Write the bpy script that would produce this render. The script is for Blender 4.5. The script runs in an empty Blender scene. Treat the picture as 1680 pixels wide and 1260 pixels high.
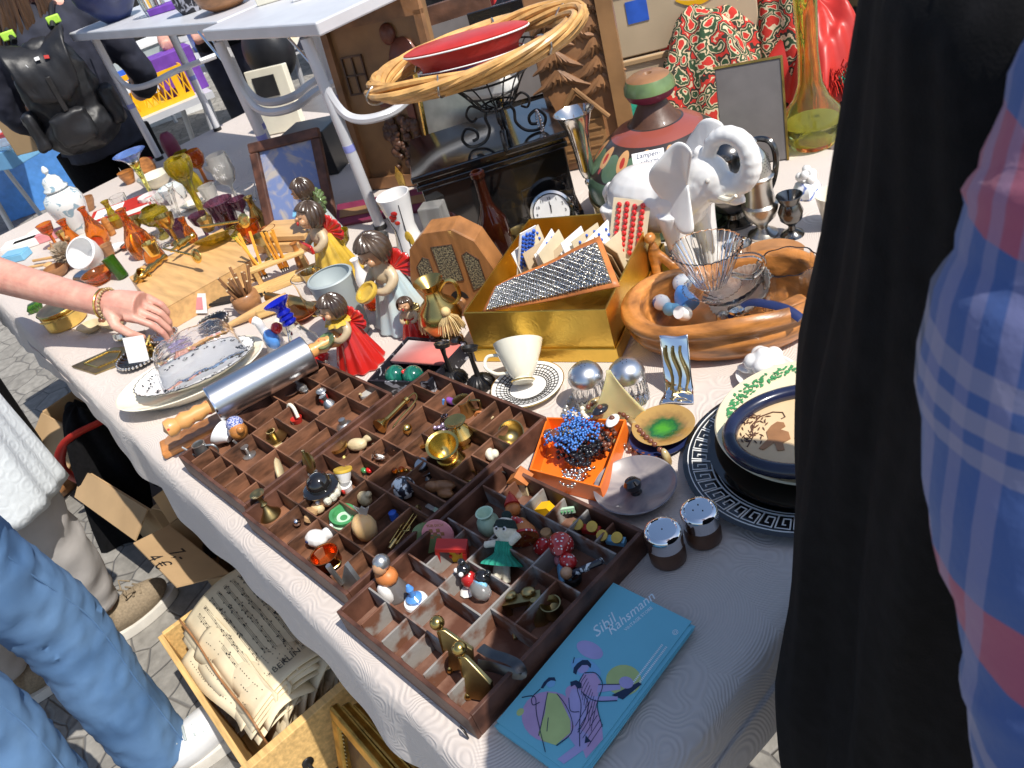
import bpy, bmesh, math, random
from mathutils import Vector, Matrix, noise
from math import sin, cos, pi, radians
V = Vector
random.seed(7)
SC = bpy.context.scene
# ---------------------------------------------------------------- camera
RW = [[0.6870584365457297, 0.677214414949508, -0.26330845211553633], [0.2600927486018295, -0.5675921335109639, -0.7811471897785636], [-0.678455943223751, 0.46820914788030077, -0.5661075224224676]]
FP = 1364.96
EYE = V((0, 0, 1.505))
cam = bpy.data.objects.new('camera', bpy.data.cameras.new('camera'))
SC.collection.objects.link(cam)
cam.data.sensor_width = 36; cam.data.lens = 36*FP/1680; cam.data.clip_start = .02; cam.data.clip_end = 500
rx, ry, rz_ = V(RW[0]), -V(RW[1]), -V(RW[2])
cam.matrix_world = Matrix(((rx.x, ry.x, rz_.x, EYE.x), (rx.y, ry.y, rz_.y, EYE.y), (rx.z, ry.z, rz_.z, EYE.z), (0, 0, 0, 1)))
cam.data.dof.use_dof = True; cam.data.dof.focus_distance = 1.05; cam.data.dof.aperture_fstop = 22
SC.camera = cam
# ---------------------------------------------------------------- light
SUN_EL, SUN_AZ = 57, 8
wd = bpy.data.worlds.new('World'); SC.world = wd; wd.use_nodes = True
wn = wd.node_tree; bg = wn.nodes['Background']; bg.inputs[1].default_value = .125
sky = wn.nodes.new('ShaderNodeTexSky'); sky.sky_type = 'NISHITA'; sky.sun_disc = False
sky.sun_elevation = radians(SUN_EL); sky.sun_rotation = radians(90-SUN_AZ)
wn.links.new(sky.outputs[0], bg.inputs[0])
sl = bpy.data.lights.new('sun', 'SUN'); sl.energy = 4.4; sl.angle = radians(.5); sl.color = (1, .955, .88)
so = bpy.data.objects.new('sun', sl); SC.collection.objects.link(so)
sd = V((cos(radians(SUN_EL))*cos(radians(SUN_AZ)), cos(radians(SUN_EL))*sin(radians(SUN_AZ)), sin(radians(SUN_EL))))
so.rotation_euler = sd.to_track_quat('Z', 'Y').to_euler()
SC.view_settings.view_transform = 'Standard'; SC.view_settings.look = 'None'
SC.view_settings.exposure = .3; SC.view_settings.gamma = 1
SC.render.engine = 'CYCLES'
SC.cycles.max_bounces = 10; SC.cycles.transparent_max_bounces = 16; SC.cycles.transmission_bounces = 10
TZ = .74
# ---------------------------------------------------------------- geometry helpers
def ray(x, y):
    a = V(((x-840)/FP, (y-630)/FP, 1))
    return V([a[0]*RW[0][i]+a[1]*RW[1][i]+a[2]*RW[2][i] for i in range(3)])
def P(x, y, z=TZ):                      # where the plane at height z is seen at (x, y) of the photograph
    d = ray(x, y); return EYE+d*((z-EYE.z)/d.z)
def D(x, y, t):                         # a point t metres deep along that line of sight
    return EYE+ray(x, y)*t
def ppm(p):
    d = V(p)-EYE; return FP/d.dot(V(RW[2]))
class M:
    def __init__(s): s.b = bmesh.new()
    def add(s, vs, fs):
        n = [s.b.verts.new(v) for v in vs]
        for f in fs:
            try: s.b.faces.new([n[i] for i in f])
            except ValueError: pass
        return s
    def box(s, c, d, T=None, rz=0, taper=1):
        h = [x/2 for x in d]; vs = []
        for z in (-1, 1):
            t = taper if z > 0 else 1
            for x, y in ((-1, -1), (1, -1), (1, 1), (-1, 1)):
                p = V((x*h[0]*t, y*h[1]*t, z*h[2]))
                if rz: p = Matrix.Rotation(rz, 3, 'Z') @ p
                p = p+V(c); vs.append(T @ p if T else p)
        return s.add(vs, [(3, 2, 1, 0), (4, 5, 6, 7), (0, 1, 5, 4), (1, 2, 6, 5), (2, 3, 7, 6), (3, 0, 4, 7)])
    def lathe(s, pr, c=(0, 0, 0), n=24, T=None, sx=1, sy=1, flute=0, nf=12, wav=0):
        vs = []; c = V(c)
        for k, (r, z) in enumerate(pr):
            for i in range(n):
                a = 2*pi*i/n; q = r*(1+flute*cos(nf*a))
                p = c+V((q*cos(a)*sx, q*sin(a)*sy, z + wav*r*sin(nf*a)))
                vs.append(T @ p if T else p)
        m = len(pr); fs = []
        for k in range(m-1):
            for i in range(n):
                j = (i+1) % n; fs.append((k*n+i, k*n+j, (k+1)*n+j, (k+1)*n+i))
        if pr[0][0] > 1e-5: fs.append(tuple(range(n))[::-1])
        if pr[-1][0] > 1e-5: fs.append(tuple((m-1)*n+i for i in range(n)))
        s.add(vs, fs); bmesh.ops.remove_doubles(s.b, verts=s.b.verts, dist=1e-6); return s
    def tube(s, pts, r, n=8, closed=False, T=None, flat=1):
        pts = [V(p) for p in pts]; m = len(pts)
        rr = r if isinstance(r, (list, tuple)) else [r]*m
        vs = []; up = None
        for k, p in enumerate(pts):
            a = pts[(k-1) % m] if (closed or k) else p; b = pts[(k+1) % m] if (closed or k < m-1) else p
            t = (b-a).normalized()
            if up is None:
                up = t.orthogonal().normalized() if flat == 1 else (V((0, 0, 1))-t*t.z).normalized()
            up = (up-t*up.dot(t)).normalized(); w = t.cross(up)
            for i in range(n):
                g = 2*pi*i/n; q = p+up*(cos(g)*rr[k]*flat)+w*(sin(g)*rr[k]); vs.append(T @ q if T else q)
        fs = [(k*n+i, k*n+(i+1) % n, ((k+1) % m)*n+(i+1) % n, ((k+1) % m)*n+i) for k in range(m if closed else m-1) for i in range(n)]
        if not closed: fs += [tuple(range(n))[::-1], tuple((m-1)*n+i for i in range(n))]
        return s.add(vs, fs)
    def ball(s, c, r, n=14, T=None):
        r = r if isinstance(r, (tuple, list)) else (r, r, r); h = max(5, n//2+1)
        R4 = T if T else Matrix(); c = V(c); vs = []; fs = []
        vs.append(R4 @ (c+V((0, 0, -r[2]))))
        for k in range(1, h):
            f = -pi/2+pi*k/h
            for i in range(n):
                a = 2*pi*i/n; vs.append(R4 @ (c+V((r[0]*cos(a)*cos(f), r[1]*sin(a)*cos(f), r[2]*sin(f)))))
        vs.append(R4 @ (c+V((0, 0, r[2]))))
        for i in range(n):
            j = (i+1) % n; fs.append((0, 1+j, 1+i)); fs.append((len(vs)-1, 1+(h-2)*n+i, 1+(h-2)*n+j))
            for k in range(h-2): fs.append((1+k*n+i, 1+k*n+j, 1+(k+1)*n+j, 1+(k+1)*n+i))
        return s.add(vs, fs)
    def prism(s, poly, z0, z1, T=None):
        n = len(poly); vs = [V((x, y, z)) for z in (z0, z1) for x, y in poly]
        if T: vs = [T @ v for v in vs]
        return s.add(vs, [tuple(range(n))[::-1], tuple(range(n, 2*n))]+[(i, (i+1) % n, n+(i+1) % n, n+i) for i in range(n)])
    def grid(s, f, nu, nv, cu=False):
        vs = [V(f(i/(nu if cu else nu-1), j/(nv-1))) for j in range(nv) for i in range(nu)]
        return s.add(vs, [(j*nu+i, j*nu+(i+1) % nu, (j+1)*nu+(i+1) % nu, (j+1)*nu+i) for j in range(nv-1) for i in range(nu if cu else nu-1)])
    def text(s, t, size, T, shear=0, ex=.0002):
        c = bpy.data.curves.new('t', 'FONT'); c.body = t; c.size = size; c.shear = shear; c.extrude = ex; c.align_x = 'CENTER'; c.resolution_u = 2
        o = bpy.data.objects.new('t', c); SC.collection.objects.link(o)
        bpy.context.view_layer.update()
        me = bpy.data.meshes.new_from_object(o); me.transform(T); s.b.from_mesh(me)
        bpy.data.objects.remove(o); return s
    def obj(s, name, mt, parent=None, loc=(0, 0, 0), smooth=True, bevel=0, sub=0, rm=0, solid=0, rz=0, sm=0, auto=40):
        b = s.b; bmesh.ops.recalc_face_normals(b, faces=b.faces)
        me = bpy.data.meshes.new(name); b.to_mesh(me); b.free()
        o = bpy.data.objects.new(name, me); SC.collection.objects.link(o)
        if isinstance(mt, str): mt = MT[mt]
        me.materials.append(mt); o.location = loc; o.rotation_euler.z = rz
        if parent: o.parent = parent
        if solid: m = o.modifiers.new('s', 'SOLIDIFY'); m.thickness = solid; m.offset = 0
        if bevel: m = o.modifiers.new('b', 'BEVEL'); m.width = bevel; m.segments = 2; m.limit_method = 'ANGLE'; m.angle_limit = radians(35)
        if rm:
            m = o.modifiers.new('r', 'REMESH'); m.mode = 'VOXEL'; m.voxel_size = rm; m.use_smooth_shade = True
            m = o.modifiers.new('c', 'CORRECTIVE_SMOOTH') if False else o.modifiers.new('c', 'SMOOTH'); m.iterations = sm or 4; m.factor = .5
        if sub: m = o.modifiers.new('u', 'SUBSURF'); m.levels = sub; m.render_levels = sub
        if smooth:
            for f in me.polygons: f.use_smooth = True
            if not rm and not sub:
                for e in me.edges: pass
                try: me.set_sharp_from_angle(angle=radians(auto))
                except Exception: pass
        return o
def crumple(o, s=.01, size=.08):
    if 'clouds%g' % size not in bpy.data.textures: t = bpy.data.textures.new('clouds%g' % size, 'CLOUDS'); t.noise_scale = size; t.noise_depth = 2
    m = o.modifiers.new('d', 'DISPLACE'); m.texture = bpy.data.textures['clouds%g' % size]; m.strength = s; m.mid_level = .5; return o
def tag(o, label=None, cat=None, group=None, kind=None):
    if label: o['label'] = label
    if cat: o['category'] = cat
    if group: o['group'] = group
    if kind: o['kind'] = kind
    return o
def thing(name, label, cat, loc=(0, 0, 0), group=None, rz=0):
    o = bpy.data.objects.new(name, None); o.empty_display_size = .05; SC.collection.objects.link(o)
    o.location = loc; o.rotation_euler.z = rz; return tag(o, label, cat, group)
def copy_tree(o, parent=None):
    c = o.copy(); SC.collection.objects.link(c)
    if parent: c.parent = parent
    for ch in list(o.children): copy_tree(ch, c)
    return c
def RX(a): return Matrix.Rotation(radians(a), 4, 'X')
def RY(a): return Matrix.Rotation(radians(a), 4, 'Y')
def RZ(a): return Matrix.Rotation(radians(a), 4, 'Z')
def TR(*a): return Matrix.Translation(a[0] if len(a) == 1 else a)
def AX(p, q):                            # frame at p whose z points to q
    return TR(V(p)) @ (V(q)-V(p)).to_track_quat('Z', 'Y').to_matrix().to_4x4()
def arc(c, r, a0, a1, n=12, z=0, ax='xy'):
    out = []
    for i in range(n):
        a = radians(a0+(a1-a0)*i/(n-1)); u, w = r*cos(a), r*sin(a)
        out.append(V(c)+(V((u, w, z)) if ax == 'xy' else V((u, 0, w)) if ax == 'xz' else V((0, u, w))))
    return out
def catmull(ps, n=6):
    ps = [V(p) for p in ps]; out = []
    for i in range(len(ps)-1):
        a, b, c, d = ps[max(i-1, 0)], ps[i], ps[i+1], ps[min(i+2, len(ps)-1)]
        for k in range(n):
            t = k/n; out.append(.5*((2*b)+(c-a)*t+(2*a-5*b+4*c-d)*t*t+(3*b-a-3*c+d)*t**3))
    return out+[ps[-1]]
def mm(pr): return [(r/1000, z/1000) for r, z in pr]
# ---------------------------------------------------------------- materials
MT = {}
def mk(name, col, rough=.5, metal=0, var=.12, scale=25, col2=None, bump=0, bs=None, trans=0, coat=0, ior=1.45, sheen=0, thr=None, fn=None, stretch=None, alpha=1, sss=0):
    m = bpy.data.materials.new(name); m.use_nodes = True; nt = m.node_tree; n = nt.nodes; l = nt.links
    b = n['Principled BSDF']; b.inputs['Roughness'].default_value = rough; b.inputs['Metallic'].default_value = metal
    b.inputs['Transmission Weight'].default_value = trans; b.inputs['Coat Weight'].default_value = coat; b.inputs['IOR'].default_value = ior
    b.inputs['Sheen Weight'].default_value = sheen; b.inputs['Alpha'].default_value = alpha
    if name == 'black_cloth': b.inputs['Specular IOR Level'].default_value = .2
    if coat: b.inputs['Coat Roughness'].default_value = .08
    if sss: b.inputs['Subsurface Weight'].default_value = sss; b.inputs['Subsurface Radius'].default_value = (.012, .004, .002); b.inputs['Subsurface Scale'].default_value = 1
    tc = n.new('ShaderNodeTexCoord'); mp = n.new('ShaderNodeMapping'); l.new(tc.outputs['Object'], mp.inputs[0])
    if stretch: mp.inputs['Scale'].default_value = stretch
    nz = n.new('ShaderNodeTexNoise'); nz.inputs['Scale'].default_value = scale; nz.inputs['Detail'].default_value = 5; l.new(mp.outputs[0], nz.inputs[0])
    cr = n.new('ShaderNodeValToRGB'); l.new(nz.outputs[0], cr.inputs[0])
    e = cr.color_ramp.elements
    c1 = col2 if col2 else tuple(max(0, x*(1-var)) for x in col); c2 = col if col2 else tuple(min(1, x*(1+var)) for x in col)
    e[0].color = (*c1, 1); e[1].color = (*c2, 1); e[0].position, e[1].position = thr if thr else (.3, .7)
    l.new(cr.outputs[0], b.inputs['Base Color'])
    if bump:
        n2 = n.new('ShaderNodeTexNoise'); n2.inputs['Scale'].default_value = bs or scale*4; n2.inputs['Detail'].default_value = 4; l.new(mp.outputs[0], n2.inputs[0])
        bp = n.new('ShaderNodeBump'); bp.inputs['Strength'].default_value = bump; bp.inputs['Distance'].default_value = .002
        l.new(n2.outputs[0], bp.inputs['Height']); l.new(bp.outputs[0], b.inputs['Normal'])
    MT[name] = m
    if fn: fn(m, nt, n, l, b, mp, cr)
    return m
def node(nt, typ, **kw):
    x = nt.nodes.new(typ)
    for k, v in kw.items():
        if k.startswith('i_'): x.inputs[k[2:].replace('_', ' ')].default_value = v
        else: setattr(x, k, v)
    return x
def mixc(nt, fac, a, b):
    x = nt.nodes.new('ShaderNodeMix'); x.data_type = 'RGBA'
    for s, v in ((0, fac), (6, a), (7, b)):
        if hasattr(v, 'is_linked') or hasattr(v, 'links'): nt.links.new(v, x.inputs[s])
        else: x.inputs[s].default_value = v if s == 0 else (*v, 1)
    return x.outputs[2]
def math_(nt, op, a, b=0, c=0):
    x = nt.nodes.new('ShaderNodeMath'); x.operation = op
    for s, v in enumerate((a, b, c)):
        if hasattr(v, 'links'): nt.links.new(v, x.inputs[s])
        else: x.inputs[s].default_value = v
    return x.outputs[0]
def setc(nt, b, out): nt.links.new(out, b.inputs['Base Color'])
# plain families
mk('brown_wood', (.155, .068, .036), .6, var=.75, scale=22, stretch=(1, 1, 3), bump=.25, bs=120)
mk('brown_wood_worn', (.24, .13, .09), .7, scale=22, col2=(.11, .04, .022), thr=(.4, .62), bump=.3, bs=90)
mk('dark_edge_wood', (.10, .042, .026), .5, var=.6, scale=30, bump=.2)
mk('grey_paint_wood', (.27, .25, .23), .75, scale=24, col2=(.16, .065, .035), thr=(.44, .54), bump=.3)
mk('light_wood', (.62, .37, .15), .5, var=.18, scale=6, stretch=(2, 14, 14), coat=.2)
mk('pine', (.66, .42, .16), .5, var=.25, scale=7, stretch=(2, 16, 16), bump=.1)
mk('honey_wood', (.42, .165, .04), .34, var=.6, scale=11, stretch=(2, 2, 9), coat=.3, bump=.15, bs=60)
mk('radio_wood', (.33, .14, .045), .42, var=.3, scale=7, stretch=(9, 3, 2), coat=.2, bump=.1, bs=60)
mk('mid_wood', (.34, .16, .065), .45, var=.3, scale=9, stretch=(3, 3, 10), coat=.2)
mk('carved_wood', (.27, .13, .055), .5, var=.45, scale=12, bump=.5, bs=45, coat=.15)
mk('carved_dark', (.09, .04, .022), .45, var=.5, scale=18, bump=.5, bs=60, coat=.2)
mk('pencil_orange', (.85, .38, .05), .4, var=.1)
mk('pencil_lead', (.05, .05, .05), .4)
mk('brass', (.62, .43, .14), .24, 1, var=.22, scale=18, bump=.06, bs=60)
mk('tape_blue', (.25, .27, .58), .5)
mk('brass_dark', (.42, .32, .14), .34, 1, var=.4, scale=22, bump=.1, bs=80)
mk('bright_gold', (.85, .60, .18), .2, 1, var=.15, scale=30, bump=.2, bs=140)
mk('gold_foil', (.76, .50, .10), .33, 1, var=.1, scale=20, bump=.28, bs=170)
mk('gilt_frame', (.50, .33, .09), .35, 1, var=.4, scale=30, bump=.2)
mk('copper', (.80, .25, .07), .2, 1, var=.2, scale=20)
mk('pewter', (.50, .50, .49), .36, .9, var=.3, scale=35, bump=.15)
mk('silver', (.72, .70, .66), .16, 1, var=.15, scale=15)
mk('silver_dull', (.52, .49, .44), .28, 1, var=.25, scale=20, bump=.08)
mk('dark_silver', (.16, .155, .15), .2, 1, var=.5, scale=12)
mk('alu', (.70, .71, .73), .32, 1, var=.08, scale=8)
mk('alu_paint', (.62, .62, .64), .38, .2, var=.06, scale=12)
mk('chrome', (.82, .83, .85), .06, 1, var=.04)
mk('gunmetal', (.13, .13, .13), .35, .9, var=.3)
mk('black_iron', (.035, .033, .033), .35, .6, var=.3, scale=40, bump=.1)
mk('black_lacquer', (.012, .011, .011), .12, var=.3, coat=.8)
mk('black_plastic', (.02, .019, .019), .35, var=.3)
mk('black_cloth', (.0045, .0042, .0048), .9, var=.5, scale=90, bump=.25, bs=900)
mk('dark_jacket', (.022, .024, .04), .8, var=.3, scale=20, bump=.3, bs=40)
mk('black_leather', (.014, .014, .016), .46, var=.3, scale=18, bump=.35, bs=60)
mk('white_porc', (.80, .78, .75), .2, var=.05, coat=.5)
mk('cream_porc', (.80, .75, .60), .16, var=.05, coat=.5)
mk('white_plastic', (.80, .80, .79), .35, var=.04)
mk('white_paper', (.82, .81, .78), .8, var=.05)
mk('old_paper', (.66, .56, .38), .85, var=.2, scale=9, bump=.2, bs=40)
mk('cardboard', (.44, .29, .15), .85, var=.1, scale=8, bump=.12, bs=60)
mk('cardboard_pale', (.52, .40, .26), .85, var=.1, scale=8)
mk('cork', (.50, .30, .14), .8, var=.3, scale=60, bump=.5)
mk('skin', (.70, .41, .31), .48, scale=34, col2=(.58, .26, .20), thr=(.3, .8), bump=.35, bs=160, sss=.12)
mk('nail', (.80, .52, .46), .2, var=.05, coat=.4)
mk('fig_skin', (.62, .36, .20), .35, scale=25, col2=(.46, .24, .12), coat=.3)
mk('fig_cream', (.62, .50, .32), .4, scale=18, col2=(.38, .26, .15), coat=.2, bump=.2, bs=80)
mk('fig_hair', (.10, .065, .04), .3, scale=30, col2=(.035, .02, .015), coat=.4, bump=.3, bs=60)
mk('hair_brown', (.09, .045, .022), .45, scale=3, col2=(.035, .018, .01), stretch=(30, 30, 2), bump=.6, bs=8)
mk('red_glaze', (.50, .018, .014), .25, scale=30, stretch=(1, 1, .3), col2=(.72, .20, .06), thr=(.28, .42), coat=.5)
mk('red_gloss', (.65, .015, .015), .12, var=.1, coat=.8)
mk('yellow_glaze', (.62, .40, .05), .25, var=.35, coat=.5)
mk('blue_glaze', (.40, .56, .62), .3, scale=12, col2=(.52, .50, .42), coat=.4)
mk('green_glaze', (.12, .18, .07), .3, var=.4, coat=.4)
mk('bright_green', (.06, .26, .09), .3, var=.2, scale=50, coat=.3, bump=.4)
mk('pale_green', (.45, .62, .45), .35, var=.1)
mk('blue_paint', (.035, .12, .55), .3, var=.2)
mk('light_blue', (.20, .48, .70), .35, var=.1)
mk('sky_blue', (.10, .30, .72), .25, var=.15, coat=.3)
mk('orange_paint', (.62, .20, .05), .45, scale=60, col2=(.42, .14, .04))
mk('orange_plastic', (.85, .17, .015), .3, var=.06)
mk('yellow_paint', (.85, .62, .04), .35, var=.08)
mk('yellow_crate_plastic', (.82, .44, .01), .4, var=.06)
mk('purple', (.16, .05, .36), .6, var=.2)
mk('plum', (.16, .02, .05), .4, var=.2)
mk('red_plain', (.48, .03, .022), .4, var=.12)
mk('pink', (.70, .28, .30), .5, var=.15)
mk('grey_plastic', (.38, .43, .43), .45, var=.12, scale=10)
mk('grey_plain', (.16, .145, .14), .6, var=.1)
mk('navy', (.02, .03, .10), .35, var=.2)
mk('cobalt_glass', (.01, .02, .55), .06, trans=.55, var=.05)
mk('clear_glass', (.97, .98, .98), .02, trans=1, var=0, ior=1.42)
mk('amber_glass', (.80, .24, .03), .04, trans=.9, var=.05)
mk('brown_glass', (.09, .018, .008), .05, trans=.75, var=.1)
mk('green_glass', (.10, .28, .03), .04, trans=.8, var=.1)
mk('yellow_glass', (.86, .86, .30), .03, trans=.97, var=.1)
mk('olive_glass', (.50, .38, .02), .05, trans=.75, var=.3, scale=14)
mk('purple_glass', (.20, .07, .12), .05, trans=.75, var=.2)
mk('frost_glass', (.80, .79, .76), .3, trans=.8, var=.1)
mk('clear_plastic', (.98, .98, .99), .04, trans=1, var=0, ior=1.3)
mk('straw', (.66, .48, .22), .7, var=.3, scale=60)
mk('wicker', (.62, .34, .11), .4, var=.35, scale=30, coat=.2)
mk('wax_orange', (.85, .42, .08), .4, scale=10, col2=(.75, .55, .32), sss=.2)
mk('fur', (.40, .32, .23), .9, var=.4, scale=60, bump=.8, bs=200)
mk('wool_white', (.72, .68, .55), .9, var=.15, scale=80, bump=.9, bs=220)
mk('wool_green', (.02, .26, .17), .9, var=.25, scale=80, bump=.9, bs=220)
mk('jewel_purple', (.30, .10, .45), .12, var=.6, scale=90, coat=.6)
mk('jewel_mixed', (.45, .35, .50), .15, metal=.6, var=.7, scale=120)
mk('shell', (.70, .58, .36), .4, scale=40, col2=(.50, .38, .2), bump=.3)
mk('stone_grey', (.42, .40, .37), .6, var=.3, scale=30, bump=.4)
mk('bead_brown', (.16, .055, .03), .2, var=.4, coat=.5)
mk('bead_blue', (.07, .22, .62), .25, var=.2, coat=.4)
mk('bead_black', (.015, .015, .02), .12, coat=.6)
mk('velvet_pink', (.62, .16, .13), .8, var=.1, sheen=.3)
mk('denim', (.13, .245, .43), .85, scale=6, col2=(.055, .13, .27), bump=.9, bs=14)
mk('trouser_grey', (.48, .45, .43), .8, var=.08, scale=20, bump=.9, bs=16)
mk('shoe_beige', (.26, .20, .13), .85, var=.2, scale=160, bump=.7, bs=260)
mk('shoe_white', (.60, .60, .60), .4, var=.03)
mk('rubber_white', (.66, .62, .55), .6, var=.1)
# ---------------------------------------------------------------- special materials
def f_cloth(m, nt, n, l, b, mp, cr):
    w = node(nt, 'ShaderNodeTexWave', wave_type='RINGS', rings_direction='SPHERICAL'); 
    vo = node(nt, 'ShaderNodeTexVoronoi'); vo.inputs['Scale'].default_value = 7; l.new(mp.outputs[0], vo.inputs[0])
    d = math_(nt, 'SINE', math_(nt, 'MULTIPLY', vo.outputs['Distance'], 300))
    nz = node(nt, 'ShaderNodeTexNoise'); nz.inputs['Scale'].default_value = 16; nz.inputs['Detail'].default_value = 1; l.new(mp.outputs[0], nz.inputs[0])
    s2 = math_(nt, 'SINE', math_(nt, 'MULTIPLY', nz.outputs[0], 130))
    mk_ = node(nt, 'ShaderNodeTexNoise'); mk_.inputs['Scale'].default_value = 5; l.new(mp.outputs[0], mk_.inputs[0])
    r = node(nt, 'ShaderNodeValToRGB'); r.color_ramp.elements[0].position = .48; r.color_ramp.elements[1].position = .52; l.new(mk_.outputs[0], r.inputs[0])
    mx = node(nt, 'ShaderNodeMix'); l.new(r.outputs[0], mx.inputs[0]); l.new(d, mx.inputs[2]); l.new(s2, mx.inputs[3])
    bp = node(nt, 'ShaderNodeBump'); bp.inputs['Strength'].default_value = .3; bp.inputs['Distance'].default_value = .001
    l.new(mx.outputs[0], bp.inputs['Height']); l.new(bp.outputs[0], b.inputs['Normal'])
    hh = math_(nt, 'MULTIPLY_ADD', mx.outputs[0], .04, .95)
    v = node(nt, 'ShaderNodeMix'); v.data_type = 'RGBA'; v.blend_type = 'MULTIPLY'; v.inputs[0].default_value = 1
    l.new(cr.outputs[0], v.inputs[6]); l.new(hh, v.inputs[7]); l.new(v.outputs[2], b.inputs['Base Color'])
mk('tablecloth', (.62, .545, .49), .6, var=.05, scale=3, sheen=.2, fn=f_cloth)
def f_cobble(m, nt, n, l, b, mp, cr):
    nd = node(nt, 'ShaderNodeTexNoise'); nd.inputs['Scale'].default_value = 4; l.new(mp.outputs[0], nd.inputs[0])
    ad = node(nt, 'ShaderNodeVectorMath', operation='MULTIPLY_ADD'); l.new(nd.outputs['Color'], ad.inputs[0]); ad.inputs[1].default_value = (.08,)*3; l.new(mp.outputs[0], ad.inputs[2])
    vo = node(nt, 'ShaderNodeTexVoronoi', feature='DISTANCE_TO_EDGE'); vo.inputs['Scale'].default_value = 8.5; l.new(ad.outputs[0], vo.inputs[0])
    vc = node(nt, 'ShaderNodeTexVoronoi'); vc.inputs['Scale'].default_value = 8.5; l.new(ad.outputs[0], vc.inputs[0])
    r = node(nt, 'ShaderNodeValToRGB'); r.color_ramp.elements[0].position = .005; r.color_ramp.elements[1].position = .03; l.new(vo.outputs[0], r.inputs[0])
    g = math_(nt, 'MULTIPLY_ADD', vc.outputs['Color'], .5, .75)
    v = node(nt, 'ShaderNodeMix'); v.data_type = 'RGBA'; v.blend_type = 'MULTIPLY'; v.inputs[0].default_value = 1
    l.new(cr.outputs[0], v.inputs[6]); l.new(g, v.inputs[7])
    c = mixc(nt, r.outputs[0], (.15, .14, .13), v.outputs[2]); setc(nt, b, c)
    nz = node(nt, 'ShaderNodeTexNoise'); nz.inputs['Scale'].default_value = 90; l.new(mp.outputs[0], nz.inputs[0])
    h = math_(nt, 'ADD', r.outputs[0], math_(nt, 'MULTIPLY', nz.outputs[0], .35))
    bp = node(nt, 'ShaderNodeBump'); bp.inputs['Strength'].default_value = .7; bp.inputs['Distance'].default_value = .006
    l.new(h, bp.inputs['Height']); l.new(bp.outputs[0], b.inputs['Normal'])
mk('cobbles', (.25, .235, .21), .85, var=.22, scale=30, fn=f_cobble)
def stripes(nt, co, per, bands):          # periodic soft bands: [(start, end, strength)]
    fr = math_(nt, 'FRACT', math_(nt, 'DIVIDE', co, per)); tot = None
    for a, z, s in bands:
        x = math_(nt, 'MULTIPLY', math_(nt, 'MULTIPLY', math_(nt, 'GREATER_THAN', fr, a), math_(nt, 'LESS_THAN', fr, z)), s)
        tot = x if tot is None else math_(nt, 'ADD', tot, x)
    return tot
def f_plaid(m, nt, n, l, b, mp, cr):
    uv = node(nt, 'ShaderNodeSeparateXYZ'); l.new(mp.outputs[0], uv.inputs[0])
    ang = math_(nt, 'MULTIPLY', math_(nt, 'ARCTAN2', uv.outputs[1], uv.outputs[0]), .2)
    c = mixc(nt, stripes(nt, ang, .055, [(.0, .30, 1)]), (.04, .09, .27), (.016, .04, .12))
    c = mixc(nt, stripes(nt, uv.outputs[2], .125, [(.0, .2, .9)]), c, (.36, .07, .11))
    c = mixc(nt, stripes(nt, ang, .055, [(.36, .44, .5), (.52, .58, .45), (.66, .74, .5)]), c, (.24, .22, .36))
    c = mixc(nt, stripes(nt, uv.outputs[2], .125, [(.55, .60, .45), (.64, .69, .5), (.73, .78, .45)]), c, (.34, .30, .36))
    setc(nt, b, c)
mk('plaid_flannel', (.2, .2, .5), .85, sheen=.2, bump=.2, bs=200, fn=f_plaid)
def f_quilt(m, nt, n, l, b, mp, cr):
    vo = node(nt, 'ShaderNodeTexVoronoi'); vo.inputs['Scale'].default_value = 34; l.new(mp.outputs[0], vo.inputs[0])
    s = math_(nt, 'SINE', math_(nt, 'MULTIPLY', vo.outputs['Distance'], 16))
    bp = node(nt, 'ShaderNodeBump'); bp.inputs['Strength'].default_value = .2; bp.inputs['Distance'].default_value = .0012
    l.new(s, bp.inputs['Height']); l.new(bp.outputs[0], b.inputs['Normal'])
mk('white_jacquard', (.70, .74, .76), .6, var=.04, fn=f_quilt)
def f_shawl(m, nt, n, l, b, mp, cr):
    nd = node(nt, 'ShaderNodeTexNoise'); nd.inputs['Scale'].default_value = 18; nd.inputs['Detail'].default_value = 3; l.new(mp.outputs[0], nd.inputs[0])
    ad = node(nt, 'ShaderNodeVectorMath', operation='MULTIPLY_ADD'); l.new(nd.outputs['Color'], ad.inputs[0]); ad.inputs[1].default_value = (.08,)*3; l.new(mp.outputs[0], ad.inputs[2])
    vo = node(nt, 'ShaderNodeTexVoronoi'); vo.inputs['Scale'].default_value = 30; l.new(ad.outputs[0], vo.inputs[0])
    r = node(nt, 'ShaderNodeValToRGB'); r.color_ramp.interpolation = 'CONSTANT'; l.new(vo.outputs['Distance'], r.inputs[0]); e = r.color_ramp.elements
    e[0].color = (.5, .03, .02, 1); e[1].position = .30; e[1].color = (.62, .50, .32, 1)
    for p, c in ((.38, (.03, .07, .03, 1)), (.52, (.60, .45, .28, 1)), (.58, (.03, .03, .02, 1)), (.68, (.50, .03, .02, 1)), (.8, (.6, .5, .32, 1))):
        q = e.new(p); q.color = c
    setc(nt, b, r.outputs[0])
mk('shawl_pattern', (.5, .1, .1), .9, fn=f_shawl, bump=.3, bs=200)
def f_marble(c1, c2, sc, lo, hi):
    def f(m, nt, n, l, b, mp, cr):
        w = node(nt, 'ShaderNodeTexNoise'); w.inputs['Scale'].default_value = sc; w.inputs['Detail'].default_value = 8; w.inputs['Distortion'].default_value = 1.5; l.new(mp.outputs[0], w.inputs[0])
        r = node(nt, 'ShaderNodeValToRGB'); r.color_ramp.elements[0].position = lo; r.color_ramp.elements[1].position = hi; l.new(w.outputs[0], r.inputs[0])
        setc(nt, b, mixc(nt, r.outputs[0], c1, c2))
    return f
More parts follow.
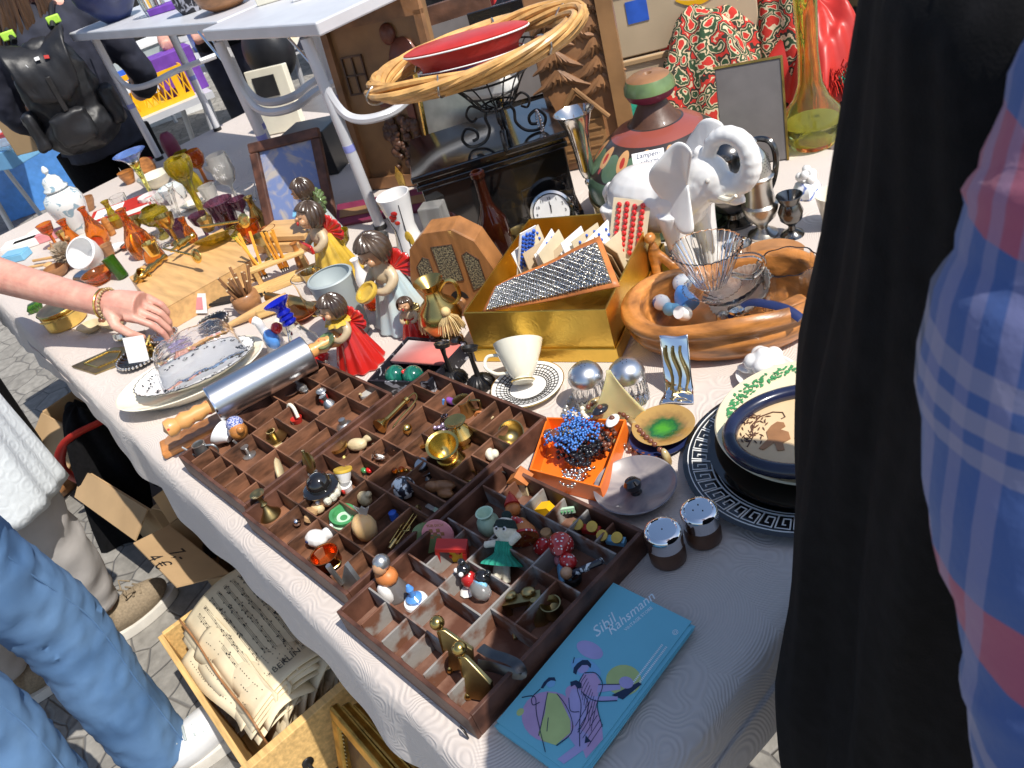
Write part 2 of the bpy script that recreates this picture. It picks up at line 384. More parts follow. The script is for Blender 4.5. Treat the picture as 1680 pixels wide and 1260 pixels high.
mk('green_enamel', (0, 0, 0), .15, coat=.8, fn=f_marble((.005, .10, .07), (.02, .22, .13), 30, .45, .6))
mk('black_brocade', (0, 0, 0), .5, fn=f_marble((.012, .012, .018), (.42, .42, .46), 42, .56, .62))
mk('cow_spots', (0, 0, 0), .3, coat=.4, fn=f_marble((.02, .02, .03), (.70, .74, .74), 60, .47, .5))
mk('blue_white_porc', (0, 0, 0), .15, coat=.6, fn=f_marble((.80, .80, .80), (.10, .17, .48), 40, .55, .62))
mk('sketch_porc', (0, 0, 0), .15, coat=.6, fn=f_marble((.78, .79, .76), (.28, .32, .32), 34, .62, .66))
mk('floral_jar', (0, 0, 0), .15, coat=.7, fn=f_marble((.72, .74, .72), (.25, .36, .42), 34, .55, .6))
mk('stone_dish', (0, 0, 0), .35, coat=.3, fn=f_marble((.16, .145, .16), (.34, .30, .28), 16, .4, .62))
mk('painting_face', (0, 0, 0), .5, fn=f_marble((.16, .22, .42), (.42, .38, .34), 14, .45, .6))
def f_dots(m, nt, n, l, b, mp, cr):
    vo = node(nt, 'ShaderNodeTexVoronoi'); vo.inputs['Scale'].default_value = 190; l.new(mp.outputs[0], vo.inputs[0])
    setc(nt, b, mixc(nt, math_(nt, 'LESS_THAN', vo.outputs['Distance'], .26), cr.outputs[0], (.75, .7, .65)))
mk('red_dots', (.45, .02, .02), .3, coat=.4, fn=f_dots)
mk('blue_check', (.5, .5, .6), .8, scale=420, col2=(.04, .08, .32), thr=(.46, .54))
mk('pendant_stone', (.5, .4, .2), .15, scale=80, col2=(.25, .14, .05), coat=.5)
mk('carpet_pattern', (.38, .28, .14), .95, scale=24, col2=(.04, .04, .035), thr=(.46, .52))
mk('magazine_print', (.6, .3, .3), .4, scale=14, col2=(.2, .25, .5), thr=(.4, .6))
def f_grid(c1, c2, sc):
    def f(m, nt, n, l, b, mp, cr):
        x = node(nt, 'ShaderNodeTexChecker'); x.inputs['Scale'].default_value = sc; x.inputs[1].default_value = (*c1, 1); x.inputs[2].default_value = (*c2, 1); l.new(mp.outputs[0], x.inputs[0]); setc(nt, b, x.outputs[0])
    return f
mk('speckle_cloth', (.30, .24, .13), .9, scale=340, col2=(.05, .04, .03), thr=(.44, .56), bump=.6, bs=400)
# ---------------------------------------------------------------- ground
def struct(o, kind='structure'): o['kind'] = kind; return o
m = M(); m.grid(lambda u, v: (-70+110*u, -40+90*v, 0), 2, 2); struct(m.obj('ground', 'cobbles', smooth=False))
# ---------------------------------------------------------------- market table with cloth
def yedge(x): return .145-.051*(x+.5)
XR = -.335; XL = -3.32; YB = 1.52
tb = thing('market_table', 'long trestle table under the pale damask cloth, carrying the bric-a-brac', 'table', (-1.8, .86, 0))
m = M(); m.box((-.05, -.02, .722), (2.9, 1.15, .03)); m.obj('tabletop', 'pine', tb, bevel=.004, smooth=False)
for x in (-1.4, -.1, 1.3):
    for y in (-.42, .5):
        m = M(); m.tube([(x, y, .70), (x, y, 0)], .018); m.obj('leg', 'alu_paint', tb)
def cloth_edge(t):    # outline from far-left front to right-back, (x, y, outward normal)
    L1 = XR-XL; L2 = YB-yedge(XR)
    s = t*(L1+L2)
    if s < L1: x = XL+s; return V((x, yedge(x), 0)), V((-.05, -1, 0)), s
    return V((XR, yedge(XR)+s-L1, 0)), V((1, 0, 0)), s
m = M(); NU = 420; prof = [(-.06, 0), (-.025, 0), (-.008, -.0015), (.004, -.007), (.010, -.02), (.013, -.04), (.016, -.07), (.018, -.10), (.020, -.12), (.021, -.135)]
def fcl(u, v):
    p, nrm, s = cloth_edge(u); k = v*(len(prof)-1); i = min(int(k), len(prof)-2); f = k-i
    o = prof[i][0]*(1-f)+prof[i+1][0]*f; z = prof[i][1]*(1-f)+prof[i+1][1]*f
    w = max(0, -z)*(.05*sin(s*13+sin(s*7)*2)+.02*sin(s*41))
    corner = abs(s-(XR-XL)); sg = -1 if s < XR-XL else 1
    if corner < .06 and o > 0: nrm = (V((1, 0, 0))*(1-(corner/.06)*(1 if sg < 0 else 0))+V((0, -1, 0))*(1-(corner/.06)*(1 if sg > 0 else 0))).normalized()
    q = p+nrm*(o+w); dr = (1+.25*sin(s*3.1+1)) if z < -.05 else 1
    return (q.x, q.y, TZ+z*dr)
m.grid(fcl, NU, 28)
# flat top
def ftop(u, v):
    x = XL+(XR-.0+.0-XL)*u; x = min(x, XR+.025*0)
    y0 = yedge(x)+.025; y = y0+(YB-y0)*v
    return (x-.02 if u > .999 else x, y, TZ-.0008)
m2 = M(); m2.grid(ftop, 40, 12)
o = tag(m.obj('tablecloth', 'tablecloth', auto=180), 'pale grey-pink damask cloth with wavy woven pattern spread over the long table', 'tablecloth')
m2.obj('cloth_top', 'tablecloth', o)
# ---------------------------------------------------------------- type-case trays
TRAY = [(-1.2847, .2027, .2317, .2922), (-1.0424, .193, .2752, .3751), (-.7567, .1705, .2455, .2947)]
# walls in mm: ('u', position, from, to) runs away from the front edge, ('v', ...) runs along it
WALLS = [
 [('u', 75, 0, 292), ('u', 156, 0, 292), ('u', 36, 0, 44), ('u', 116, 0, 44), ('u', 196, 0, 44), ('v', 44, 0, 232), ('v', 116, 0, 75), ('v', 104, 75, 232), ('v', 149, 75, 156),
  ('v', 183, 0, 75), ('v', 192, 75, 156), ('v', 183, 156, 232), ('v', 249, 0, 232), ('u', 36, 116, 183), ('u', 194, 104, 183), ('u', 36, 249, 292), ('u', 114, 249, 292), ('u', 194, 249, 292)],
 [('u', 67, 0, 375), ('u', 120, 0, 375), ('u', 172, 0, 375), ('u', 229, 0, 148), ('u', 229, 219, 375), ('v', 60, 0, 275), ('v', 147, 0, 275), ('v', 98, 120, 172), ('v', 176, 67, 120),
  ('v', 178, 172, 275), ('v', 219, 0, 275), ('v', 335, 0, 67), ('v', 305, 67, 275), ('v', 258, 120, 172), ('v', 262, 229, 275), ('u', 204, 305, 375), ('u', 33, 60, 98)],
 [('u', 84, 0, 295), ('u', 162, 0, 295), ('v', 47, 0, 162), ('v', 98, 84, 162), ('v', 112, 0, 84), ('v', 112, 162, 245), ('v', 182, 0, 84), ('v', 147, 84, 162), ('v', 188, 84, 162),
  ('v', 184, 162, 245), ('v', 249, 0, 245), ('u', 43, 0, 47), ('u', 122, 0, 47), ('u', 203, 0, 40), ('u', 203, 112, 184), ('u', 42, 112, 182), ('u', 40, 249, 295), ('u', 122, 249, 295), ('u', 203, 249, 295)]]
TL = ['dark brown wooden type-case tray nearest the aluminium rolling pin', 'dark brown wooden type-case tray in the middle of the three, full of brass miniatures', 'dark wooden type-case tray with greyish cell walls beside the turquoise leaflets']
for i, (x, y, a, b_) in enumerate(TRAY):
    t = thing('display_tray', TL[i], 'tray', (x, y, TZ), 'wooden type-case trays lying side by side'); H = .037
    if i == 1: t.location.z = TZ
    wm = 'grey_paint_wood' if i == 2 else 'brown_wood'
    m = M(); m.box((a/2, b_/2, .0035), (a-.004, b_-.004, .003)); m.obj('base_board', 'brown_wood_worn' if i == 2 else 'brown_wood', t, smooth=False)
    m = M(); w = .0055
    m.box((a/2, w/2, H/2), (a, w, H)); m.box((a/2, b_-w/2, H/2), (a, w, H)); m.box((w/2, b_/2, H/2), (w, b_-2*w, H)); m.box((a-w/2, b_/2, H/2), (w, b_-2*w, H))
    m.obj('rim', 'dark_edge_wood', t, bevel=.001, smooth=False)
    for k, p0, p1, p2 in WALLS[i]:
        m = M(); th = .0026; h = .031 + random.uniform(-.001, .001); tl = random.uniform(-1.5, 1.5)
        cut = lambda q, lim: min(max(q/1000, .0056), lim-.0056)
        if k == 'u': q0, q1 = cut(p1, b_), cut(p2, b_); m.box((p0/1000, (q0+q1)/2, h/2+.004), (th, q1-q0-.0028, h))
        else: q0, q1 = cut(p1, a), cut(p2, a); h += .0015; m.box(((q0+q1)/2, p0/1000, h/2+.004), (q1-q0-.0028, th, h))
        m.obj('divider', wm, t, bevel=.0006, smooth=False)
    if i == 2:
        m = M(); m.tube([(a-.02, -.004, .012), (a-.008, -.006, .020), (a-.008, -.006, .004)], .0009, closed=True); m.obj('hanging_ring', 'black_iron', t)
# ---------------------------------------------------------------- raised folding tables
def rod(m, a, b, r, n=10): return m.tube([a, b], r, n=n)
def fold_table(x0, x1, y0, y1, z, legs, label, zb=TZ):
    t = thing('folding_table', label, 'table', (x0, y0, zb), 'raised white folding tables')
    m = M(); m.box(((x1-x0)/2, (y1-y0)/2, z-zb), (x1-x0, y1-y0, .028)); m.obj('tabletop', 'alu_paint', t, bevel=.004, smooth=False)
    m = M(); w = x1-x0
    for k in range(26): m.box((w/2, .03+k*(y1-y0-.06)/25, z-zb-.016), (w-.06, .006, .003))
    m.obj('underside_rib', 'alu_paint', t, smooth=False)
    for (lx, ly, br) in legs:
        m = M(); rod(m, (lx-x0, ly-y0, z-zb-.02), (lx-x0, ly-y0, 0), .0135); lg = m.obj('leg', 'alu_paint', t)
        m = M(); rod(m, (lx-x0, ly-y0, .20), (lx-x0, ly-y0, .216), .0141); m.obj('blue_tape', 'tape_blue', lg)
        m = M(); rod(m, (lx-x0, ly-y0, 0), (lx-x0, ly-y0, .012), .0165); m.obj('rubber_foot', 'black_plastic', lg)
        if br:
            c = V((lx-x0, ly-y0, .40)); pts = catmull([c, c+V((.004, .0, -.06)), c+V((.02, .01, -.115)), c+V((.06, .03, -.135)), c+V((.10, .08, -.137)), c+V((br*.6, .18, -.137)), c+V((br, .33, -.137))], 5)
            m = M(); m.tube(pts, .0105); m.obj('brace_tube', 'alu_paint', lg)
            m = M(); rod(m, c+V((0, 0, -.02)), c+V((-.13, .02, .075)), .0035); m.obj('stay', 'chrome', lg)
    return t
ZF = 1.215
fold_table(-2.13, -1.60, .93, 1.24, ZF, [(-1.687, .945, .12), (-2.10, .945, .1), (-2.10, 1.21, 0)], 'white folding table raised over the carved wooden relief, nearest its sunlit leg')
fold_table(-3.30, -2.16, .99, 1.34, ZF, [(-2.20, 1.0, .1), (-3.26, 1.05, .12), (-2.22, 1.31, 0), (-3.26, 1.31, 0)], 'white folding table raised behind the coloured glassware on the left')
t = fold_table(-1.45, -.7, 1.93, 2.4, 1.02, [(-1.308, 1.954, 0), (-.75, 1.96, 0), (-1.4, 2.38, 0)], 'white folding table behind the red fringed shawl, one leg standing in front of it', zb=.74)
m = M(); rod(m, (.0, .0, .27), (.75, .0, .27), .012); m.obj('cross_tube', 'alu_paint', t)
tb2 = thing('market_table', 'second trestle table behind, holding banana boxes and the patterned shawl', 'table', (-1.6, 2.3, 0))
m = M(); m.box((0, 0, .705), (3.6, 1.55, .03)); m.obj('tabletop', 'grey_plain', tb2, smooth=False)
for x in (-1.7, 1.7):
    for y in (-.7, .7): m = M(); rod(m, (x, y, 0), (x, y, .69), .018); m.obj('leg', 'alu_paint', tb2)
# ================================================================ helpers for small goods
def LT(name, label, cat, p, pr, mt, group=None, parts=(), T=None, n=24, rz=0, lean=None, k=1, sub=0, **kw):
    """turned thing: one mesh, or an Empty with turned parts (part, profile, material)"""
    p = V(p); pr = [(r*k/1000, z*k/1000) for r, z in pr] if pr else pr
    A = T or Matrix()
    if lean: A = RZ(lean[0]) @ RY(lean[1]) @ RZ(-lean[0]) @ A
    if not parts:
        m = M(); m.lathe(pr, T=A, n=n, **kw); return tag(m.obj(name, mt, loc=p, rz=rz, sub=sub), label, cat, group)
    t = thing(name, label, cat, p, group, rz)
    if pr: m = M(); m.lathe(pr, T=A, n=n, **kw); m.obj('body', mt, t, sub=sub)
    for q in parts:
        m = M(); q[1](m) if callable(q[1]) else m.lathe([(r*k/1000, z*k/1000) for r, z in q[1]], n=n)
        for v in m.b.verts: v.co = A @ v.co
        m.obj(q[0], q[2], t, auto=45)
    return t
def hollow(pr, w): return pr+[(max(r-w, .0), max(z, pr[0][1]+w)) for r, z in reversed(pr)][:-1]+[(0, pr[0][1]+w)]
def openp(pr, w):            # closed foot, hollow inside
    return [(0, pr[0][1])]+pr+[(max(r-w, .3), z) for r, z in reversed(pr) if z > pr[0][1]+w]+[(0, pr[0][1]+w)]
# ---------------------------------------------------------------- gold foil box with cards of buttons
def quadbox(m, cs, z0, z1, w):
    cs = [V((c[0], c[1], 0)) for c in cs]; n = 4; ce = sum(cs, V())/4
    ins = [c+(ce-c).normalized()*w*1.5 for c in cs]
    vs = [V((c.x, c.y, z)) for z, q in ((z0, cs), (z1, cs), (z1, ins), (z0+w, ins)) for c in q]
    fs = [(3, 2, 1, 0)]+[(k*4+i, k*4+(i+1) % 4, (k+1)*4+(i+1) % 4, (k+1)*4+i) for k in range(3) for i in range(4)]+[(12, 13, 14, 15)]
    m.add(vs, fs)
bc = V((-.97, .854, TZ)); gang = math.atan2(.098, .230)
gb = thing('gold_box', 'open gold foil box full of cards of buttons, standing on its own lid', 'box', bc, rz=gang)
gx, gy = .125, .161
m = M(); quadbox(m, [(-gx-.004, -gy-.004), (gx+.004, -gy-.004), (gx+.004, gy+.004), (-gx-.004, gy+.004)], 0, .026, .003); m.obj('lid', 'gold_foil', gb, bevel=.0008, smooth=False)
m = M(); quadbox(m, [(-gx, -gy), (gx, -gy), (gx, gy), (-gx, gy)], .005, .098, .003); m.obj('box_body', 'gold_foil', gb, bevel=.0008, smooth=False)
GM = TR(bc) @ Matrix.Rotation(gang, 4, 'Z')
def beads(m, f, nu, nv, r, n=6, jit=0):
    for i in range(nu):
        for j in range(nv):
            p, up = f((i+.5)/nu, (j+.5)/nv); p = p+V((random.uniform(-jit, jit), random.uniform(-jit, jit), 0)); m.ball(p, (r, r, r*.7), n)
# big sloping card with rows of dark metal buttons
c0 = [P(790, 515, .83), P(1018, 470, .865), P(985, 388, .90), P(812, 470, .865)]
cd = thing('button_card', 'orange edged card crowded with silvery black buttons, lying aslant in the gold box', 'button card', sum([V(c) for c in c0], V())/4)
L0 = cd.location.copy()
a, b_, c_, d_ = [V(c)-L0 for c in c0]
q = lambda u, v: a.lerp(b_, u).lerp(d_.lerp(c_, u), v)
up = (b_-a).cross(d_-a).normalized()
m = M(); m.grid(lambda u, v: q(u, v)+up*(.004*sin(u*9)), 20, 8); m.obj('card', 'orange_paint', cd, solid=.002)
m = M(); nb = 0
for i in range(46):
    for j in range(19):
        p = q(.04+.92*(i+.5)/46, .10+.8*(j+.5)/19)+up*(.004*sin((i+.5)/46*9)+.004+random.uniform(0, .002)); m.tube(arc(p, .0021, 0, 300, 6), .0009, n=4)
        if (i+j) % 3 == 0: m.ball(p+up*.0012, .0021, 6)
tag(m.obj('button_rows', 'silver', cd), 'rows of silvery black ring buttons', kind='stuff')
m = M(); m.grid(lambda u, v: q(.035+.93*u, .09+.82*v)+up*(.004*sin((.035+.93*u)*9)+.0025), 20, 8); m.obj('backing_cloth', 'speckle_cloth', cd)
MT['speckle_cloth']
# upright cards in the box
def card(label, p, w, h, yaw, tilt, mt, dots=None, dm=None, group=None, roll=0, sc_=1):
    t = thing('button_card', label, 'button card', p, group)
    T = RZ(yaw) @ RX(tilt) @ RY(roll)
    m = M(); m.box((0, 0, h/2), (w, .0015, h), T=T); m.obj('card', mt, t, smooth=False)
    if dots:
        m = M(); nx, nz, r = dots
        for i in range(nx):
            for j in range(nz):
                c = V(((i+.5)/nx*w*.84-w*.42, -.0025, h*.08+(j+.5)/nz*h*.86)); c.z += .25*h/nz*(i % 2)
                m.ball(T @ c, (r, r*.8, r), 7)
        m.obj('button', dm, t)
    return t
ga = math.degrees(gang)
g = 'cards of small buttons filed in the gold box'
card('white card of small red bead buttons propped over the right rim of the gold box', GM @ V((.088, .06, .055)), .066, .105, ga+2, -22, 'old_paper', (4, 9, .0052), 'red_gloss', g, 12)
card('pale card with slanting rows of blue beads in the left corner of the gold box', GM @ V((-.10, .03, .045)), .045, .10, ga+70, 16, 'white_paper', (4, 11, .0042), 'blue_paint', g, 10)
lab = ['cream', 'white', 'buff', 'pale', 'thin white', 'creased white', 'plain cream', 'upright white', 'leaning cream', 'small white']
for i in range(14):
    mt = ['white_paper', 'old_paper', 'cardboard_pale', 'white_paper'][i % 4]; d = (3, 7, .003) if i in (1, 4, 9, 12) else None
    o = card('white or buff button card seen edge-on in the packed row behind the slanting silver-black card', GM @ V((-.078+i*.0125, .045+.012*sin(i*2.3), .035)), .075, .074+.012*sin(i*1.7), ga+78+8*sin(i*1.9), -12+7*sin(i*3.1), mt, d, 'blue_paint', g, 6*sin(i))
for i in range(4):
    card('brown card stacked under the red bead card at the right rim of the gold box', GM @ V((.083-i*.004, .03-.006*i, .04)), .062, .085, ga-40, 16+3*i, 'cardboard', None, None, g, 12)
# ---------------------------------------------------------------- wooden radio
p = P(778, 492); ry_ = 30
rd = thing('radio', 'small wooden radio with an arched faceted top and three speckled speaker slots', 'radio', p, rz=radians(ry_))
s = .00128
out = [(-68, 0), (68, 0), (66, 70), (50, 118), (22, 140), (-22, 140), (-50, 118), (-66, 70)]
out = [(x*s, y*s) for x, y in out]
FR = RX(90)
m = M(); m.prism(out, -.055, -.003, T=FR @ TR(0, 0, .055)); m.obj('case', 'radio_wood', rd, bevel=.002, smooth=False)
def frame_with_slots():
    m = M(); m.prism(out, .0525, .058, T=FR); return m
m = M(); m.prism([(x*1.0, y) for x, y in out], 0, .0025, T=FR @ TR(0, 0, .0525)); m.obj('front_panel', 'radio_wood', rd, bevel=.0008, smooth=False)
def slot(x0, pts): m = M(); m.prism([(x*s, y*s) for x, y in pts], 0, .0006, T=FR @ TR(0, 0, .0552)); return m
for pts in ([(-48, 50), (-26, 42), (-26, 100), (-34, 104), (-48, 90)], [(-16, 60), (16, 60), (16, 118), (-16, 118)], [(26, 42), (48, 50), (48, 90), (34, 104), (26, 100)]):
    slot(0, pts).obj('speaker_cloth', 'speckle_cloth', rd, smooth=False)
    m = M(); m.tube([FR @ V((x*s, y*s, .0556)) for x, y in pts], .0009, closed=True, n=5); m.obj('slot_edge', 'carved_dark', rd)
m = M(); m.prism([(14*s*cos(a*pi/9), (30+14*sin(a*pi/9))*s) for a in range(10)], 0, .001, T=FR @ TR(0, 0, .0552)); m.obj('dial', 'black_plastic', rd)
for x, y, r in ((0, 26, 8), (-36, 18, 7), (36, 24, 7)):
    m = M(); m.lathe([(r*s, 0), (r*s, .006), (r*s*.8, .009), (0, .0095)], T=FR @ TR(x*s, y*s, .055)); m.obj('knob', 'mid_wood', rd)
for i, o in enumerate([c for c in rd.children]): pass
# ---------------------------------------------------------------- black box with basket on top
def obox(m, c, d, ang, **k): m.box(c, d, rz=ang, **k)
bb = thing('black_chest', 'long shiny black chest with a stepped lid, standing behind the radio and bottles', 'chest', (-1.385, 1.09, TZ), rz=radians(51.5))
# the lid top is seen at z .95
m = M(); m.box((0, 0, .078), (.305, .225, .156)); m.obj('body', 'black_lacquer', bb, bevel=.003, smooth=False)
m = M(); m.box((0, 0, .162), (.32, .238, .012)); m.box((0, 0, .172), (.312, .232, .010)); m.box((0, 0, .007), (.32, .24, .014)); m.obj('moulding', 'black_lacquer', bb, bevel=.002, smooth=False)
m = M(); m.box((0, 0, .184), (.33, .25, .014)); m.obj('lid', 'black_lacquer', bb, bevel=.003, smooth=False)
bt = V((-1.385, 1.09, TZ+.191))
# wire basket + wicker ring
bk = thing('wire_basket', 'black wrought wire basket on scrolled feet holding a red cap, on the black chest', 'basket', bt+V((.085, -.01, 0)))
def ringpts(r, z, n=28, sx=1): return [(r*cos(2*pi*i/n)*sx, r*sin(2*pi*i/n), z) for i in range(n)]
m = M()
for r, z in ((.035, .075), (.055, .105), (.08, .135), (.118, .165)): m.tube(ringpts(r, z), .0022, closed=True, n=6)
for i in range(16):
    a = 2*pi*i/16; m.tube(catmull([(r*cos(a), r*sin(a), z) for r, z in ((.012, .068), (.035, .075), (.056, .106), (.08, .135), (.12, .166))], 3), .0016, n=5)
m.obj('bowl_wires', 'black_iron', bk)
for i in range(4):
    a = radians(45+90*i); u = V((cos(a), sin(a), 0))
    pts = [u*.02+V((0, 0, .075)), u*.03+V((0, 0, .055)), u*.028+V((0, 0, .03)), u*.045+V((0, 0, .008)), u*.075+V((0, 0, .005)), u*.088+V((0, 0, .025)), u*.075+V((0, 0, .043)), u*.057+V((0, 0, .035)), u*.056+V((0, 0, .02)), u*.068+V((0, 0, .016))]
    m = M(); m.tube(catmull(pts, 6), .0032, n=7)
    pts = [u*.03+V((0, 0, .07)), u*.052+V((0, 0, .085)), u*.066+V((0, 0, .07)), u*.058+V((0, 0, .054)), u*.046+V((0, 0, .06))]
    m.tube(catmull(pts, 5), .0025, n=6); m.obj('scroll_foot', 'black_iron', bk)
# wicker hoop lies tilted on the basket
wr = thing('wicker_hoop', 'oval hoop of bundled cane bound with wire, tilted on top of the wire basket', 'hoop', bk.location+V((-.012, -.012, .180)))
TT = RZ(49) @ RX(3) @ RY(-3)
for k in range(9):
    m = M(); ph = k*2*pi/9
    pts = []
    for i in range(64):
        a = 2*pi*i/64; tw = ph+a*2; rr = 1+ .035*sin(3*a+k)
        R_ = (.019*cos(tw), .012*sin(tw)); pts.append(TT @ V(((.205+R_[0])*cos(a)*rr, (.125+R_[0])*sin(a)*rr, R_[1]+.006*sin(a*2+k))))
    m.tube(pts, .0064, n=7, closed=True); m.obj('cane', 'wicker', wr)
for a in (20, 75, 130, 195, 250, 310):
    a = radians(a); c = V((.205*cos(a), .125*sin(a), 0)); t = V((-.205*sin(a), .125*cos(a), 0)).normalized(); w = t.cross(V((0, 0, 1)))
    m = M(); m.tube([TT @ (c+w*(.025*cos(g))+V((0, 0, .018*sin(g)))+t*.003*sin(2*g)) for g in [2*pi*i/16 for i in range(16)]], .0022, closed=True, n=6); m.obj('wire_binding', 'silver_dull', wr)
# red cap
cp = thing('peaked_cap', 'bright red cap with a white piping stripe lying inside the cane hoop', 'cap', bk.location+V((-.035, -.005, .160)))
TC = RZ(40) @ RX(-6)
m = M(); m.lathe([(.10, 0), (.104, .018), (.128, .038), (.130, .046), (.11, .052), (.0, .056)], n=40, sx=.98, sy=.66, T=TC); m.obj('crown', 'red_plain', cp)
m = M(); m.tube([TC @ V((.1305*cos(a)*.98, .1305*sin(a)*.66, .042)) for a in [2*pi*i/40 for i in range(40)]], .0016, closed=True); m.obj('piping', 'white_paper', cp)
m = M(); m.lathe([(.101, -.016), (.1015, .002)], n=40, sx=1.05, sy=.74, T=TC); m.obj('cap_band', 'navy', cp, solid=.003)
m = M(); m.tube([TC @ V((.104*cos(a)*1.05, .104*sin(a)*.74, .008)) for a in [2*pi*i/40 for i in range(40)]], .0013, closed=True); m.obj('piping', 'white_paper', cp)
m = M(); m.box((0, 0, 0), (.10, .06, .05), T=RZ(20)); tag(m.obj('folded_cloth', 'white_paper', loc=bk.location+V((0, 0, .12)), bevel=.012), 'white folded cloth lying in the wire basket beneath the red cap', 'cloth')
# rhinestone brooch on the chest
t = thing('brooch', 'sparkling drop-shaped rhinestone brooch on the right end of the black chest', 'brooch', P(889, 215, TZ+.191))
m = M()
for i in range(22):
    a = 2*pi*i/22; x, z = .012*sin(a)*(1-.35*cos(a)), .022*cos(a)
    m.ball((x*.8, -x*.2, .022+z), .0024, 6)
m.obj('stone_rim', 'chrome', t)
m = M(); m.tube([(.0, .0, .002), (0, .003, .04)], .0015); m.obj('pin', 'silver', t)
# ---------------------------------------------------------------- bottles, clock, picture behind the radio
bp = [(0, 0), (28, 0), (31, 4), (31, 75), (29, 92), (18, 112), (12.5, 128), (11, 165), (11, 182), (14.5, 184), (14.5, 193), (11, 196), (9, 196), (9, 165), (10.5, 130), (16, 112), (27, 90), (28.5, 75), (28.5, 6), (0, 6)]
for x, y, k, lb in ((826, 425, 1, 'tall brown glass bottle with a round shoulder standing right of the wooden radio'), (756, 408, .85, 'dark brown glass bottle half hidden behind the wooden radio')):
    LT('glass_bottle', lb, 'bottle', P(x, y), bp, 'brown_glass', 'brown glass bottles by the black chest', k=k)
t = thing('gilt_picture', 'small oblong gilt framed picture leaning against the front of the black chest', 'picture', P(842, 378), rz=radians(50))
T = TR(0, .02, .045) @ RX(-62+90-62)
T = TR(0, .0, .05) @ RX(62)
for a, b_, w in ((.10, .052, .0), ):
    for x, y, dx, dy in ((0, b_, 2*a+.02, .02), (0, -b_, 2*a+.02, .02), (a, 0, .02, 2*b_-.02), (-a, 0, .02, 2*b_-.02)):
        m = M(); m.box((x, y, 0), (dx, dy, .014), T=T); m.obj('frame_side', 'gilt_frame', t, bevel=.004, smooth=False)
m = M(); m.box((0, 0, -.002), (.18, .085, .004), T=T); m.obj('mount', 'carved_dark', t, smooth=False)
m = M(); m.box((0, 0, .001), (.135, .045, .004), T=T); m.obj('picture_field', 'carved_wood', t, smooth=False)
t = thing('mantel_clock', 'round silver clock with a white face in a clear acrylic stand behind the gold box', 'clock', P(914, 378)+V((0,0,0)), rz=radians(40))
T = TR(0, 0, .045) @ RX(78)
m = M(); m.lathe([(.042, -.006), (.045, -.004), (.045, .006), (.040, .009), (.037, .006)], T=T, n=40); m.obj('bezel', 'silver', t)
m = M(); m.lathe([(0, .0098), (.0375, .0096)], T=T, n=40); m.obj('face', 'white_plastic', t)
m = M(); 
for i, s_ in enumerate(['12', '1', '2', '3', '4', '5', '6', '7', '8', '9', '10', '11']):
    a = radians(90-30*i); m.text(s_, .0085, T @ TR(.030*cos(a), .030*sin(a)-.003, .0103))
m.obj('numerals', 'black_plastic', t, smooth=False)
m = M(); m.box((0, .012, .0108), (.0012, .024, .0006), T=T); m.box((0, .008, .0112), (.0018, .016, .0006), T=T @ RZ(-5)); m.obj('hand', 'black_plastic', t)
m = M(); m.box((0, .006, .04), (.105, .004, .085)); m.box((0, -.01, .003), (.12, .06, .005)); m.obj('acrylic_stand', 'clear_plastic', t, bevel=.001)
# pewter trumpet vase
LT('trumpet_vase', 'tall slim silver trumpet-shaped vase with a knobbed stem beside the green lampshade', 'vase', P(984, 372), [(0, 0), (32, 0), (32, 4), (8, 9), (5, 20), (4, 70), (4.5, 92), (9, 99), (9, 104), (6, 109), (11, 114), (15, 130), (18, 180), (22, 210), (34, 240), (40, 246), (38, 246), (31, 238), (20, 210), (16, 180), (13, 132), (0, 128)], 'silver', n=36)
# ---------------------------------------------------------------- ceramic lampshade
def f_shade(m, nt, n, l, b, mp, cr):
    sp = node(nt, 'ShaderNodeSeparateXYZ'); l.new(mp.outputs[0], sp.inputs[0])
    r = math_(nt, 'SQRT', math_(nt, 'ADD', math_(nt, 'MULTIPLY', sp.outputs[0], sp.outputs[0]), math_(nt, 'MULTIPLY', sp.outputs[1], sp.outputs[1])))
    a = math_(nt, 'DIVIDE', math_(nt, 'ARCTAN2', sp.outputs[1], sp.outputs[0]), 2*pi/14)
    fr = math_(nt, 'ABSOLUTE', math_(nt, 'SUBTRACT', math_(nt, 'FRACT', math_(nt, 'ADD', a, 20)), .5))
    def band(lo, hi): return math_(nt, 'MULTIPLY', math_(nt, 'GREATER_THAN', r, lo), math_(nt, 'LESS_THAN', r, hi))
    dark = (.035, .028, .025); gr = (.10, .17, .10); red = (.28, .07, .05); org = (.62, .33, .14)
    c = mixc(nt, band(.048, .078), cr.outputs[0], red)
    d = lambda rc, k, w: math_(nt, 'LESS_THAN', math_(nt, 'ADD', math_(nt, 'POWER', math_(nt, 'DIVIDE', math_(nt, 'SUBTRACT', r, rc), k), 2), math_(nt, 'POWER', math_(nt, 'DIVIDE', fr, w), 2)), 1)
    fr2 = math_(nt, 'SUBTRACT', .5, fr)
    d2 = lambda rc, k, w: math_(nt, 'LESS_THAN', math_(nt, 'ADD', math_(nt, 'POWER', math_(nt, 'DIVIDE', math_(nt, 'SUBTRACT', r, rc), k), 2), math_(nt, 'POWER', math_(nt, 'DIVIDE', fr2, w), 2)), 1)
    c = mixc(nt, d2(.108, .017, .38), c, gr)
    c = mixc(nt, d(.098, .016, .24), c, org); c = mixc(nt, d(.100, .007, .10), c, (.45, .04, .03))
    c = mixc(nt, d(.116, .004, .07), c, (.40, .06, .06))
    c = mixc(nt, math_(nt, 'GREATER_THAN', r, .127), c, gr)
    setc(nt, b, c)
mk('painted_shade', (.04, .03, .027), .3, coat=.4, scale=200, fn=f_shade)
p = P(1056, 356)+V((.03, .05, 0))
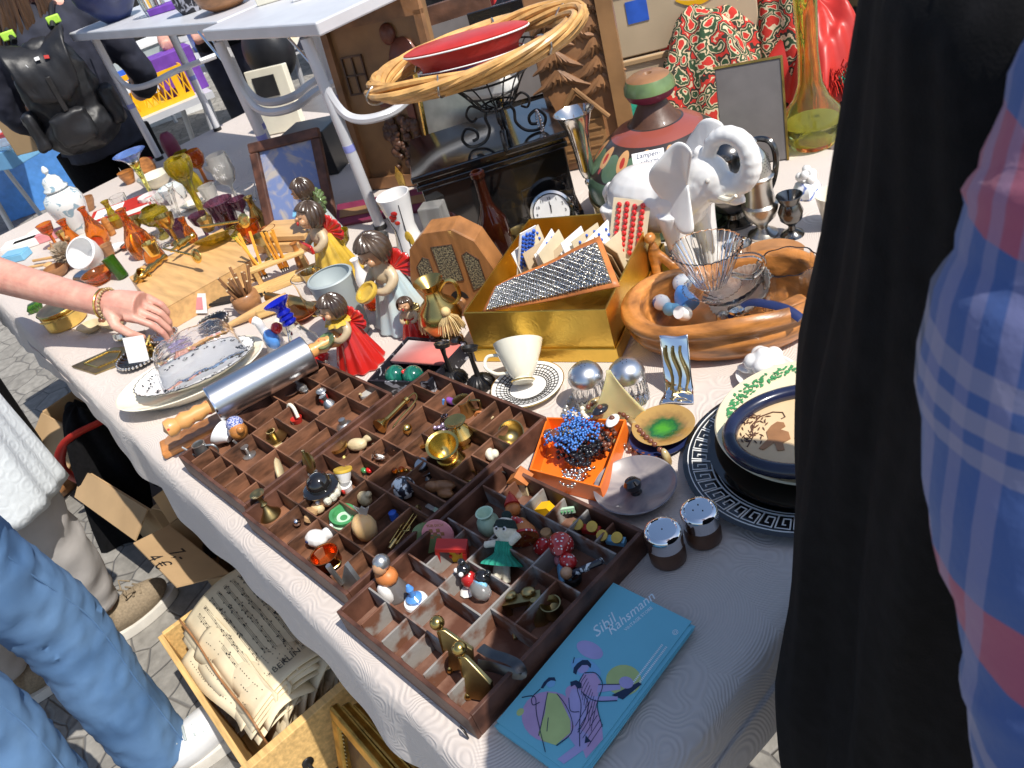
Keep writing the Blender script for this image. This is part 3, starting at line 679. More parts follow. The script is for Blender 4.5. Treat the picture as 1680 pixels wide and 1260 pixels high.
ls = thing('ceramic_lampshade', 'big dark ceramic lampshade painted with green leaves and red flowers, with a round knob', 'lampshade', p); ls.scale = (1.13, 1.13, 1.1)
m = M(); m.lathe([(.120, 0), (.128, .004), (.134, .06), (.136, .085), (.132, .097), (.118, .118), (.095, .142), (.07, .16), (.046, .17)], n=56); m.obj('shade', 'painted_shade', ls)
m = M(); m.lathe([(.1285, .03), (.1375, .055), (.1375, .062), (.130, .066)], n=56); m.obj('rim_band', 'brass_dark', ls)
m = M(); m.lathe([(.046, .169), (.040, .174), (.026, .198), (.022, .205), (0, .206)], n=40); m.obj('neck', 'carved_dark', ls)
m = M(); m.lathe([(.02, .203), (.037, .212), (.043, .224)], n=40); m.obj('knob_lower', 'plum', ls)
m = M(); m.lathe([(.043, .224), (.042, .235), (.036, .245)], n=40); m.obj('knob_ring', 'green_glaze', ls)
m = M(); m.lathe([(.036, .245), (.028, .250), (.008, .251), (.005, .247), (0, .247)], n=40); m.obj('knob_top', 'carved_wood', ls)
# price note
nt_ = thing('price_note', 'white handwritten note reading Lampenschirm 10,- stuck on the ceramic lampshade', 'note', D(1045, 248, .0) if False else p+V((0, 0, 0)))
T = RZ(30) @ TR(0, -.132, .162) @ RZ(8) @ RX(48)
m = M(); m.box((0, 0, 0), (.058, .036, .0006), T=T); m.obj('paper', 'white_paper', nt_, smooth=False)
m = M(); m.text('Lampen-\nschirm\n  10,-', .0125, T @ TR(0, .007, .0006), shear=.25); m.obj('handwriting', 'navy', nt_, smooth=False)
# ---------------------------------------------------------------- white elephant
ep = thing('elephant_figurine', 'large glossy white china elephant with its trunk raised high', 'figurine', P(1146, 440)+V((-.05, .01, 0)), rz=radians(4))
m = M(); s = .99
def S(x, y, z): return V((x, y, z))*s
m.ball(S(-.035, 0, .125), (.090*s, .058*s, .064*s), 20); m.ball(S(.02, 0, .13), (.055*s, .05*s, .06*s), 20)
m.ball(S(.085, 0, .175), (.040*s, .034*s, .040*s), 18); m.ball(S(.105, 0, .155), (.030*s, .026*s, .026*s), 16)
m.tube([S(.04, 0, .14), S(.085, 0, .17)], [.045*s, .036*s], 12)
for x, y in ((.045, .028), (.03, -.030), (-.085, .026), (-.095, -.026)):
    m.tube([S(x-.004, y, .12), S(x, y*1.05, .07), S(x+.003, y*1.1, .03), S(x+.006, y*1.1, .0)], [.03*s, .023*s, .019*s, .022*s], 14)
tr = catmull([S(.115, 0, .165), S(.140, 0, .163), S(.162, 0, .182), S(.168, 0, .212), S(.156, 0, .240), S(.130, 0, .249), S(.106, 0, .238), S(.098, 0, .222), S(.085, 0, .212), S(.07, 0, .222)], 6)
m.tube(tr, [(.020-.010*i/len(tr))*s*(1+.05*cos(i*2.2)) for i in range(len(tr))], 14)
m.tube([S(.115, 0, .145), S(.135, 0, .135), S(.15, 0, .138)], [.016*s, .010*s, .006*s], 10)
m.tube(catmull([S(-.118, 0, .145), S(-.135, 0, .125), S(-.137, .004, .09), S(-.13, 0, .06)], 4), [.009*s]*5+[.006*s]*8, 8)
m.obj('body', 'white_porc', ep, rm=.0032)
for y in (1, -1):
    m = M()
    def ear(u, v):
        a = radians(-105+225*u); r = v*.072*(1+.08*sin(4*a+1))
        return S(.070-r*cos(a)*.8, y*(.036+r*.22+.009*sin(a*3)*v*v), .176+sin(a)*r*1.05)
    m.grid(ear, 20, 8); m.obj('ear', 'white_porc', ep, solid=.005, sub=1)
    m = M(); m.tube(catmull([S(.112, y*.018, .15), S(.135, y*.024, .148), S(.15, y*.026, .158)], 3), [.005*s]*4+[.003*s]*3, 8); m.obj('tusk', 'cream_porc', ep)
    m = M(); m.ball(S(.104, y*.030, .182), .0042, 8); m.obj('eye', 'stone_grey', ep)
# ---------------------------------------------------------------- teapot, caster, little vase, photo frame
tp = thing('teapot', 'dark tarnished silver teapot with a domed lid behind the white elephant', 'teapot', P(1205, 362))
m = M(); m.lathe(mm([(0, 0), (42, 0), (42, 5), (22, 12), (20, 20), (46, 40), (58, 70), (56, 95), (44, 118), (36, 128), (36, 136)]), n=40); m.obj('body', 'dark_silver', tp)
m = M(); m.lathe(mm([(40, 136), (40, 140), (30, 154), (12, 162), (5, 164), (4, 170), (9, 176), (7, 184), (0, 187)]), n=40); m.obj('lid', 'dark_silver', tp)
m = M(); m.tube(catmull([(.035, 0, .135), (.06, 0, .165), (.092, 0, .165), (.10, 0, .13), (.085, 0, .08), (.055, 0, .06)], 6), .0055, 8); m.obj('handle', 'dark_silver', tp)
m = M(); m.tube(catmull([(-.05, 0, .06), (-.08, 0, .09), (-.09, 0, .13)], 6), [.013-.0005*i for i in range(13)], 10); m.obj('spout', 'dark_silver', tp)
cs = thing('sugar_caster', 'tall silver sugar caster with a pierced pointed top', 'caster', P(1252, 385))
m = M(); m.lathe(mm([(0, 0), (27, 0), (27, 4), (16, 10), (10, 16), (11, 22), (26, 38), (32, 56), (32, 62), (27, 66), (24, 90), (25, 112)]), n=36); m.obj('body', 'silver_dull', cs)
m = M(); m.lathe(mm([(28, 112), (29, 116), (25, 119), (23, 140), (17, 158), (8, 170), (5, 174), (6, 179), (3, 184), (0, 188)]), n=36); m.obj('pierced_top', 'silver_dull', cs)
m = M()
for j in range(7):
    for i in range(22):
        a = 2*pi*(i+.5*(j % 2))/22; z = .124+j*.0045; r = .0238-.0007*max(0, j-3); m.ball((r*cos(a), r*sin(a), z), .0009, 5)
tag(m.obj('pierced_hole', 'black_plastic', cs), kind='stuff')
LT('goblet', 'little dark engraved silver goblet to the right of the sugar caster', 'goblet', P(1300, 385), [(0, 0), (22, 0), (20, 5), (7, 12), (6, 20), (20, 34), (23, 50), (17, 66), (24, 82), (22, 82), (15, 66), (0, 40)], 'dark_silver', k=.95)
LT('porcelain_vase', 'cream porcelain cup behind the small dark goblet, at the black jacket edge', 'vase', P(1345, 375)+V((.02, .02, 0)), [(0, 0), (22, 0), (24, 20), (30, 45), (33, 62), (31, 62), (22, 20), (0, 6)], 'cream_porc')
bk_ = thing('leather_folder', 'upright grey-brown leather picture folder leaning behind the silver teapot', 'folder', P(1218, 285)+V((0, .05, 0)), rz=radians(28))
m = M(); m.box((0, 0, .10), (.13, .012, .20), T=RX(-14)); m.obj('cover', 'grey_plain', bk_, bevel=.002, smooth=False)
m = M(); m.box((.066, .0, .10), (.004, .016, .202), T=RX(-14)); m.box((0, 0, .202), (.135, .016, .004), T=RX(-14)); m.obj('edge_strip', 'gilt_frame', bk_, smooth=False)
MT['grey_plain'].node_tree.nodes['Principled BSDF'].inputs['Roughness'].default_value = .35
LT('glass_carafe', 'tall yellow-green glass carafe with a bulbous base beside the black jacket', 'carafe', P(1335, 235), [(0, 0), (45, 0), (48, 6), (62, 30), (64, 50), (55, 75), (35, 100), (24, 130), (20, 190), (22, 270), (24, 340), (21, 340), (17, 190), (21, 130), (32, 98), (51, 74), (58, 50), (40, 10), (0, 8)], 'yellow_glass', n=40)
t = thing('china_figurine', 'small blue and white china ornament by the glass carafe', 'figurine', P(1325, 320))
m = M(); m.lathe(mm([(0, 0), (24, 0), (26, 12), (20, 26), (14, 30)]), n=20, flute=.1, nf=7); m.obj('base', 'blue_white_porc', t)
m = M(); [m.ball((.012*cos(i), .012*sin(i), .035+.006*(i % 3)), .009, 8) for i in range(7)]; m.obj('flowers', 'white_porc', t)
# ---------------------------------------------------------------- wooden bowl and what it holds
wb = thing('wooden_bowl', 'big thick-rimmed carved wooden bowl filled with ornaments', 'bowl', P(1176, 548)+V((.012, .02, 0)), rz=radians(42))
def wbowl(u, v):
    a = 2*pi*u; lob = 1+.035*cos(2*a+.6)+.045*abs(sin(1.5*a+.2))
    pr = [(0, .012), (.078, .012), (.098, .03), (.108, .058), (.112, .072), (.124, .078), (.136, .070), (.138, .058), (.126, .050), (.132, .036), (.122, .016), (.105, 0), (0, 0)]
    k = v*(len(pr)-1); i = min(int(k), len(pr)-2); f = k-i; r = pr[i][0]*(1-f)+pr[i+1][0]*f; z = pr[i][1]*(1-f)+pr[i+1][1]*f
    return (r*lob*cos(a)*1.1, r*lob*sin(a)*.80, z*(1+.10*sin(3*a)))
m = M(); m.grid(wbowl, 64, 40, cu=True); m.obj('body', 'honey_wood', wb, auto=180)
m = M(); m.box((.06, -.088, .060), (.045, .03, .022), T=RZ(20)); m.obj('carved_leaf', 'honey_wood', wb, bevel=.008)
def wbp(x, y, z=TZ+.03): return P(x, y, z)
# draped blue and white figure
t = thing('figurine', 'blue and white ballerina-like china doll slumped in the wooden bowl', 'figurine', wbp(1130, 505, TZ+.035))
m = M(); m.ball((-.02, .02, .03), (.018, .017, .015), 12); m.obj('bonnet', 'blue_white_porc', t)
m = M(); m.tube(catmull([(-.018, .016, .03), (-.008, .0, .022), (.01, -.01, .012)], 4), [.008, .009, .010, .012, .014, .016, .018, .019, .02], 12); m.obj('dress', 'sky_blue', t)
m = M(); m.ball((-.035, -.022, .016), (.016, .014, .013), 12); m.obj('white_cushion', 'blue_white_porc', t)
m = M(); m.tube([(-.012, -.028, .013), (.012, -.02, .014)], [.009, .009], 10); m.ball((-.014, -.03, .013), .011, 10); m.obj('arm', 'light_blue', t)
m = M(); m.lathe(mm([(0, 0), (11, 0), (12, 10), (10, 22), (0, 22)]), T=TR(.015, -.026, .008) @ RX(50)); m.obj('small_pot', 'white_porc', t)
# glass filter cup on saucer
fc = thing('coffee_filter_cup', 'clear fluted glass coffee filter with a handle, perched on the wooden bowl', 'coffee filter', P(1168, 470, TZ+.075))
m = M(); m.lathe(mm([(44, 0), (45, 2), (20, 4), (24, 8), (52, 66), (54, 70), (51, 70), (48, 64), (20, 8), (0, 6)]), n=120, flute=.028, nf=30); m.obj('cup', 'clear_glass', fc)
m = M(); m.tube(catmull([(.048, .0, .062), (.075, .01, .064), (.088, .012, .052), (.07, .006, .028), (.04, 0, .03)], 6), .004, 8); m.obj('handle', 'clear_glass', fc)
LT('glass_saucer', 'clear cut-glass dish with a rayed pattern under the glass coffee filter', 'dish', P(1212, 486, TZ+.055)+V((.0, .0, 0)), [(0, 0), (24, 0), (30, 4), (48, 18), (50, 22), (47, 21), (28, 7), (0, 4)], 'clear_glass', flute=.02, nf=30, n=120, lean=(200, 18))
LT('ceramic_dish', 'white ribbed dish tilted in the right side of the wooden bowl', 'dish', P(1225, 492, TZ+.04), [(0, 0), (26, 0), (44, 14), (52, 24), (50, 24), (40, 15), (0, 4)], 'frost_glass', flute=.02, nf=36, n=144, lean=(60, -24))
t = thing('wrist_watch', 'black strap watch curled over the right rim of the wooden bowl', 'watch', P(1255, 512, TZ+.06))
m = M(); m.tube(catmull([(-.05, -.02, -.01), (-.03, 0, .008), (0, .0, .015), (.035, .0, .014), (.06, -.004, .006)], 6), .007, 8, flat=.35); m.obj('strap', 'navy', t)
m = M(); m.lathe(mm([(0, 0), (12, 0), (13, 5), (0, 7)]), T=TR(-.04, -.012, 0)); m.obj('dial_case', 'chrome', t)
for x, y, mt, lb in ((1187, 528, 'silver_dull', 'small steel tap fitting lying in the wooden bowl'), (1228, 535, 'gunmetal', 'dark glass stopper lying in the right of the wooden bowl'), (1208, 545, 'black_plastic', 'black bead cluster at the bottom of the wooden bowl')):
    t = thing('trinket', lb, 'trinket', P(x, y, TZ+.03))
    m = M(); m.ball((0, 0, .01), .010, 10); m.obj('ball', mt, t); m = M(); m.tube([(0, 0, .01), (.012, -.014, .02)], [.006, .004]); m.obj('stem', mt, t)
LT('glass_goblet', 'large wavy brown-tinted glass vase lying against the right of the wooden bowl', 'vase', P(1300, 520), [(0, 0), (40, 0), (46, 30), (40, 70), (44, 100), (41, 100), (36, 70), (42, 30), (0, 6)], 'clear_glass', flute=.04, nf=9, n=54)
LT('wooden_plate', 'round turned wooden plate lying behind the glass coffee filter', 'plate', P(1265, 430), [(0, 0), (40, 0), (58, 8), (60, 12), (40, 8), (36, 11), (20, 9), (16, 12), (0, 12)], 'mid_wood', n=40)
t = thing('toy_dog', 'small golden wooden animal figure between the gold box and the wooden bowl', 'figurine', P(1082, 460))
m = M(); m.ball((0, 0, .05), (.012, .012, .03), 10); m.ball((.0, -.004, .088), (.010, .012, .010), 10); m.tube([(0, 0, .05), (.004, -.01, 0)], [.010, .007]); m.tube([(0, 0, .05), (-.006, .01, 0)], [.010, .007]); m.tube([(0, 0, .06), (.03, .01, .03), (.05, .0, .028)], [.008, .01, .007])
m.obj('body', 'honey_wood', t, rm=.002)
t = thing('yellow_tray', 'yellow painted tray with a green motif under the legs of the white elephant', 'tray', P(1110, 452), rz=radians(20))
m = M(); m.box((0, 0, .006), (.13, .05, .012)); m.obj('slab', 'yellow_paint', t, bevel=.004)
m = M(); [m.ball((.01+.006*cos(i*1.3), -.012+.004*sin(i*1.3), .0122), (.003, .003, .0008), 6) for i in range(5)]; m.obj('green_motif', 'bright_green', t)
# ================================================================ singing angel figurines
def angel(label, p, H, rz, skirt, wing, hold, hair='fig_hair', bod='fig_cream', collar=None, lean=0, mouth=True):
    t = thing('angel_figurine', label, 'figurine', p, 'painted singing angel figurines', radians(rz)); k = H/.15
    def K(x, y, z): return V((x, y, z))*k
    m = M(); m.lathe([(r*k, z*k) for r, z in ((0, 0), (.047, 0), (.050, .004), (.044, .02), (.034, .045), (.025, .07), (.019, .085), (.0, .09))], n=72, flute=.07, nf=11, sy=.85, T=TR(K(.0, .006, 0))); m.obj('skirt', skirt, t)
    m = M(); m.ball(K(0, 0, .086), tuple(x*k for x in (.019, .016, .018)), 14)
    m.tube([K(0, 0, .095), K(0, -.003, .108)], [.009*k, .0075*k], 10)
    for s_ in (-1, 1):
        m.tube(catmull([K(s_*.014, 0, .095), K(s_*.025, -.004, .084), K(s_*.022, -.020, .074), K(s_*.009, -.027, .074)], 4), [.009*k-.0003*i*k for i in range(13)], 10)
    m.obj('torso', bod, t, rm=.0022*k)
    hd = thing('head', None, None) if False else None
    T = TR(K(0, -.005, .126)) @ RX(-lean) @ Matrix.Scale(1.3, 4)
    m = M(); m.ball((0, 0, 0), (.0155*k, .0155*k, .0165*k), 18, T=T); m.ball((0, -.0155*k, -.0015*k), (.0022*k, .003*k, .0024*k), 8, T=T)
    for s_ in (-1, 1): m.ball((s_*.0075*k, -.0115*k, -.005*k), (.0052*k, .0045*k, .0048*k), 10, T=T)
    h = m.obj('head', 'fig_skin', t)
    m = M()
    for s_ in (-1, 1): m.tube([T @ (K(s_*.0058+a*.0032, -.0150+.002*abs(a), .0015-.0016*(1-a*a))) for a in (-1, -.5, 0, .5, 1)], .0006*k, n=5)
    m.obj('closed_eye', 'black_plastic', h)
    if mouth: m = M(); m.ball((0, -.0155*k, -.0078*k), (.0026*k, .0016*k, .0030*k), 8, T=T); m.obj('mouth', 'red_plain', h)
    m = M(); n = 30
    def hair_f(u, v):
        a = 2*pi*u; el = radians(90-128*v); f = (cos(a+pi/2)+1)/2                # front is -y
        front = max(0, -sin(a)); el2 = radians(90-(62 if front > .55 else 62+(128-62)*min(1, (.55-front)*4))*v) if front > .25 else el
        r = .0195*k*(1+.035*cos(22*a)); return T @ V((r*cos(a)*cos(el2), r*sin(a)*cos(el2)+.0015*k, r*sin(el2)))
    m.grid(hair_f, 66, 12, cu=True); m.obj('hair', hair, t, solid=.003*k)
    for s_ in (-1, 1):
        m = M()
        def wf(u, v):
            a = radians(-40+150*u); r = v*.030*k*(1+.10*abs(sin(3.5*pi*u))); e = V((s_*.75, .5, 0)).normalized()
            return K(s_*.005, .013, .088)+e*r*cos(a)+V((0, 0, r*sin(a)))+V((-e.y*s_, e.x*s_, 0))*(.0035*k*v*abs(sin(7*pi*u)))
        m.grid(wf, 43, 6)
        m.obj('wing', wing, t, solid=.0022*k)
    if collar: m = M(); m.lathe([(.008*k, 0), (.021*k, -.002*k), (.024*k, -.007*k), (.012*k, -.004*k)], n=48, T=TR(K(0, -.003, .104)), flute=.1, nf=10); m.obj('ruff', collar, t)
    m = M()
    if hold == 'bowl': m.lathe([(r*k, z*k) for r, z in ((0, 0), (.010, 0), (.017, .008), (.018, .012), (.013, .011), (0, .004))], n=24, sx=1.15, T=TR(K(0, -.036, .068)) @ RX(20)); m.obj('bowl', 'green_glaze', t)
    elif hold == 'tambourine': m.lathe([(r*k, z*k) for r, z in ((.0, 0), (.016, 0), (.018, .003), (.018, .007), (.014, .008), (.012, .004), (0, .003))], n=24, T=TR(K(0, -.036, .074)) @ RX(28)); m.obj('tambourine', 'yellow_glaze', t)
    elif hold == 'zither': m.box(K(0, -.03, .078), tuple(x*k for x in (.05, .006, .016)), T=None, rz=0); m.obj('zither', 'red_glaze', t, bevel=.002*k)
    elif hold == 'book': m.box(K(0, -.032, .082), tuple(x*k for x in (.036, .022, .004))); m.obj('song_book', 'light_blue', t, bevel=.001)
    else: m.ball(K(0, -.032, .078), .007*k, 8); m.obj('star', 'yellow_glaze', t)
    return t
angel('angel figurine with bobbed dark hair, yellow ruff and green bowl in a spreading red skirt', P(590, 597), .150, -4, 'red_glaze', 'red_glaze', 'bowl', collar='yellow_glaze')
angel('tall angel figurine in a pale blue skirt holding a yellow tambourine, with coral wings', P(664, 531), .196, 2, 'blue_glaze', 'red_glaze', 'tambourine', lean=-12, mouth=False)
angel('angel figurine in a yellow skirt lifting its face and playing a red zither', P(555, 455), .185, -8, 'yellow_glaze', 'red_glaze', 'zither', lean=18)
angel('dark-haired angel figurine with green-tipped wings holding a pale blue song book at the back', P(535, 395), .165, -35, 'blue_glaze', 'green_glaze', 'book')
angel('tiny angel figurine in a red dress with a yellow star, beside the straw tassels', P(686, 553), .088, 35, 'red_glaze', 'brass_dark', 'star', lean=14)
# ---------------------------------------------------------------- middle row
p = P(694, 452)
vs = thing('boot_vase', 'white waisted vase with an orange poppy and yellow leaf painted on it', 'vase', p, rz=radians(36))
m = M(); m.lathe(mm([(0, 0), (40, 0), (42, 10), (38, 50), (26, 100), (24, 120), (32, 165), (36, 188), (33, 188), (29, 165), (20, 120), (0, 110)]), n=40, sx=.95); m.obj('body', 'white_porc', vs)
def onv(x, z, dz=0):
    pr = [(0, 41), (10, 42.5), (50, 38.5), (100, 26.5), (120, 24.5), (165, 32.5), (188, 36.5)]
    for (z0, r0), (z1, r1) in zip(pr, pr[1:]):
        if z0 <= z <= z1: r = r0+(r1-r0)*(z-z0)/(z1-z0); break
    a = x/r; return V((r*sin(a)*.95, -r*cos(a), z))/1000
def stroke(m, pts, r): m.tube([onv(x, z) for x, z in pts], r, n=6)
m = M(); [m.ball(onv(x, z), (r, .0012, r*.8), 8) for x, z, r in ((-4, 152, .008), (2, 160, .007), (0, 138, .006), (-8, 145, .005))]; m.obj('poppy', 'red_glaze', vs)
m = M(); m.ball(onv(12, 95), (.009, .0014, .022), 10); m.obj('leaf', 'yellow_glaze', vs)
m = M(); [stroke(m, q, .0009) for q in ([(-22, 150), (-14, 120), (-12, 95), (-10, 60)], [(18, 175), (13, 140), (10, 110), (12, 70)], [(-6, 40), (8, 44), (20, 42)], [(2, 30), (4, 55)], [(10, 30), (12, 56)])]; m.obj('black_line', 'black_plastic', vs)
LT('tumbler', 'plain grey tapered plastic tumbler behind the red-skirted angel', 'tumbler', P(582, 545), openp([(30, 0), (31, 3), (42, 118), (43, 122), (41, 124)], 3), 'grey_plastic', n=44, k=1.05, lean=(0, 0))
LT('glass_jar', 'open square-ish clear glass jar in front of the yellow-skirted angel', 'jar', P(528, 508), openp([(26, 0), (28, 4), (30, 70), (34, 84)], 2), 'clear_glass', n=28)
cg = thing('glass_bulb_vase', 'clear bulb-shaped glass vase with a coiled cobalt blue neck', 'vase', P(520, 590)+V((-.012, .0, 0)))
T = RZ(10) @ RY(-14)
m = M(); m.lathe(mm([(0, 0), (25, 0), (32, 20), (30, 40), (16, 62), (12, 78), (12, 84), (10, 84), (10, 78), (28, 40), (29, 20), (0, 4)]), T=T, n=32); m.obj('bulb', 'clear_glass', cg)
m = M(); m.lathe(mm([(12, 80), (15, 84), (12, 89), (16, 94), (12, 99), (15, 104), (11, 110), (13, 116), (25, 126), (26, 129), (22, 128), (9, 116)]), T=T, n=36); m.obj('neck', 'cobalt_glass', cg)
LT('maraca', 'glossy red rounded toy behind the end of the rolling pin', 'toy', P(532, 590)+V((.01, .0, 0)), [(0, 0), (14, 4), (20, 18), (18, 32), (8, 42), (0, 44)], 'red_gloss', lean=(200, 55))
gs = thing('goose_figurine', 'white china goose with blue wings and an orange beak', 'figurine', P(460, 580), rz=radians(0))
m = M(); m.ball((0, 0, .03), (.026, .018, .028), 14); m.tube(catmull([(0, 0, .03), (-.012, -.004, .055), (-.012, -.006, .075), (-.02, -.01, .082)], 4), [.016]*3+[.009]*10, 10); m.tube([(0, 0, .02), (.0, 0, 0)], [.02, .022], 12); m.obj('body', 'white_porc', gs, rm=.0022)
m = M(); m.ball((.012, -.006, .042), (.020, .014, .022), 12); m.obj('wing', 'sky_blue', gs); m = M(); m.lathe(mm([(6, 0), (0, 16)]), T=TR(-.025, -.012, .08) @ RY(-110), n=10); m.obj('beak', 'orange_paint', gs)
m = M(); m.ball((.02, .01, .06), .012, 10); m.obj('red_bonnet', 'red_gloss', gs)
# rolling pin
A = P(348, 665, TZ+.068); B = P(508, 578, TZ+.068); ax = (B-A).normalized(); Lr = (B-A).length
rp = thing('rolling_pin', 'shiny aluminium rolling pin with a worn red and bare wood handle', 'rolling pin', A); TA = AX((0, 0, 0), ax)
m = M(); m.lathe([(.016, .002), (.031, .0), (.033, .002), (.033, Lr-.002), (.031, Lr), (.016, Lr-.002)], T=TA, n=48); m.obj('metal_barrel', 'alu', rp)
for sg, z0 in ((-1, .01), (1, Lr-.01)):
    m = M(); m.lathe([(0, 0), (.009, 0), (.010, sg*.018), (.0085, sg*.024), (.0115, sg*.036), (.009, sg*.046), (.0125, sg*.060), (.009, sg*.072), (.013, sg*.082), (.012, sg*.092), (0, sg*.098)], c=(0, 0, z0), T=TA, n=20, sx=1.3, sy=1.3); h = m.obj('handle', 'pin_wood', rp) if 'pin_wood' in MT else m.obj('handle', mk('pin_wood', (.66, .32, .10), .4, scale=70, col2=(.55, .03, .02), thr=(.36, .40), coat=.3), rp)
m = M(); m.lathe([(.0337, .001), (.0337, .004)], T=TA, n=48); m.obj('end_ring', 'chrome', rp)
wbd = thing('breakfast_board', 'small honey-coloured wooden board under the handle of the rolling pin', 'board', P(335, 712, TZ), rz=radians(-18))
m = M(); m.box((0, 0, .008), (.05, .15, .014)); m.obj('slab', 'honey_wood', wbd, bevel=.004, smooth=False)
m = M(); m.lathe(mm([(0, 0), (15, 0), (0, 1)]), T=TR(-.008, -.05, .0155), n=16, sx=1.3); m.obj('carved_leaf', 'mid_wood', wbd)
# oval dishes
def oval(name, label, p, a, b, prof, mt, rz, parts=(), flute=0, nf=1):
    t = thing(name, label, 'dish', p, None, radians(rz))
    m = M(); m.lathe([(r, z) for r, z in prof], sx=a, sy=b, n=96, flute=flute, nf=nf); m.obj('body', mt, t); return t
pc = P(325, 632, TZ)
o = oval('oval_dish', 'large oval cream dish with a worn painted rim under the scalloped plate', pc, .150, .098, [(0, 0), (.6, 0), (.66, .004), (.97, .030), (1.0, .033), (.98, .034), (.64, .010), (0, .007)], 'cream_porc', 62)
o = oval('oval_plate', 'oval white plate with a grey scalloped rim and sprigs of leaves', pc+V((.006, .012, .022)), .122, .076, [(0, 0), (.6, 0), (.68, .003), (.98, .018), (1.0, .020), (.98, .021), (.66, .008), (0, .005)], 'white_porc', 62, flute=.012, nf=34)
m = M(); m.tube([((.121*cos(a))*(1+.012*cos(34*a)), .0755*sin(a)*(1+.012*cos(34*a)), .0205) for a in [2*pi*i/136 for i in range(136)]], .0011, n=5, closed=True); m.obj('rim_line', 'dark_silver', o)
m = M(); random.seed(3)
for i in range(34):
    a = 2*pi*i/34+random.uniform(-.1, .1); r = random.uniform(.74, .92); c = V((.122*cos(a)*r, .076*sin(a)*r, .0095+.012*(r-.66)/.34+.0012))
    for j in range(5): q = random.uniform(0, 6.28); m.ball(c+V((.004*cos(q), .004*sin(q), 0)), (.0022, .0012, .0007), 5)
for i in range(40): q, r = random.uniform(0, 6.28), random.uniform(.1, .6); m.ball((.122*cos(q)*r, .076*sin(q)*r, .0058), (.003, .0011, .0006), 5)
m.obj('painted_sprig', 'dark_silver', o)
m = M(); m.text('grinsen.', .018, RZ(-12) @ TR(-.02, .026, .0062), shear=.2); m.obj('lettering', 'dark_silver', o, smooth=False)
# clear plastic bag on the plate
random.seed(5)
m = M()
def bag(u, v):
    x, y = (u-.5)*.17, (v-.5)*.115
    return (x, y, .012+.055*(1-(2*u-1)**8)*(1-(2*v-1)**8)+.004*noise.noise(V((x*40, y*40, 0)))+.002*noise.noise(V((x*110, y*110, 3))))
m.grid(bag, 60, 40); bgp = m.obj('plastic_bag', 'clear_plastic', loc=pc+V((.0, .03, .030)), rz=radians(75), solid=.0006); tag(bgp, 'crinkled clear plastic bag lying on the scalloped oval plate', 'bag')
# brass plate bits left of the dishes
t = thing('glass_dish', 'dark cut-glass coaster with a beaded rim left of the oval plates', 'dish', P(233, 590))
m = M(); m.lathe(mm([(0, 2), (38, 2), (50, 10), (52, 12), (40, 6), (0, 5)]), n=96, flute=.03, nf=24); m.obj('plate', 'dark_silver', t)
m = M(); [m.ball((.05*cos(a), .05*sin(a), .011), .0035, 6) for a in [2*pi*i/36 for i in range(36)]]; m.obj('bead_rim', 'silver', t)
t = thing('brass_plaque', 'kite-shaped engraved brass plaque lying near the table edge', 'plaque', P(170, 592), rz=radians(20))
m = M(); m.prism([(-.075, -.03), (.03, -.05), (.085, .0), (.06, .05), (-.01, .045)], .001, .005); m.obj('plate', 'brass_dark', t, bevel=.001, smooth=False)
m = M(); m.tube([(-.04, -.02, .006), (.02, -.03, .006), (.05, .0, .006), (.03, .03, .006), (-.01, .025, .006)], .0018, closed=True); m.obj('raised_border', 'bright_gold', t)
t = thing('price_tag', 'blank bright white card held up by gilt wire beside the hand', 'card', P(228, 592, TZ+.012), rz=radians(35))
m = M(); m.box((0, 0, .025), (.052, .002, .055), T=RX(-25)); m.obj('card', 'white_paper', t, smooth=False)
LT('metal_bowl', 'round tin lid with a bright blue inside beside the hand', 'lid', P(213, 555), [(0, 0), (34, 0), (36, 4), (36, 14), (34, 14), (34, 3), (0, 2)], 'silver', parts=[('blue_lining', [(0, 3), (33, 3), (0, 3.4)], 'sky_blue')], lean=(120, 25))
for i, (x, y, r, mt, lb) in enumerate([(275, 560, 30, 'silver', 'small shiny cut-crystal bowl behind the plastic bag'), (355, 535, 34, 'dark_silver', 'dark cut-crystal dish behind the oval plate, right of the photo card'), (300, 575, 26, 'jewel_mixed', 'low sparkling crystal ashtray at the top of the oval plate')]):
    t = thing('crystal_dish', lb, 'dish', P(x, y))
    m = M(); m.lathe(mm([(0, 0), (r*.6, 0), (r, 14), (r*1.02, 17), (r*.9, 14), (0, 4)]), n=80, flute=.06, nf=20); m.obj('bowl', mt, t)
    m = M(); [m.ball((r/1000*.98*cos(a), r/1000*.98*sin(a), .017), .0028, 6) for a in [2*pi*i/22 for i in range(22)]]; m.obj('bead_rim', 'silver', t)
t = thing('photo_card', 'small white-bordered photo card leaning on the long wooden box lid', 'card', P(322, 518), rz=radians(22))
m = M(); m.box((0, 0, .028), (.07, .002, .045), T=RX(-30)); m.obj('card', 'white_paper', t, smooth=False); m = M(); m.box((0, -.0015, .028), (.05, .001, .028), T=RX(-30)); m.obj('photo', 'pink', t, smooth=False)
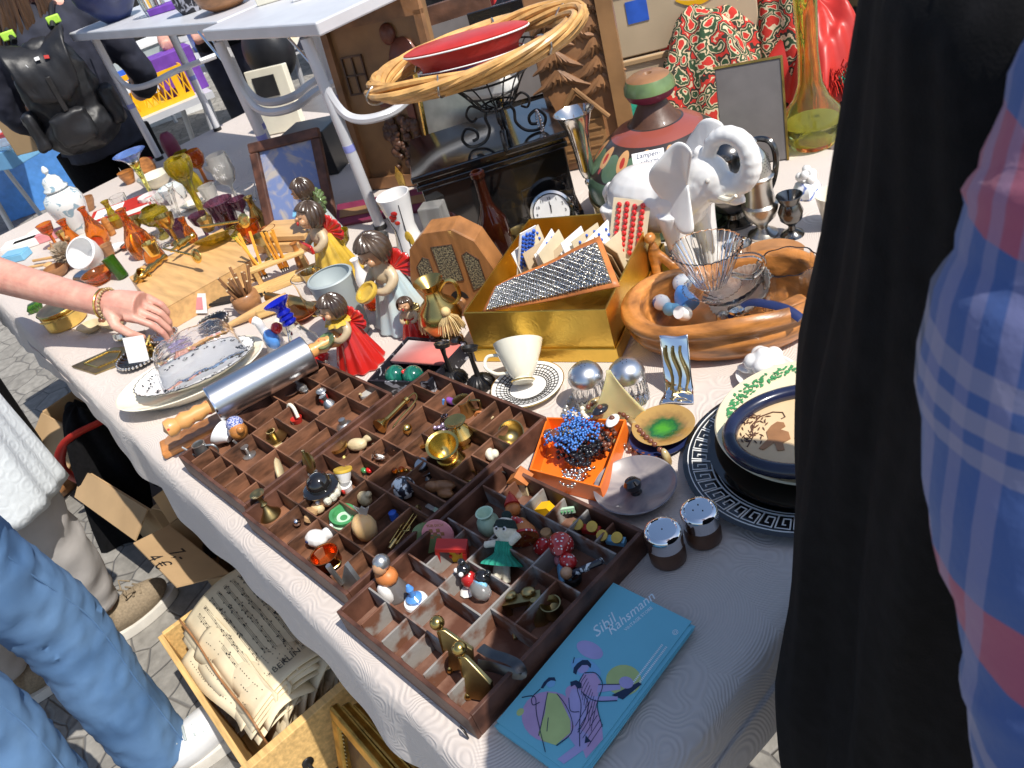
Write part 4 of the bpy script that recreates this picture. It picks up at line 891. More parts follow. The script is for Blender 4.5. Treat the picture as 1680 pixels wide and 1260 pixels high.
# ---------------------------------------------------------------- left-hand goods
sp = thing('brass_saucepan', 'round brass saucepan with a wire handle near the table edge', 'saucepan', P(112, 530))
m = M(); m.lathe(mm(openp([(46, 0), (50, 4), (51, 42), (54, 48), (52, 50)], 2.5)), n=44); m.obj('pan', 'bright_gold', sp)
m = M(); m.tube(arc((0, 0, .036), .056, -80, 80, 14), .0018); m.obj('wire_handle', 'brass', sp)
m = M(); m.lathe([(0, .047), (.050, .047), (.050, .050), (.0, .053)], n=44); m.obj('lid', 'brass_dark', sp)
t = thing('wooden_walnut_dish', 'open carved wooden walnut shell dish in two halves', 'dish', P(172, 540), rz=radians(38))
for sx_ in (-1, 1):
    m = M(); m.lathe(mm([(0, 0), (18, 4), (28, 16), (30, 20), (26, 19), (16, 9), (0, 6)]), n=28, sx=1.15, sy=.85, T=TR(sx_*.032, 0, 0)); m.obj('half_shell', 'shell', t)
m = M(); m.ball((0, .008, .02), .009, 8); m.obj('clasp', 'bead_brown', t)
LT('brass_bell', 'small squat brass hand bell behind the walnut dish, below the wrist', 'bell', P(183, 520), [(0, 0), (26, 0), (24, 4), (14, 18), (8, 26), (5, 34), (7, 40), (0, 44)], 'brass')
LT('teal_bottle_cap', 'crumpled dark teal glass piece at the far left table edge', 'trinket', P(60, 510), [(0, 0), (16, 0), (20, 12), (12, 22), (0, 24)], 'green_glass', flute=.12, nf=5, n=40)
# long wooden lid with cutlery and brass on it
bl = thing('wooden_box', 'long honey-coloured wooden box with brass handles resting on top', 'box', P(325, 455, TZ)+V((0, 0, 0)), rz=radians(57))
c4 = [P(262, 512, TZ+.05), P(212, 455, TZ+.05), P(365, 375, TZ+.05), P(415, 425, TZ+.05)]
cc = sum(c4, V())/4; bl.location = V((cc.x, cc.y, TZ)); bl.rotation_euler.z = 0
m = M(); quadbox(m, [(c.x-cc.x, c.y-cc.y) for c in c4], 0, .05, .004); m.add([(c.x-cc.x, c.y-cc.y, .051) for c in c4], [(0, 1, 2, 3)]); m.obj('box_body', 'light_wood', bl, smooth=False)
def lying(name, label, cat, a, b, prof, mt, group=None, n=18, extra=None):
    """a turned thing lying from a to b; profile in (mm radius, fraction of length)"""
    a, b = V(a), V(b); t = thing(name, label, cat, a, group); T = AX((0, 0, 0), b-a); L = (b-a).length
    m = M(); m.lathe([(r/1000, f*L) for r, f in prof], T=T, n=n); m.obj('shaft' if extra else 'body', mt, t)
    if extra: extra(t, T, L)
    return t
def spoonhead(mt):
    def f(t, T, L): m = M(); m.ball((0, 0, L), (.018, .004, .024), 14, T=T @ RZ(70)); m.obj('bowl', mt, t)
    return f
zb = TZ+.062
hp = [(0, 0), (7, 0), (8, .06), (5, .14), (8, .24), (6, .34), (9, .5), (6, .62), (8, .75), (4, .8), (4, 1), (0, 1)]
lying('brass_tap_handle', 'turned brass handle lying across the lower left of the wooden box', 'handle', P(272, 420, zb), P(220, 462, zb), hp, 'brass', 'brass turned handles')
lying('brass_tap_handle', 'turned brass handle with a spoon-shaped end over the middle of the wooden box', 'handle', P(318, 385, zb+.02), P(280, 412, zb+.02), hp, 'bright_gold', 'brass turned handles')
lying('brass_spoon', 'brass ladle whose round bowl hangs over the wooden box', 'ladle', P(268, 408, zb+.03), P(322, 420, zb+.03), [(0, 0), (3, 0), (3, 1), (0, 1)], 'bright_gold', extra=spoonhead('bright_gold'))
lying('brass_spoon', 'brass ladle reaching up from the stand of amber glass toward the pencils', 'ladle', P(330, 372, zb+.03), P(400, 362, zb+.05), [(0, 0), (4, 0), (3, 1), (0, 1)], 'bright_gold', extra=spoonhead('bright_gold'))
LT('brass_holder', 'curled brass cup lying at the lower left corner of the wooden box', 'cup', P(228, 460, TZ+.052), openp([(14, 0), (17, 6), (18, 22), (20, 25)], 1.5), 'brass', lean=(40, 60))
LT('glass_bowl', 'shallow yellow-brown glass dish tilted over the wooden box', 'dish', P(340, 408, TZ+.055)+V((0, .03, 0)), [(0, 0), (22, 0), (48, 10), (56, 14), (54, 16), (20, 4), (0, 3)], 'olive_glass', n=40, lean=(150, 26))
# bottles and glasses
dec = [(0, 0), (26, 0), (29, 6), (32, 30), (26, 52), (14, 74), (9, 92), (9, 108), (14, 116), (11, 118), (6, 108), (7, 92), (0, 60)]
for x, y, k, lb in ((168, 398, 1.0, 'amber glass decanter with a facetted body, the left one of the pair'), (240, 418, 1.2, 'taller amber glass decanter with a facetted shoulder behind the white scoop'), (262, 436, .9, 'short amber glass decanter leaning against the wooden box')):
    LT('glass_decanter', lb, 'decanter', P(x, y), dec, 'amber_glass', 'amber glass decanters', n=10, k=k)
j = thing('ginger_jar', 'white lidded porcelain ginger jar with small painted birds and flowers', 'jar', P(135, 378), rz=0)
m = M(); m.lathe(mm([(0, 0), (34, 0), (36, 6), (46, 40), (58, 84), (60, 104), (54, 124), (38, 138), (30, 142), (30, 148)]), n=40); m.obj('body', 'floral_jar', j)
m = M(); m.lathe(mm([(38, 146), (38, 150), (30, 158), (28, 176), (20, 186), (8, 190), (5, 194), (5, 198), (10, 204), (9, 212), (4, 220), (0, 222)]), n=40); m.obj('lid', 'floral_jar', j)
t = thing('plastic_scoop', 'white plastic bowl-shaped scoop turned toward the camera', 'scoop', P(168, 438), rz=radians(40))
m = M(); m.lathe(mm(openp([(20, 0), (30, 8), (44, 40), (46, 62), (44, 64)], 3)), n=36, T=TR(0, 0, .03) @ RX(48)); m.obj('bowl', 'white_plastic', t)
LT('glass_tumbler', 'small dark green glass tumbler tilted beside the white scoop', 'tumbler', P(203, 455), openp([(15, 0), (16, 3), (18, 60), (19, 64)], 2), 'green_glass', lean=(200, 15))
LT('glass_bowl', 'shallow orange glass bowl behind the forearm', 'bowl', P(168, 462), openp([(20, 0), (36, 16), (44, 30)], 2), 'amber_glass', n=36)
LT('cream_saucer', 'white saucer with a dark rim behind the amber decanters', 'saucer', P(188, 412), [(0, 0), (20, 0), (34, 8), (36, 10), (20, 5), (0, 4)], 'white_porc')
LT('glass_pedestal_bowl', 'gold-green glass bowl with a brass rosette rim in the cluster of glassware', 'bowl', P(270, 386), [(0, 0), (26, 0), (20, 5), (8, 12), (8, 30), (30, 44), (44, 62), (42, 76), (26, 84), (24, 90), (20, 90), (38, 72), (30, 48), (0, 40)], 'olive_glass', n=40)
LT('glass_flute_vase', 'yellow stemmed glass vase with a wavy blue handkerchief rim', 'vase', P(238, 325)+V((.02, .02, 0)), [(0, 0), (22, 0), (18, 5), (6, 12), (8, 60), (12, 100), (20, 125), (30, 138), (28, 138), (10, 105), (0, 60)], 'yellow_glass', parts=[('blue_rim', [(22, 127), (34, 140), (52, 152), (54, 154), (50, 153), (32, 141), (22, 129)], 'cobalt_pale')] if 'cobalt_pale' in MT else [('blue_rim', [(22, 127), (34, 140), (52, 152), (54, 154), (50, 153), (32, 141), (22, 129)], mk('cobalt_pale', (.20, .34, .75), .08, trans=.6, var=.2))], flute=0)
LT('glass_amber_vase', 'dark golden glass vase with a twisted orchid-shaped head on a long stem', 'vase', P(335, 352), [(0, 0), (26, 0), (22, 5), (9, 14), (8, 60), (13, 95), (24, 110), (32, 128), (34, 148), (28, 160), (18, 158), (22, 145), (18, 120), (0, 100)], 'olive_glass', flute=.10, nf=4, n=48, k=1.12)
LT('wine_glass', 'frosted wine glass with white snowflake engraving hanging in front of the table legs', 'wine glass', P(398, 345), [(0, 0), (30, 0), (28, 2), (5, 8), (4, 70), (6, 78), (22, 92), (32, 118), (32, 145), (28, 172), (27, 172), (30, 145), (30, 118), (20, 96), (0, 84)], 'frost_glass', n=40,
   parts=[('engraved_flower', lambda m: [m.tube([(.0325*cos(a+q), .0325*sin(a+q), z+w), (.0325*cos(a-q), .0325*sin(a-q), z-w)], .0009, n=4) for q, w in ((0, .009), (.24, .005), (-.24, .005)) for a, z in ((-.9, .14), (-.6, .115), (-1.3, .12), (-.3, .145))], 'white_porc')])
LT('purple_tumbler', 'purple ribbed glass tumbler standing below the wine glass', 'tumbler', P(378, 372), openp([(26, 0), (28, 4), (40, 76), (42, 80)], 2.5), 'purple_glass', flute=.03, nf=14, n=56)
LT('cut_glass_vase', 'clear pale green glass vase with a diamond net pattern', 'vase', P(292, 368), openp([(26, 0), (22, 8), (22, 40), (34, 92), (36, 96)], 2), 'clear_glass', flute=.03, nf=12, n=60)
LT('brown_glass_goblet', 'amber-brown globe goblet hanging behind the wine glass at the folding table leg', 'goblet', P(340, 300), [(0, 0), (22, 0), (6, 8), (5, 50), (24, 66), (32, 90), (26, 112), (24, 112), (28, 90), (20, 70), (0, 60)], 'amber_glass')
t = thing('red_box', 'flat red and white cardboard box lying among the glassware', 'box', P(210, 358), rz=radians(60))
m = M(); m.box((0, 0, .02), (.20, .11, .04)); m.obj('carton', 'red_plain', t, smooth=False); m = M(); m.box((-.04, 0, .0405), (.09, .085, .001)); m.box((0, -.0555, .03), (.19, .001, .012)); m.obj('white_panel', 'white_paper', t, smooth=False)
LT('white_bowl', 'white bowl with a thin red line behind the red box', 'bowl', P(262, 305), openp([(30, 0), (50, 20), (60, 42)], 3), 'cream_porc', n=36)
LT('white_bowl', 'pale flowered china bowl behind the gold-green glass', 'bowl', P(292, 328), openp([(26, 0), (40, 24), (44, 48)], 3), 'floral_jar', n=36)
t = thing('wall_clock', 'round brown wooden clock with a white face at the far left edge', 'clock', P(250, 292), rz=radians(30))
m = M(); m.lathe(mm([(0, 0), (40, 0), (40, 12), (30, 12)]), T=TR(0, 0, .035) @ RX(60)); m.obj('case', 'honey_wood', t)
sq = thing('squirrel_figurine', 'brown squirrel figure with a fluffy grey fur tail on the left', 'figurine', P(112, 440), rz=radians(0))
m = M(); m.ball((0, 0, .03), (.022, .018, .03), 12); m.ball((-.018, 0, .062), (.013, .011, .013), 10); m.tube([(-.018, 0, .07), (-.022, 0, .085)], [.005, .002]); m.obj('body', 'mid_wood', sq, rm=.0025)
m = M()
random.seed(9)
for i in range(420):
    a, e = random.uniform(0, 6.28), random.uniform(-1.4, 1.4); d = V((cos(a)*cos(e), sin(a)*cos(e), sin(e))); c = V((.03, .005, .045)); r = .03*(1+.2*d.z)
    m.tube([c+d*r*.55, c+d*r*1.05+V((0, 0, .004))], [.003, .0006], n=4)
m.obj('fur_tail', 'fur', sq)
t = thing('wooden_figurine', 'small reddish carved wooden figure right of the fur-tailed squirrel', 'figurine', P(135, 430))
m = M(); m.ball((0, 0, .04), (.010, .009, .03), 10); m.ball((0, 0, .078), .009, 8); m.tube([(0, 0, .05), (.02, .0, .066)], [.006, .004]); m.tube([(-.004, 0, .02), (-.006, 0, 0)], .007); m.tube([(.005, 0, .02), (.008, 0, 0)], .007); m.obj('body', 'honey_wood', t, rm=.002)
LT('wooden_bowl', 'small turned reddish wooden bowl half hidden by the forearm', 'bowl', P(98, 452), openp([(20, 0), (30, 10), (33, 30)], 3), 'mid_wood')
LT('carved_bird', 'small carved wooden bird between the amber decanters', 'figurine', P(185, 385), [(0, 0), (12, 0), (14, 20), (10, 34), (12, 44), (8, 56), (0, 60)], 'honey_wood', n=16)
for x, y, w, d, mt, lb, rz in ((40, 405, .12, .06, 'white_paper', 'thin white paper box near the far left table edge', 55), (75, 395, .20, .03, 'pink', 'pale pink framed strip lying behind the squirrel', 55), (30, 425, .08, .05, 'light_blue', 'small blue and yellow card at the far left', 40), (262, 392+60, .10, .09, 'light_wood', 'smaller honey-coloured wooden box left of the long one', 57)):
    t = thing('flat_box', lb, 'box', P(x, y), rz=radians(rz)); m = M(); m.box((0, 0, .011), (w, d, .022)); m.obj('base', mt, t, bevel=.002, smooth=False); m = M(); m.box((0, 0, .0235), (w*.96, d*.94, .003)); m.obj('lid', mt, t, bevel=.001, smooth=False)
for i, (x, y) in enumerate(((18, 452), (50, 440), (80, 425), (105, 405))):
    LT('wooden_spoon', ['pale wooden spoon at the far left table edge', 'pale wooden spoon second from the far left edge', 'light wooden spatula behind the squirrel', 'light wooden fork lying by the pink strip'][i], 'spoon', P(x, y, TZ+.012), None, 'light_wood', 'wooden spoons', parts=[('handle', lambda m: m.tube([(-.06, -.03, 0), (.05, .03, .004)], .0045), 'light_wood'), ('bowl', lambda m: m.ball((.062, .036, .004), (.018, .013, .005), 10, T=None), 'light_wood')])
# pencils in a wooden stand
ps = thing('pencil_stand', 'light wooden stand with sharpened orange pencils stuck through it', 'pencil stand', P(468, 455), rz=radians(62))
m = M(); m.box((0, 0, .045), (.13, .028, .006)); m.obj('shelf', 'pine', ps, bevel=.001, smooth=False)
for x in (-.055, .055): m = M(); m.box((x, 0, .022), (.010, .026, .044)); m.obj('side_support', 'pine', ps, bevel=.001, smooth=False)
m = M(); m.box((.0, -.03, .005), (.18, .05, .01)); m.obj('base', 'pine', ps, bevel=.001, smooth=False)
for i, (x, dx, dy) in enumerate(((-.05, -.055, .02), (-.042, -.035, .03), (-.035, -.045, -.01), (.0, -.012, .0), (.01, .004, .01), (.016, .01, -.005), (.005, .0, .0))):
    t = thing('pencil', 'sharpened orange hexagonal pencil standing in the light wooden stand', 'pencil', ps.location+(RZ(62) @ V((x, 0, .012))), 'orange pencils in the stand')
    b = V((0, 0, 0)); e = V((dx, dy, .105)); d = (e-b).normalized()
    m = M(); m.tube([b+d*.012, e], .0036, n=6); m.obj('shaft', 'pencil_orange', t, smooth=False); m = M(); m.tube([b, b+d*.012], [.0006, .0036], n=6); m.obj('tip', 'pencil_lead', t)
# twig pencils in a wooden pot
pt = LT('twig_pot', 'round turned wooden pot holding a bunch of natural twig pencils', 'pot', P(412, 508), openp([(20, 0), (28, 6), (32, 22), (30, 40), (26, 44)], 4), 'mid_wood', n=32)
for i in range(15):
    a = i*2.4; r = .018*math.sqrt((i+.5)/15); b = pt.location+V((r*.5*cos(a), r*.5*sin(a), .01)); e = V((r*1.9*cos(a), r*1.9*sin(a), .075+.012*sin(i*3)))
    t = thing('twig_pencil', 'thin brown twig pencil standing in the round wooden pot', 'pencil', b, 'twig pencils in the wooden pot')
    m = M(); m.tube([V((0, 0, 0)), e], .0032, n=7); m.obj('bark', 'carved_wood', t); m = M(); m.tube([e, e*1.004], .0024, n=7); m.obj('core', 'shell', t)
t = thing('paper_knife', 'light wooden shoe-shaped carving lying left of the white goose', 'carving', P(430, 520), rz=radians(58))
m = M(); m.tube(catmull([(-.085, 0, .006), (-.05, 0, .010), (0, 0, .016), (.04, 0, .018), (.065, 0, .016)], 4), [.004+.0009*i for i in range(17)], 12); m.obj('body', 'light_wood', t); m = M(); m.box((.02, -.012, .014), (.05, .01, .02)); m.obj('notch_block', 'pine', t, bevel=.003)
lying('brass_case', 'corroded brass tube lying behind the cobalt-necked vase', 'tube', P(440, 487, TZ+.014), P(520, 502, TZ+.014), [(0, 0), (11, 0), (11, .4), (14, .45), (12, .7), (10, .72), (10, 1), (7, 1), (7, .9), (0, .9)], 'brass_dark')
t = thing('black_folding_rods', 'bundle of dark folded rods lying behind the photo card', 'rods', P(385, 495)); 
for i in range(4):
    m = M(); m.tube([(-.06, -.05+i*.008, .005), (.06, .045+i*.010, .006)], .0042); m.obj('rod', 'black_plastic', t)
# framed picture leaning at the back, teddy, wooden box corner
fp = thing('framed_painting', 'dark wooden framed landscape painting leaning under the folding table', 'picture', P(508, 365), rz=radians(10))
T = TR(-.0, 0, .10) @ RZ(28) @ RX(62)
for x, y, dx, dy in ((0, .118, .20, .026), (0, -.118, .20, .026), (.087, 0, .026, .21), (-.087, 0, .026, .21)):
    m = M(); m.box((x, y, 0), (dx, dy, .018), T=T); m.obj('frame_side', 'dark_edge_wood', fp, bevel=.004, smooth=False)
m = M(); m.box((0, 0, -.003), (.155, .22, .004), T=T); m.obj('canvas', 'painting_face', fp, smooth=False)
tdy = thing('teddy_figurine', 'sitting teddy bear figurine on a white banded drum behind the table legs', 'figurine', P(462, 338), rz=radians(-20))
m = M(); m.ball((0, 0, .06), (.022, .019, .026), 14); m.ball((0, -.003, .098), (.019, .018, .018), 14); m.ball((0, -.020, .093), (.008, .007, .006), 8)
for s_ in (-1, 1): m.ball((s_*.015, .002, .114), .007, 8); m.tube([(s_*.016, -.004, .072), (s_*.024, -.02, .056)], [.008, .007]); m.tube([(s_*.012, -.01, .045), (s_*.018, -.034, .040)], [.010, .010])
m.obj('bear', 'shell', tdy, rm=.0025)
m = M(); m.lathe(mm([(0, 0), (32, 0), (34, 4), (34, 12), (31, 14), (31, 22), (34, 24), (33, 34), (0, 35)]), n=32); m.obj('drum', 'white_plastic', tdy); m = M(); m.lathe([(.0322, .013), (.0322, .023)], n=32); m.obj('red_band', 'red_plain', tdy)
m = M(); [m.ball((s_*.007, -.0205, .102), .0016, 6) for s_ in (-1, 1)]; m.obj('eye', 'black_plastic', tdy)
t = thing('wooden_case', 'open honey-coloured wooden case with a dark slot behind the pencils', 'case', P(480, 400), rz=radians(20))
m = M(); m.box((0, 0, .012), (.16, .09, .024)); m.box((0, .01, .034), (.17, .09, .014)); m.obj('case_body', 'light_wood', t, bevel=.002, smooth=False)
# brass jug, tassels, black candlesticks
bj = thing('brass_jug', 'brass jug with a wide mouth and looped handle left of the gold box', 'jug', P(748, 565)+V((-.015, .0, 0)), rz=radians(40))
m = M(); m.lathe(mm([(0, 0), (26, 0), (26, 4), (18, 12), (32, 32), (40, 58), (34, 80), (18, 96), (15, 112), (25, 128), (27, 131), (24, 129), (12, 112), (0, 100)]), n=40); m.obj('body', 'brass', bj)
m = M(); m.tube(catmull([(.014, 0, .108), (.030, 0, .124), (.045, 0, .118), (.046, 0, .092), (.034, 0, .078)], 5), .0038, 8); m.obj('handle', 'brass', bj)
for x, y, lb in ((706, 528, 'straw-coloured tassel brush with a dark cap, the left of two'), (740, 535, 'straw-coloured tassel brush with a dark cap, the right of two')):
    t = thing('tassel', lb, 'tassel', P(x, y, TZ+.052), 'straw tassels'); random.seed(x)
    m = M(); m.ball((0, 0, .03), .009, 8); m.obj('knot', 'straw', t)
    m = M()
    for i in range(150):
        a = random.uniform(0, 6.28); r = random.uniform(.004, .027); m.tube([(.003*cos(a), .003*sin(a), .026), (r*.7*cos(a), r*.7*sin(a), .014), (r*cos(a), r*sin(a), -.010+random.uniform(-.004, .006))], .0007, n=3)
    tag(m.obj('strands', 'straw', t), kind='stuff'); m = M(); m.ball((.012, -.008, -.022), (.012, .012, .009), 10); m.obj('dark_cap', 'black_lacquer', t)
for x, y, lb in ((746, 625, 'black iron candlestick with a ribbed dome foot, left of the pair'), (790, 632, 'black iron candlestick with a ribbed dome foot, right of the pair beside the teacup')):
    t = thing('candlestick', lb, 'candlestick', P(x, y), 'black iron candlesticks', radians(200))
    m = M(); m.lathe(mm([(0, 0), (23, 0), (24, 3), (20, 12), (9, 20), (0, 22)]), n=72, flute=.06, nf=18); m.obj('foot', 'black_iron', t)
    m = M(); m.tube([(0, 0, .018), (.004, -.004, .05), (-.006, .006, .075)], [.005, .0035, .005], 10); m.obj('stem', 'black_iron', t)
    m = M(); m.lathe(mm([(4, 0), (12, 3), (14, 10), (12, 10), (10, 5), (0, 4)]), T=TR(-.006, .006, .072) @ RX(20)); m.obj('cup', 'black_iron', t)
# brocade box with green balls
bx = thing('brocade_box', 'open black and silver brocade box lined in salmon pink', 'box', (0, 0, 0)); 
c4 = [P(602, 625, TZ+.03), P(702, 628, TZ+.03), P(765, 560, TZ+.03), P(668, 552, TZ+.03)]; cc = sum(c4, V())/4; bx.location = (cc.x, cc.y, TZ)
m = M(); quadbox(m, [(c.x-cc.x, c.y-cc.y) for c in c4], 0, .03, .004); m.obj('box_body', 'black_brocade', bx, smooth=False)
T0 = lambda f: [((c.x-cc.x)*f, (c.y-cc.y)*f) for c in c4]
m = M(); qq = T0(.9); u_ = [V((*qq[i], .024)) for i in range(4)]; mid = [u_[0].lerp(u_[3], .48), u_[1].lerp(u_[2], .48)]; m.add([*mid, u_[2], u_[3]], [(0, 1, 2, 3)]); m.obj('pink_pad', 'velvet_pink', bx, solid=.006)
for f, lb in ((.27, 'green enamelled metal ball in the brocade box, left one'), (.72, 'green enamelled metal ball with a red flower in the brocade box, right one')):
    q_ = V((*[(c4[0].lerp(c4[1], f)-cc)[i] for i in (0, 1)], 0))*.75+V((0, 0, 0)); t = thing('enamel_ball', lb, 'ball', V((cc.x, cc.y, TZ+.008))+V((q_.x*.88, q_.y*.88, 0)), 'green enamel balls')
    m = M(); m.ball((0, 0, .0185), .0185, 24); m.obj('ball', 'green_enamel', t)
    if f > .5: m = M(); [m.ball(V((-.009, -.008, .030))+V((.003*cos(i), .003*sin(i), .001)), .0026, 6) for i in range(6)]; m.obj('red_flower', 'red_gloss', t)
# ================================================================ right-hand goods near the camera
# teacup on saucer
pc = P(868, 640)
sc = thing('saucer', 'white saucer with a black net pattern and gilt rim under the tipped teacup', 'saucer', pc)
m = M(); m.lathe(mm([(0, 0), (28, 0), (32, 3), (58, 11), (60, 13), (58, 14), (30, 6), (0, 5)]), n=48); m.obj('body', 'white_porc', sc)
m = M(); m.tube(ringpts(.0598, .0132, 48), .0009, closed=True); m.obj('gilt_rim', 'bright_gold', sc)
m = M()
for i in range(40):
    a = 2*pi*i/40; m.tube([(r*cos(a+t_)/1000, r*sin(a+t_)/1000, z/1000) for r, z, t_ in ((30, 6.9, 0), (40, 9.6, .05), (52, 13, 0))], .00055, n=4)
for r, z in ((31, 7.1), (35, 8.3), (39, 9.4), (45, 11), (51, 12.6)): m.tube(ringpts(r/1000, z/1000, 44), .0006, n=4, closed=True)
m.obj('net_pattern', 'black_plastic', sc)
cp = thing('teacup', 'cream teacup with a gilt foot tipped on its side over the patterned saucer', 'teacup', pc+V((-.0, -.006, .020)))
T = RZ(131) @ RY(48)
m = M(); m.lathe(mm([(0, 4), (17, 0), (18, 3), (14, 7), (20, 14), (34, 46), (40, 66), (38.5, 66), (32, 46), (18, 16), (0, 10)]), T=T, n=44); m.obj('bowl', 'cream_porc', cp)
m = M(); m.tube([T @ V(v) for v in ringpts(.0182, .003, 36)], .0012, closed=True); m.obj('gilt_foot', 'bright_gold', cp)
m = M(); m.tube([T @ v for v in catmull([(0, .030, .05), (0, .052, .052), (0, .058, .036), (0, .042, .022), (0, .022, .02)], 5)], .0028, 8); m.obj('handle', 'cream_porc', cp)
# glass shakers with steel domes
for x, y, lb in ((972, 660, 'cut-glass shaker with a polished steel dome, left of the yellow shell fan'), (1038, 655, 'cut-glass shaker with a polished steel dome, right of the yellow shell fan')):
    t = thing('glass_shaker', lb, 'shaker', P(x, y), 'cut-glass shakers with steel domes')
    m = M(); m.lathe(mm([(0, 0), (24, 0), (26, 3), (24, 40), (22, 44), (0, 44)]), n=60, flute=.035, nf=15); m.obj('glass_body', 'clear_glass', t)
    m = M(); 
    for i in range(16):
        a = 2*pi*i/16
        for sg in (-1, 1): m.tube([((.0258-.00005*q*8)*cos(a+sg*q*.045), (.0258-.0004*q)*sin(a+sg*q*.045), .003+q*.0048) for q in range(9)], .0005, n=3)
    m.obj('diamond_cuts', 'frost_glass', t)
    m = M(); m.lathe(mm([(23, 42), (26, 44), (27, 50), (24, 60), (16, 68), (6, 71), (0, 71.5)]), n=40); m.obj('steel_dome', 'alu', t)
    m = M(); [m.ball((.005*cos(i*1.25), .005*sin(i*1.25), .0714), .0008, 5) for i in range(5)]; m.obj('shaker_hole', 'black_plastic', t)
t = thing('horn_fan', 'translucent pale yellow shell-shaped scraper standing up between the two glass shakers', 'ornament', P(1018, 688), rz=radians(40))
m = M(); m.grid(lambda u, v: ((u-.5)*(.10*(1-v)**1.3+.006), .012*(1-v)*sin(pi*u)-.02*(1-v), .002+.088*v), 14, 16); m.obj('blade', 'amber_horn', t, solid=.002) if 'amber_horn' in MT else m.obj('blade', mk('amber_horn', (.85, .72, .38), .25, trans=.4, var=.1, sss=.2), t, solid=.002)
# bent metal napkin piece
t = thing('metal_spoon_rest', 'bent shiny metal holder with embossed wavy stems standing in front of the wooden bowl', 'holder', P(1116, 636), rz=radians(30))
m = M(); m.grid(lambda u, v: ((u-.5)*(.040+.016*max(0, .45-v)), -.028+.05*v if v > .35 else -.0105-.030*(.35-v)/.35*1.0, .004+.075*max(0, v-.35)/.65+.002*sin(v*14+u*5)), 18, 26); m.obj('metal_sheet', 'chrome', t, solid=.0016)
m = M()
for x in (-.011, 0, .011): m.tube([(x+.004*sin(q*.8), -.0125+.0045*q/1.3-.002, .008+.0085*q) for q in range(8)], .002, n=6)
m.obj('embossed_stem', 'brass_dark', t)
# white porcelain flower dish
t = thing('china_flower_dish', 'glossy white china dish with a large moulded rose, by the wooden bowl', 'dish', P(1258, 622))
m = M(); m.lathe(mm([(0, 0), (34, 0), (40, 6), (42, 14), (38, 15), (30, 8), (0, 6)]), n=40); m.obj('dish', 'white_porc', t)
m = M()
for i in range(5): a = i*1.257; m.ball((.016*cos(a), .016*sin(a), .034), (.014, .014, .013), 10)
m.ball((0, 0, .040), .015, 10); m.ball((-.024, -.012, .02), (.016, .01, .005), 8); m.obj('rose', 'white_porc', t, rm=.0022)
# plates
def plate(name, label, p, R_, prof, mt, lean=None): return LT(name, label, 'plate', p, [(r*R_, z) for r, z in prof], mt, n=72, lean=lean)
c = P(1318, 745)
gk = thing('black_plate', 'large black wall plate with a white Greek key border, lowest of the stacked plates', 'plate', c+V((.0, -.01, 0)))
m = M(); m.lathe(mm([(0, 0), (90, 0), (100, 3), (142, 12), (144, 14), (141, 15), (98, 8), (0, 7)]), n=90); m.obj('body', 'black_lacquer', gk)
m = M(); N = 40
def kp(a, r): return (r*cos(a)/1000, r*sin(a)/1000, (8+(r-98)*7/43+.55)/1000)
for i in range(N):
    a0 = 2*pi*i/N; w = 2*pi/N
    seq = [(0, 108), (0, 132), (.8, 132), (.8, 114), (.35, 114), (.35, 125), (.55, 125)]
    m.tube([kp(a0+f*w, r) for f, r in seq]+[], .0011, n=4); m.tube([kp(a0+f*w, 108) for f in (0, .5, 1)], .0011, n=4)
m.tube([kp(2*pi*i/90, 137) for i in range(90)], .0008, n=4, closed=True); m.tube([kp(2*pi*i/90, 103) for i in range(90)], .0006, n=4, closed=True)
m.obj('greek_key_band', 'white_paper', gk)
bk2 = plate('dark_plate', 'dark lacquered plate hidden between the Greek key plate and the green-wreathed plate', c+V((.006, .0, .016)), 1, [(0, 0), (80, 0), (118, 10), (121, 14), (117, 14), (78, 5), (0, 4)], 'black_lacquer')
cc2 = P(1298, 700, TZ+.038)
gp = thing('wreath_plate', 'cream plate with a green leafy wreath border on top of the dark plates', 'plate', cc2+V((.018, .022, -.006)))
m = M(); m.lathe(mm([(0, 0), (70, 0), (78, 2), (118, 9), (121, 11), (119, 13), (76, 6), (0, 5)]), n=90); m.obj('body', 'wreath_cream', gp) if 'wreath_cream' in MT else m.obj('body', mk('wreath_cream', (.70, .62, .42), .3, var=.06, coat=.4), gp)
m = M(); random.seed(4)
def gpz(r): return (6+(r-76)*7/43+.7)/1000
for i in range(420):
    a = 2*pi*i/420+random.uniform(-.02, .02); r = random.choice((96, 100, 104, 108))+random.uniform(-2.5, 2.5); s_ = random.uniform(2.0, 3.7)/1000; q = random.uniform(0, 6.28)
    u_ = V((cos(q), sin(q), 0)); w_ = V((-sin(q), cos(q), 0)); o_ = V((r*cos(a)/1000, r*sin(a)/1000, gpz(r)+.0008))
    m.add([o_-u_*s_*1.3, o_-w_*s_*.7, o_+u_*s_*1.3, o_+w_*s_*.7], [(0, 1, 2, 3)])
m.obj('leaf_wreath', 'bright_green', gp, smooth=False)
m = M()
for i in range(34):
    a = 2*pi*i/34; r = 102; o_ = V((r*cos(a)/1000, r*sin(a)/1000, gpz(r))); m.tube([o_+V((.003*cos(q)*1, .003*sin(q), 0)) for q in [k_*pi/4 for k_ in range(8)]], .0007, n=4, closed=True)
m.obj('rosette', 'bright_green', gp)
cc3 = P(1292, 716, TZ+.058)
op = thing('oval_plaque', 'oval black-framed plaque with a brown silhouette of a gardener by a shrub', 'plaque', cc3+V((.016, .016, -.004)), rz=radians(42))
m = M(); m.tube([(.090*cos(a), .072*sin(a), .010) for a in [2*pi*i/64 for i in range(64)]], .0095, n=12, closed=True); m.obj('frame', 'navy_black', op) if 'navy_black' in MT else m.obj('frame', mk('navy_black', (.012, .016, .045), .22, var=.5, scale=18, coat=.4), op)
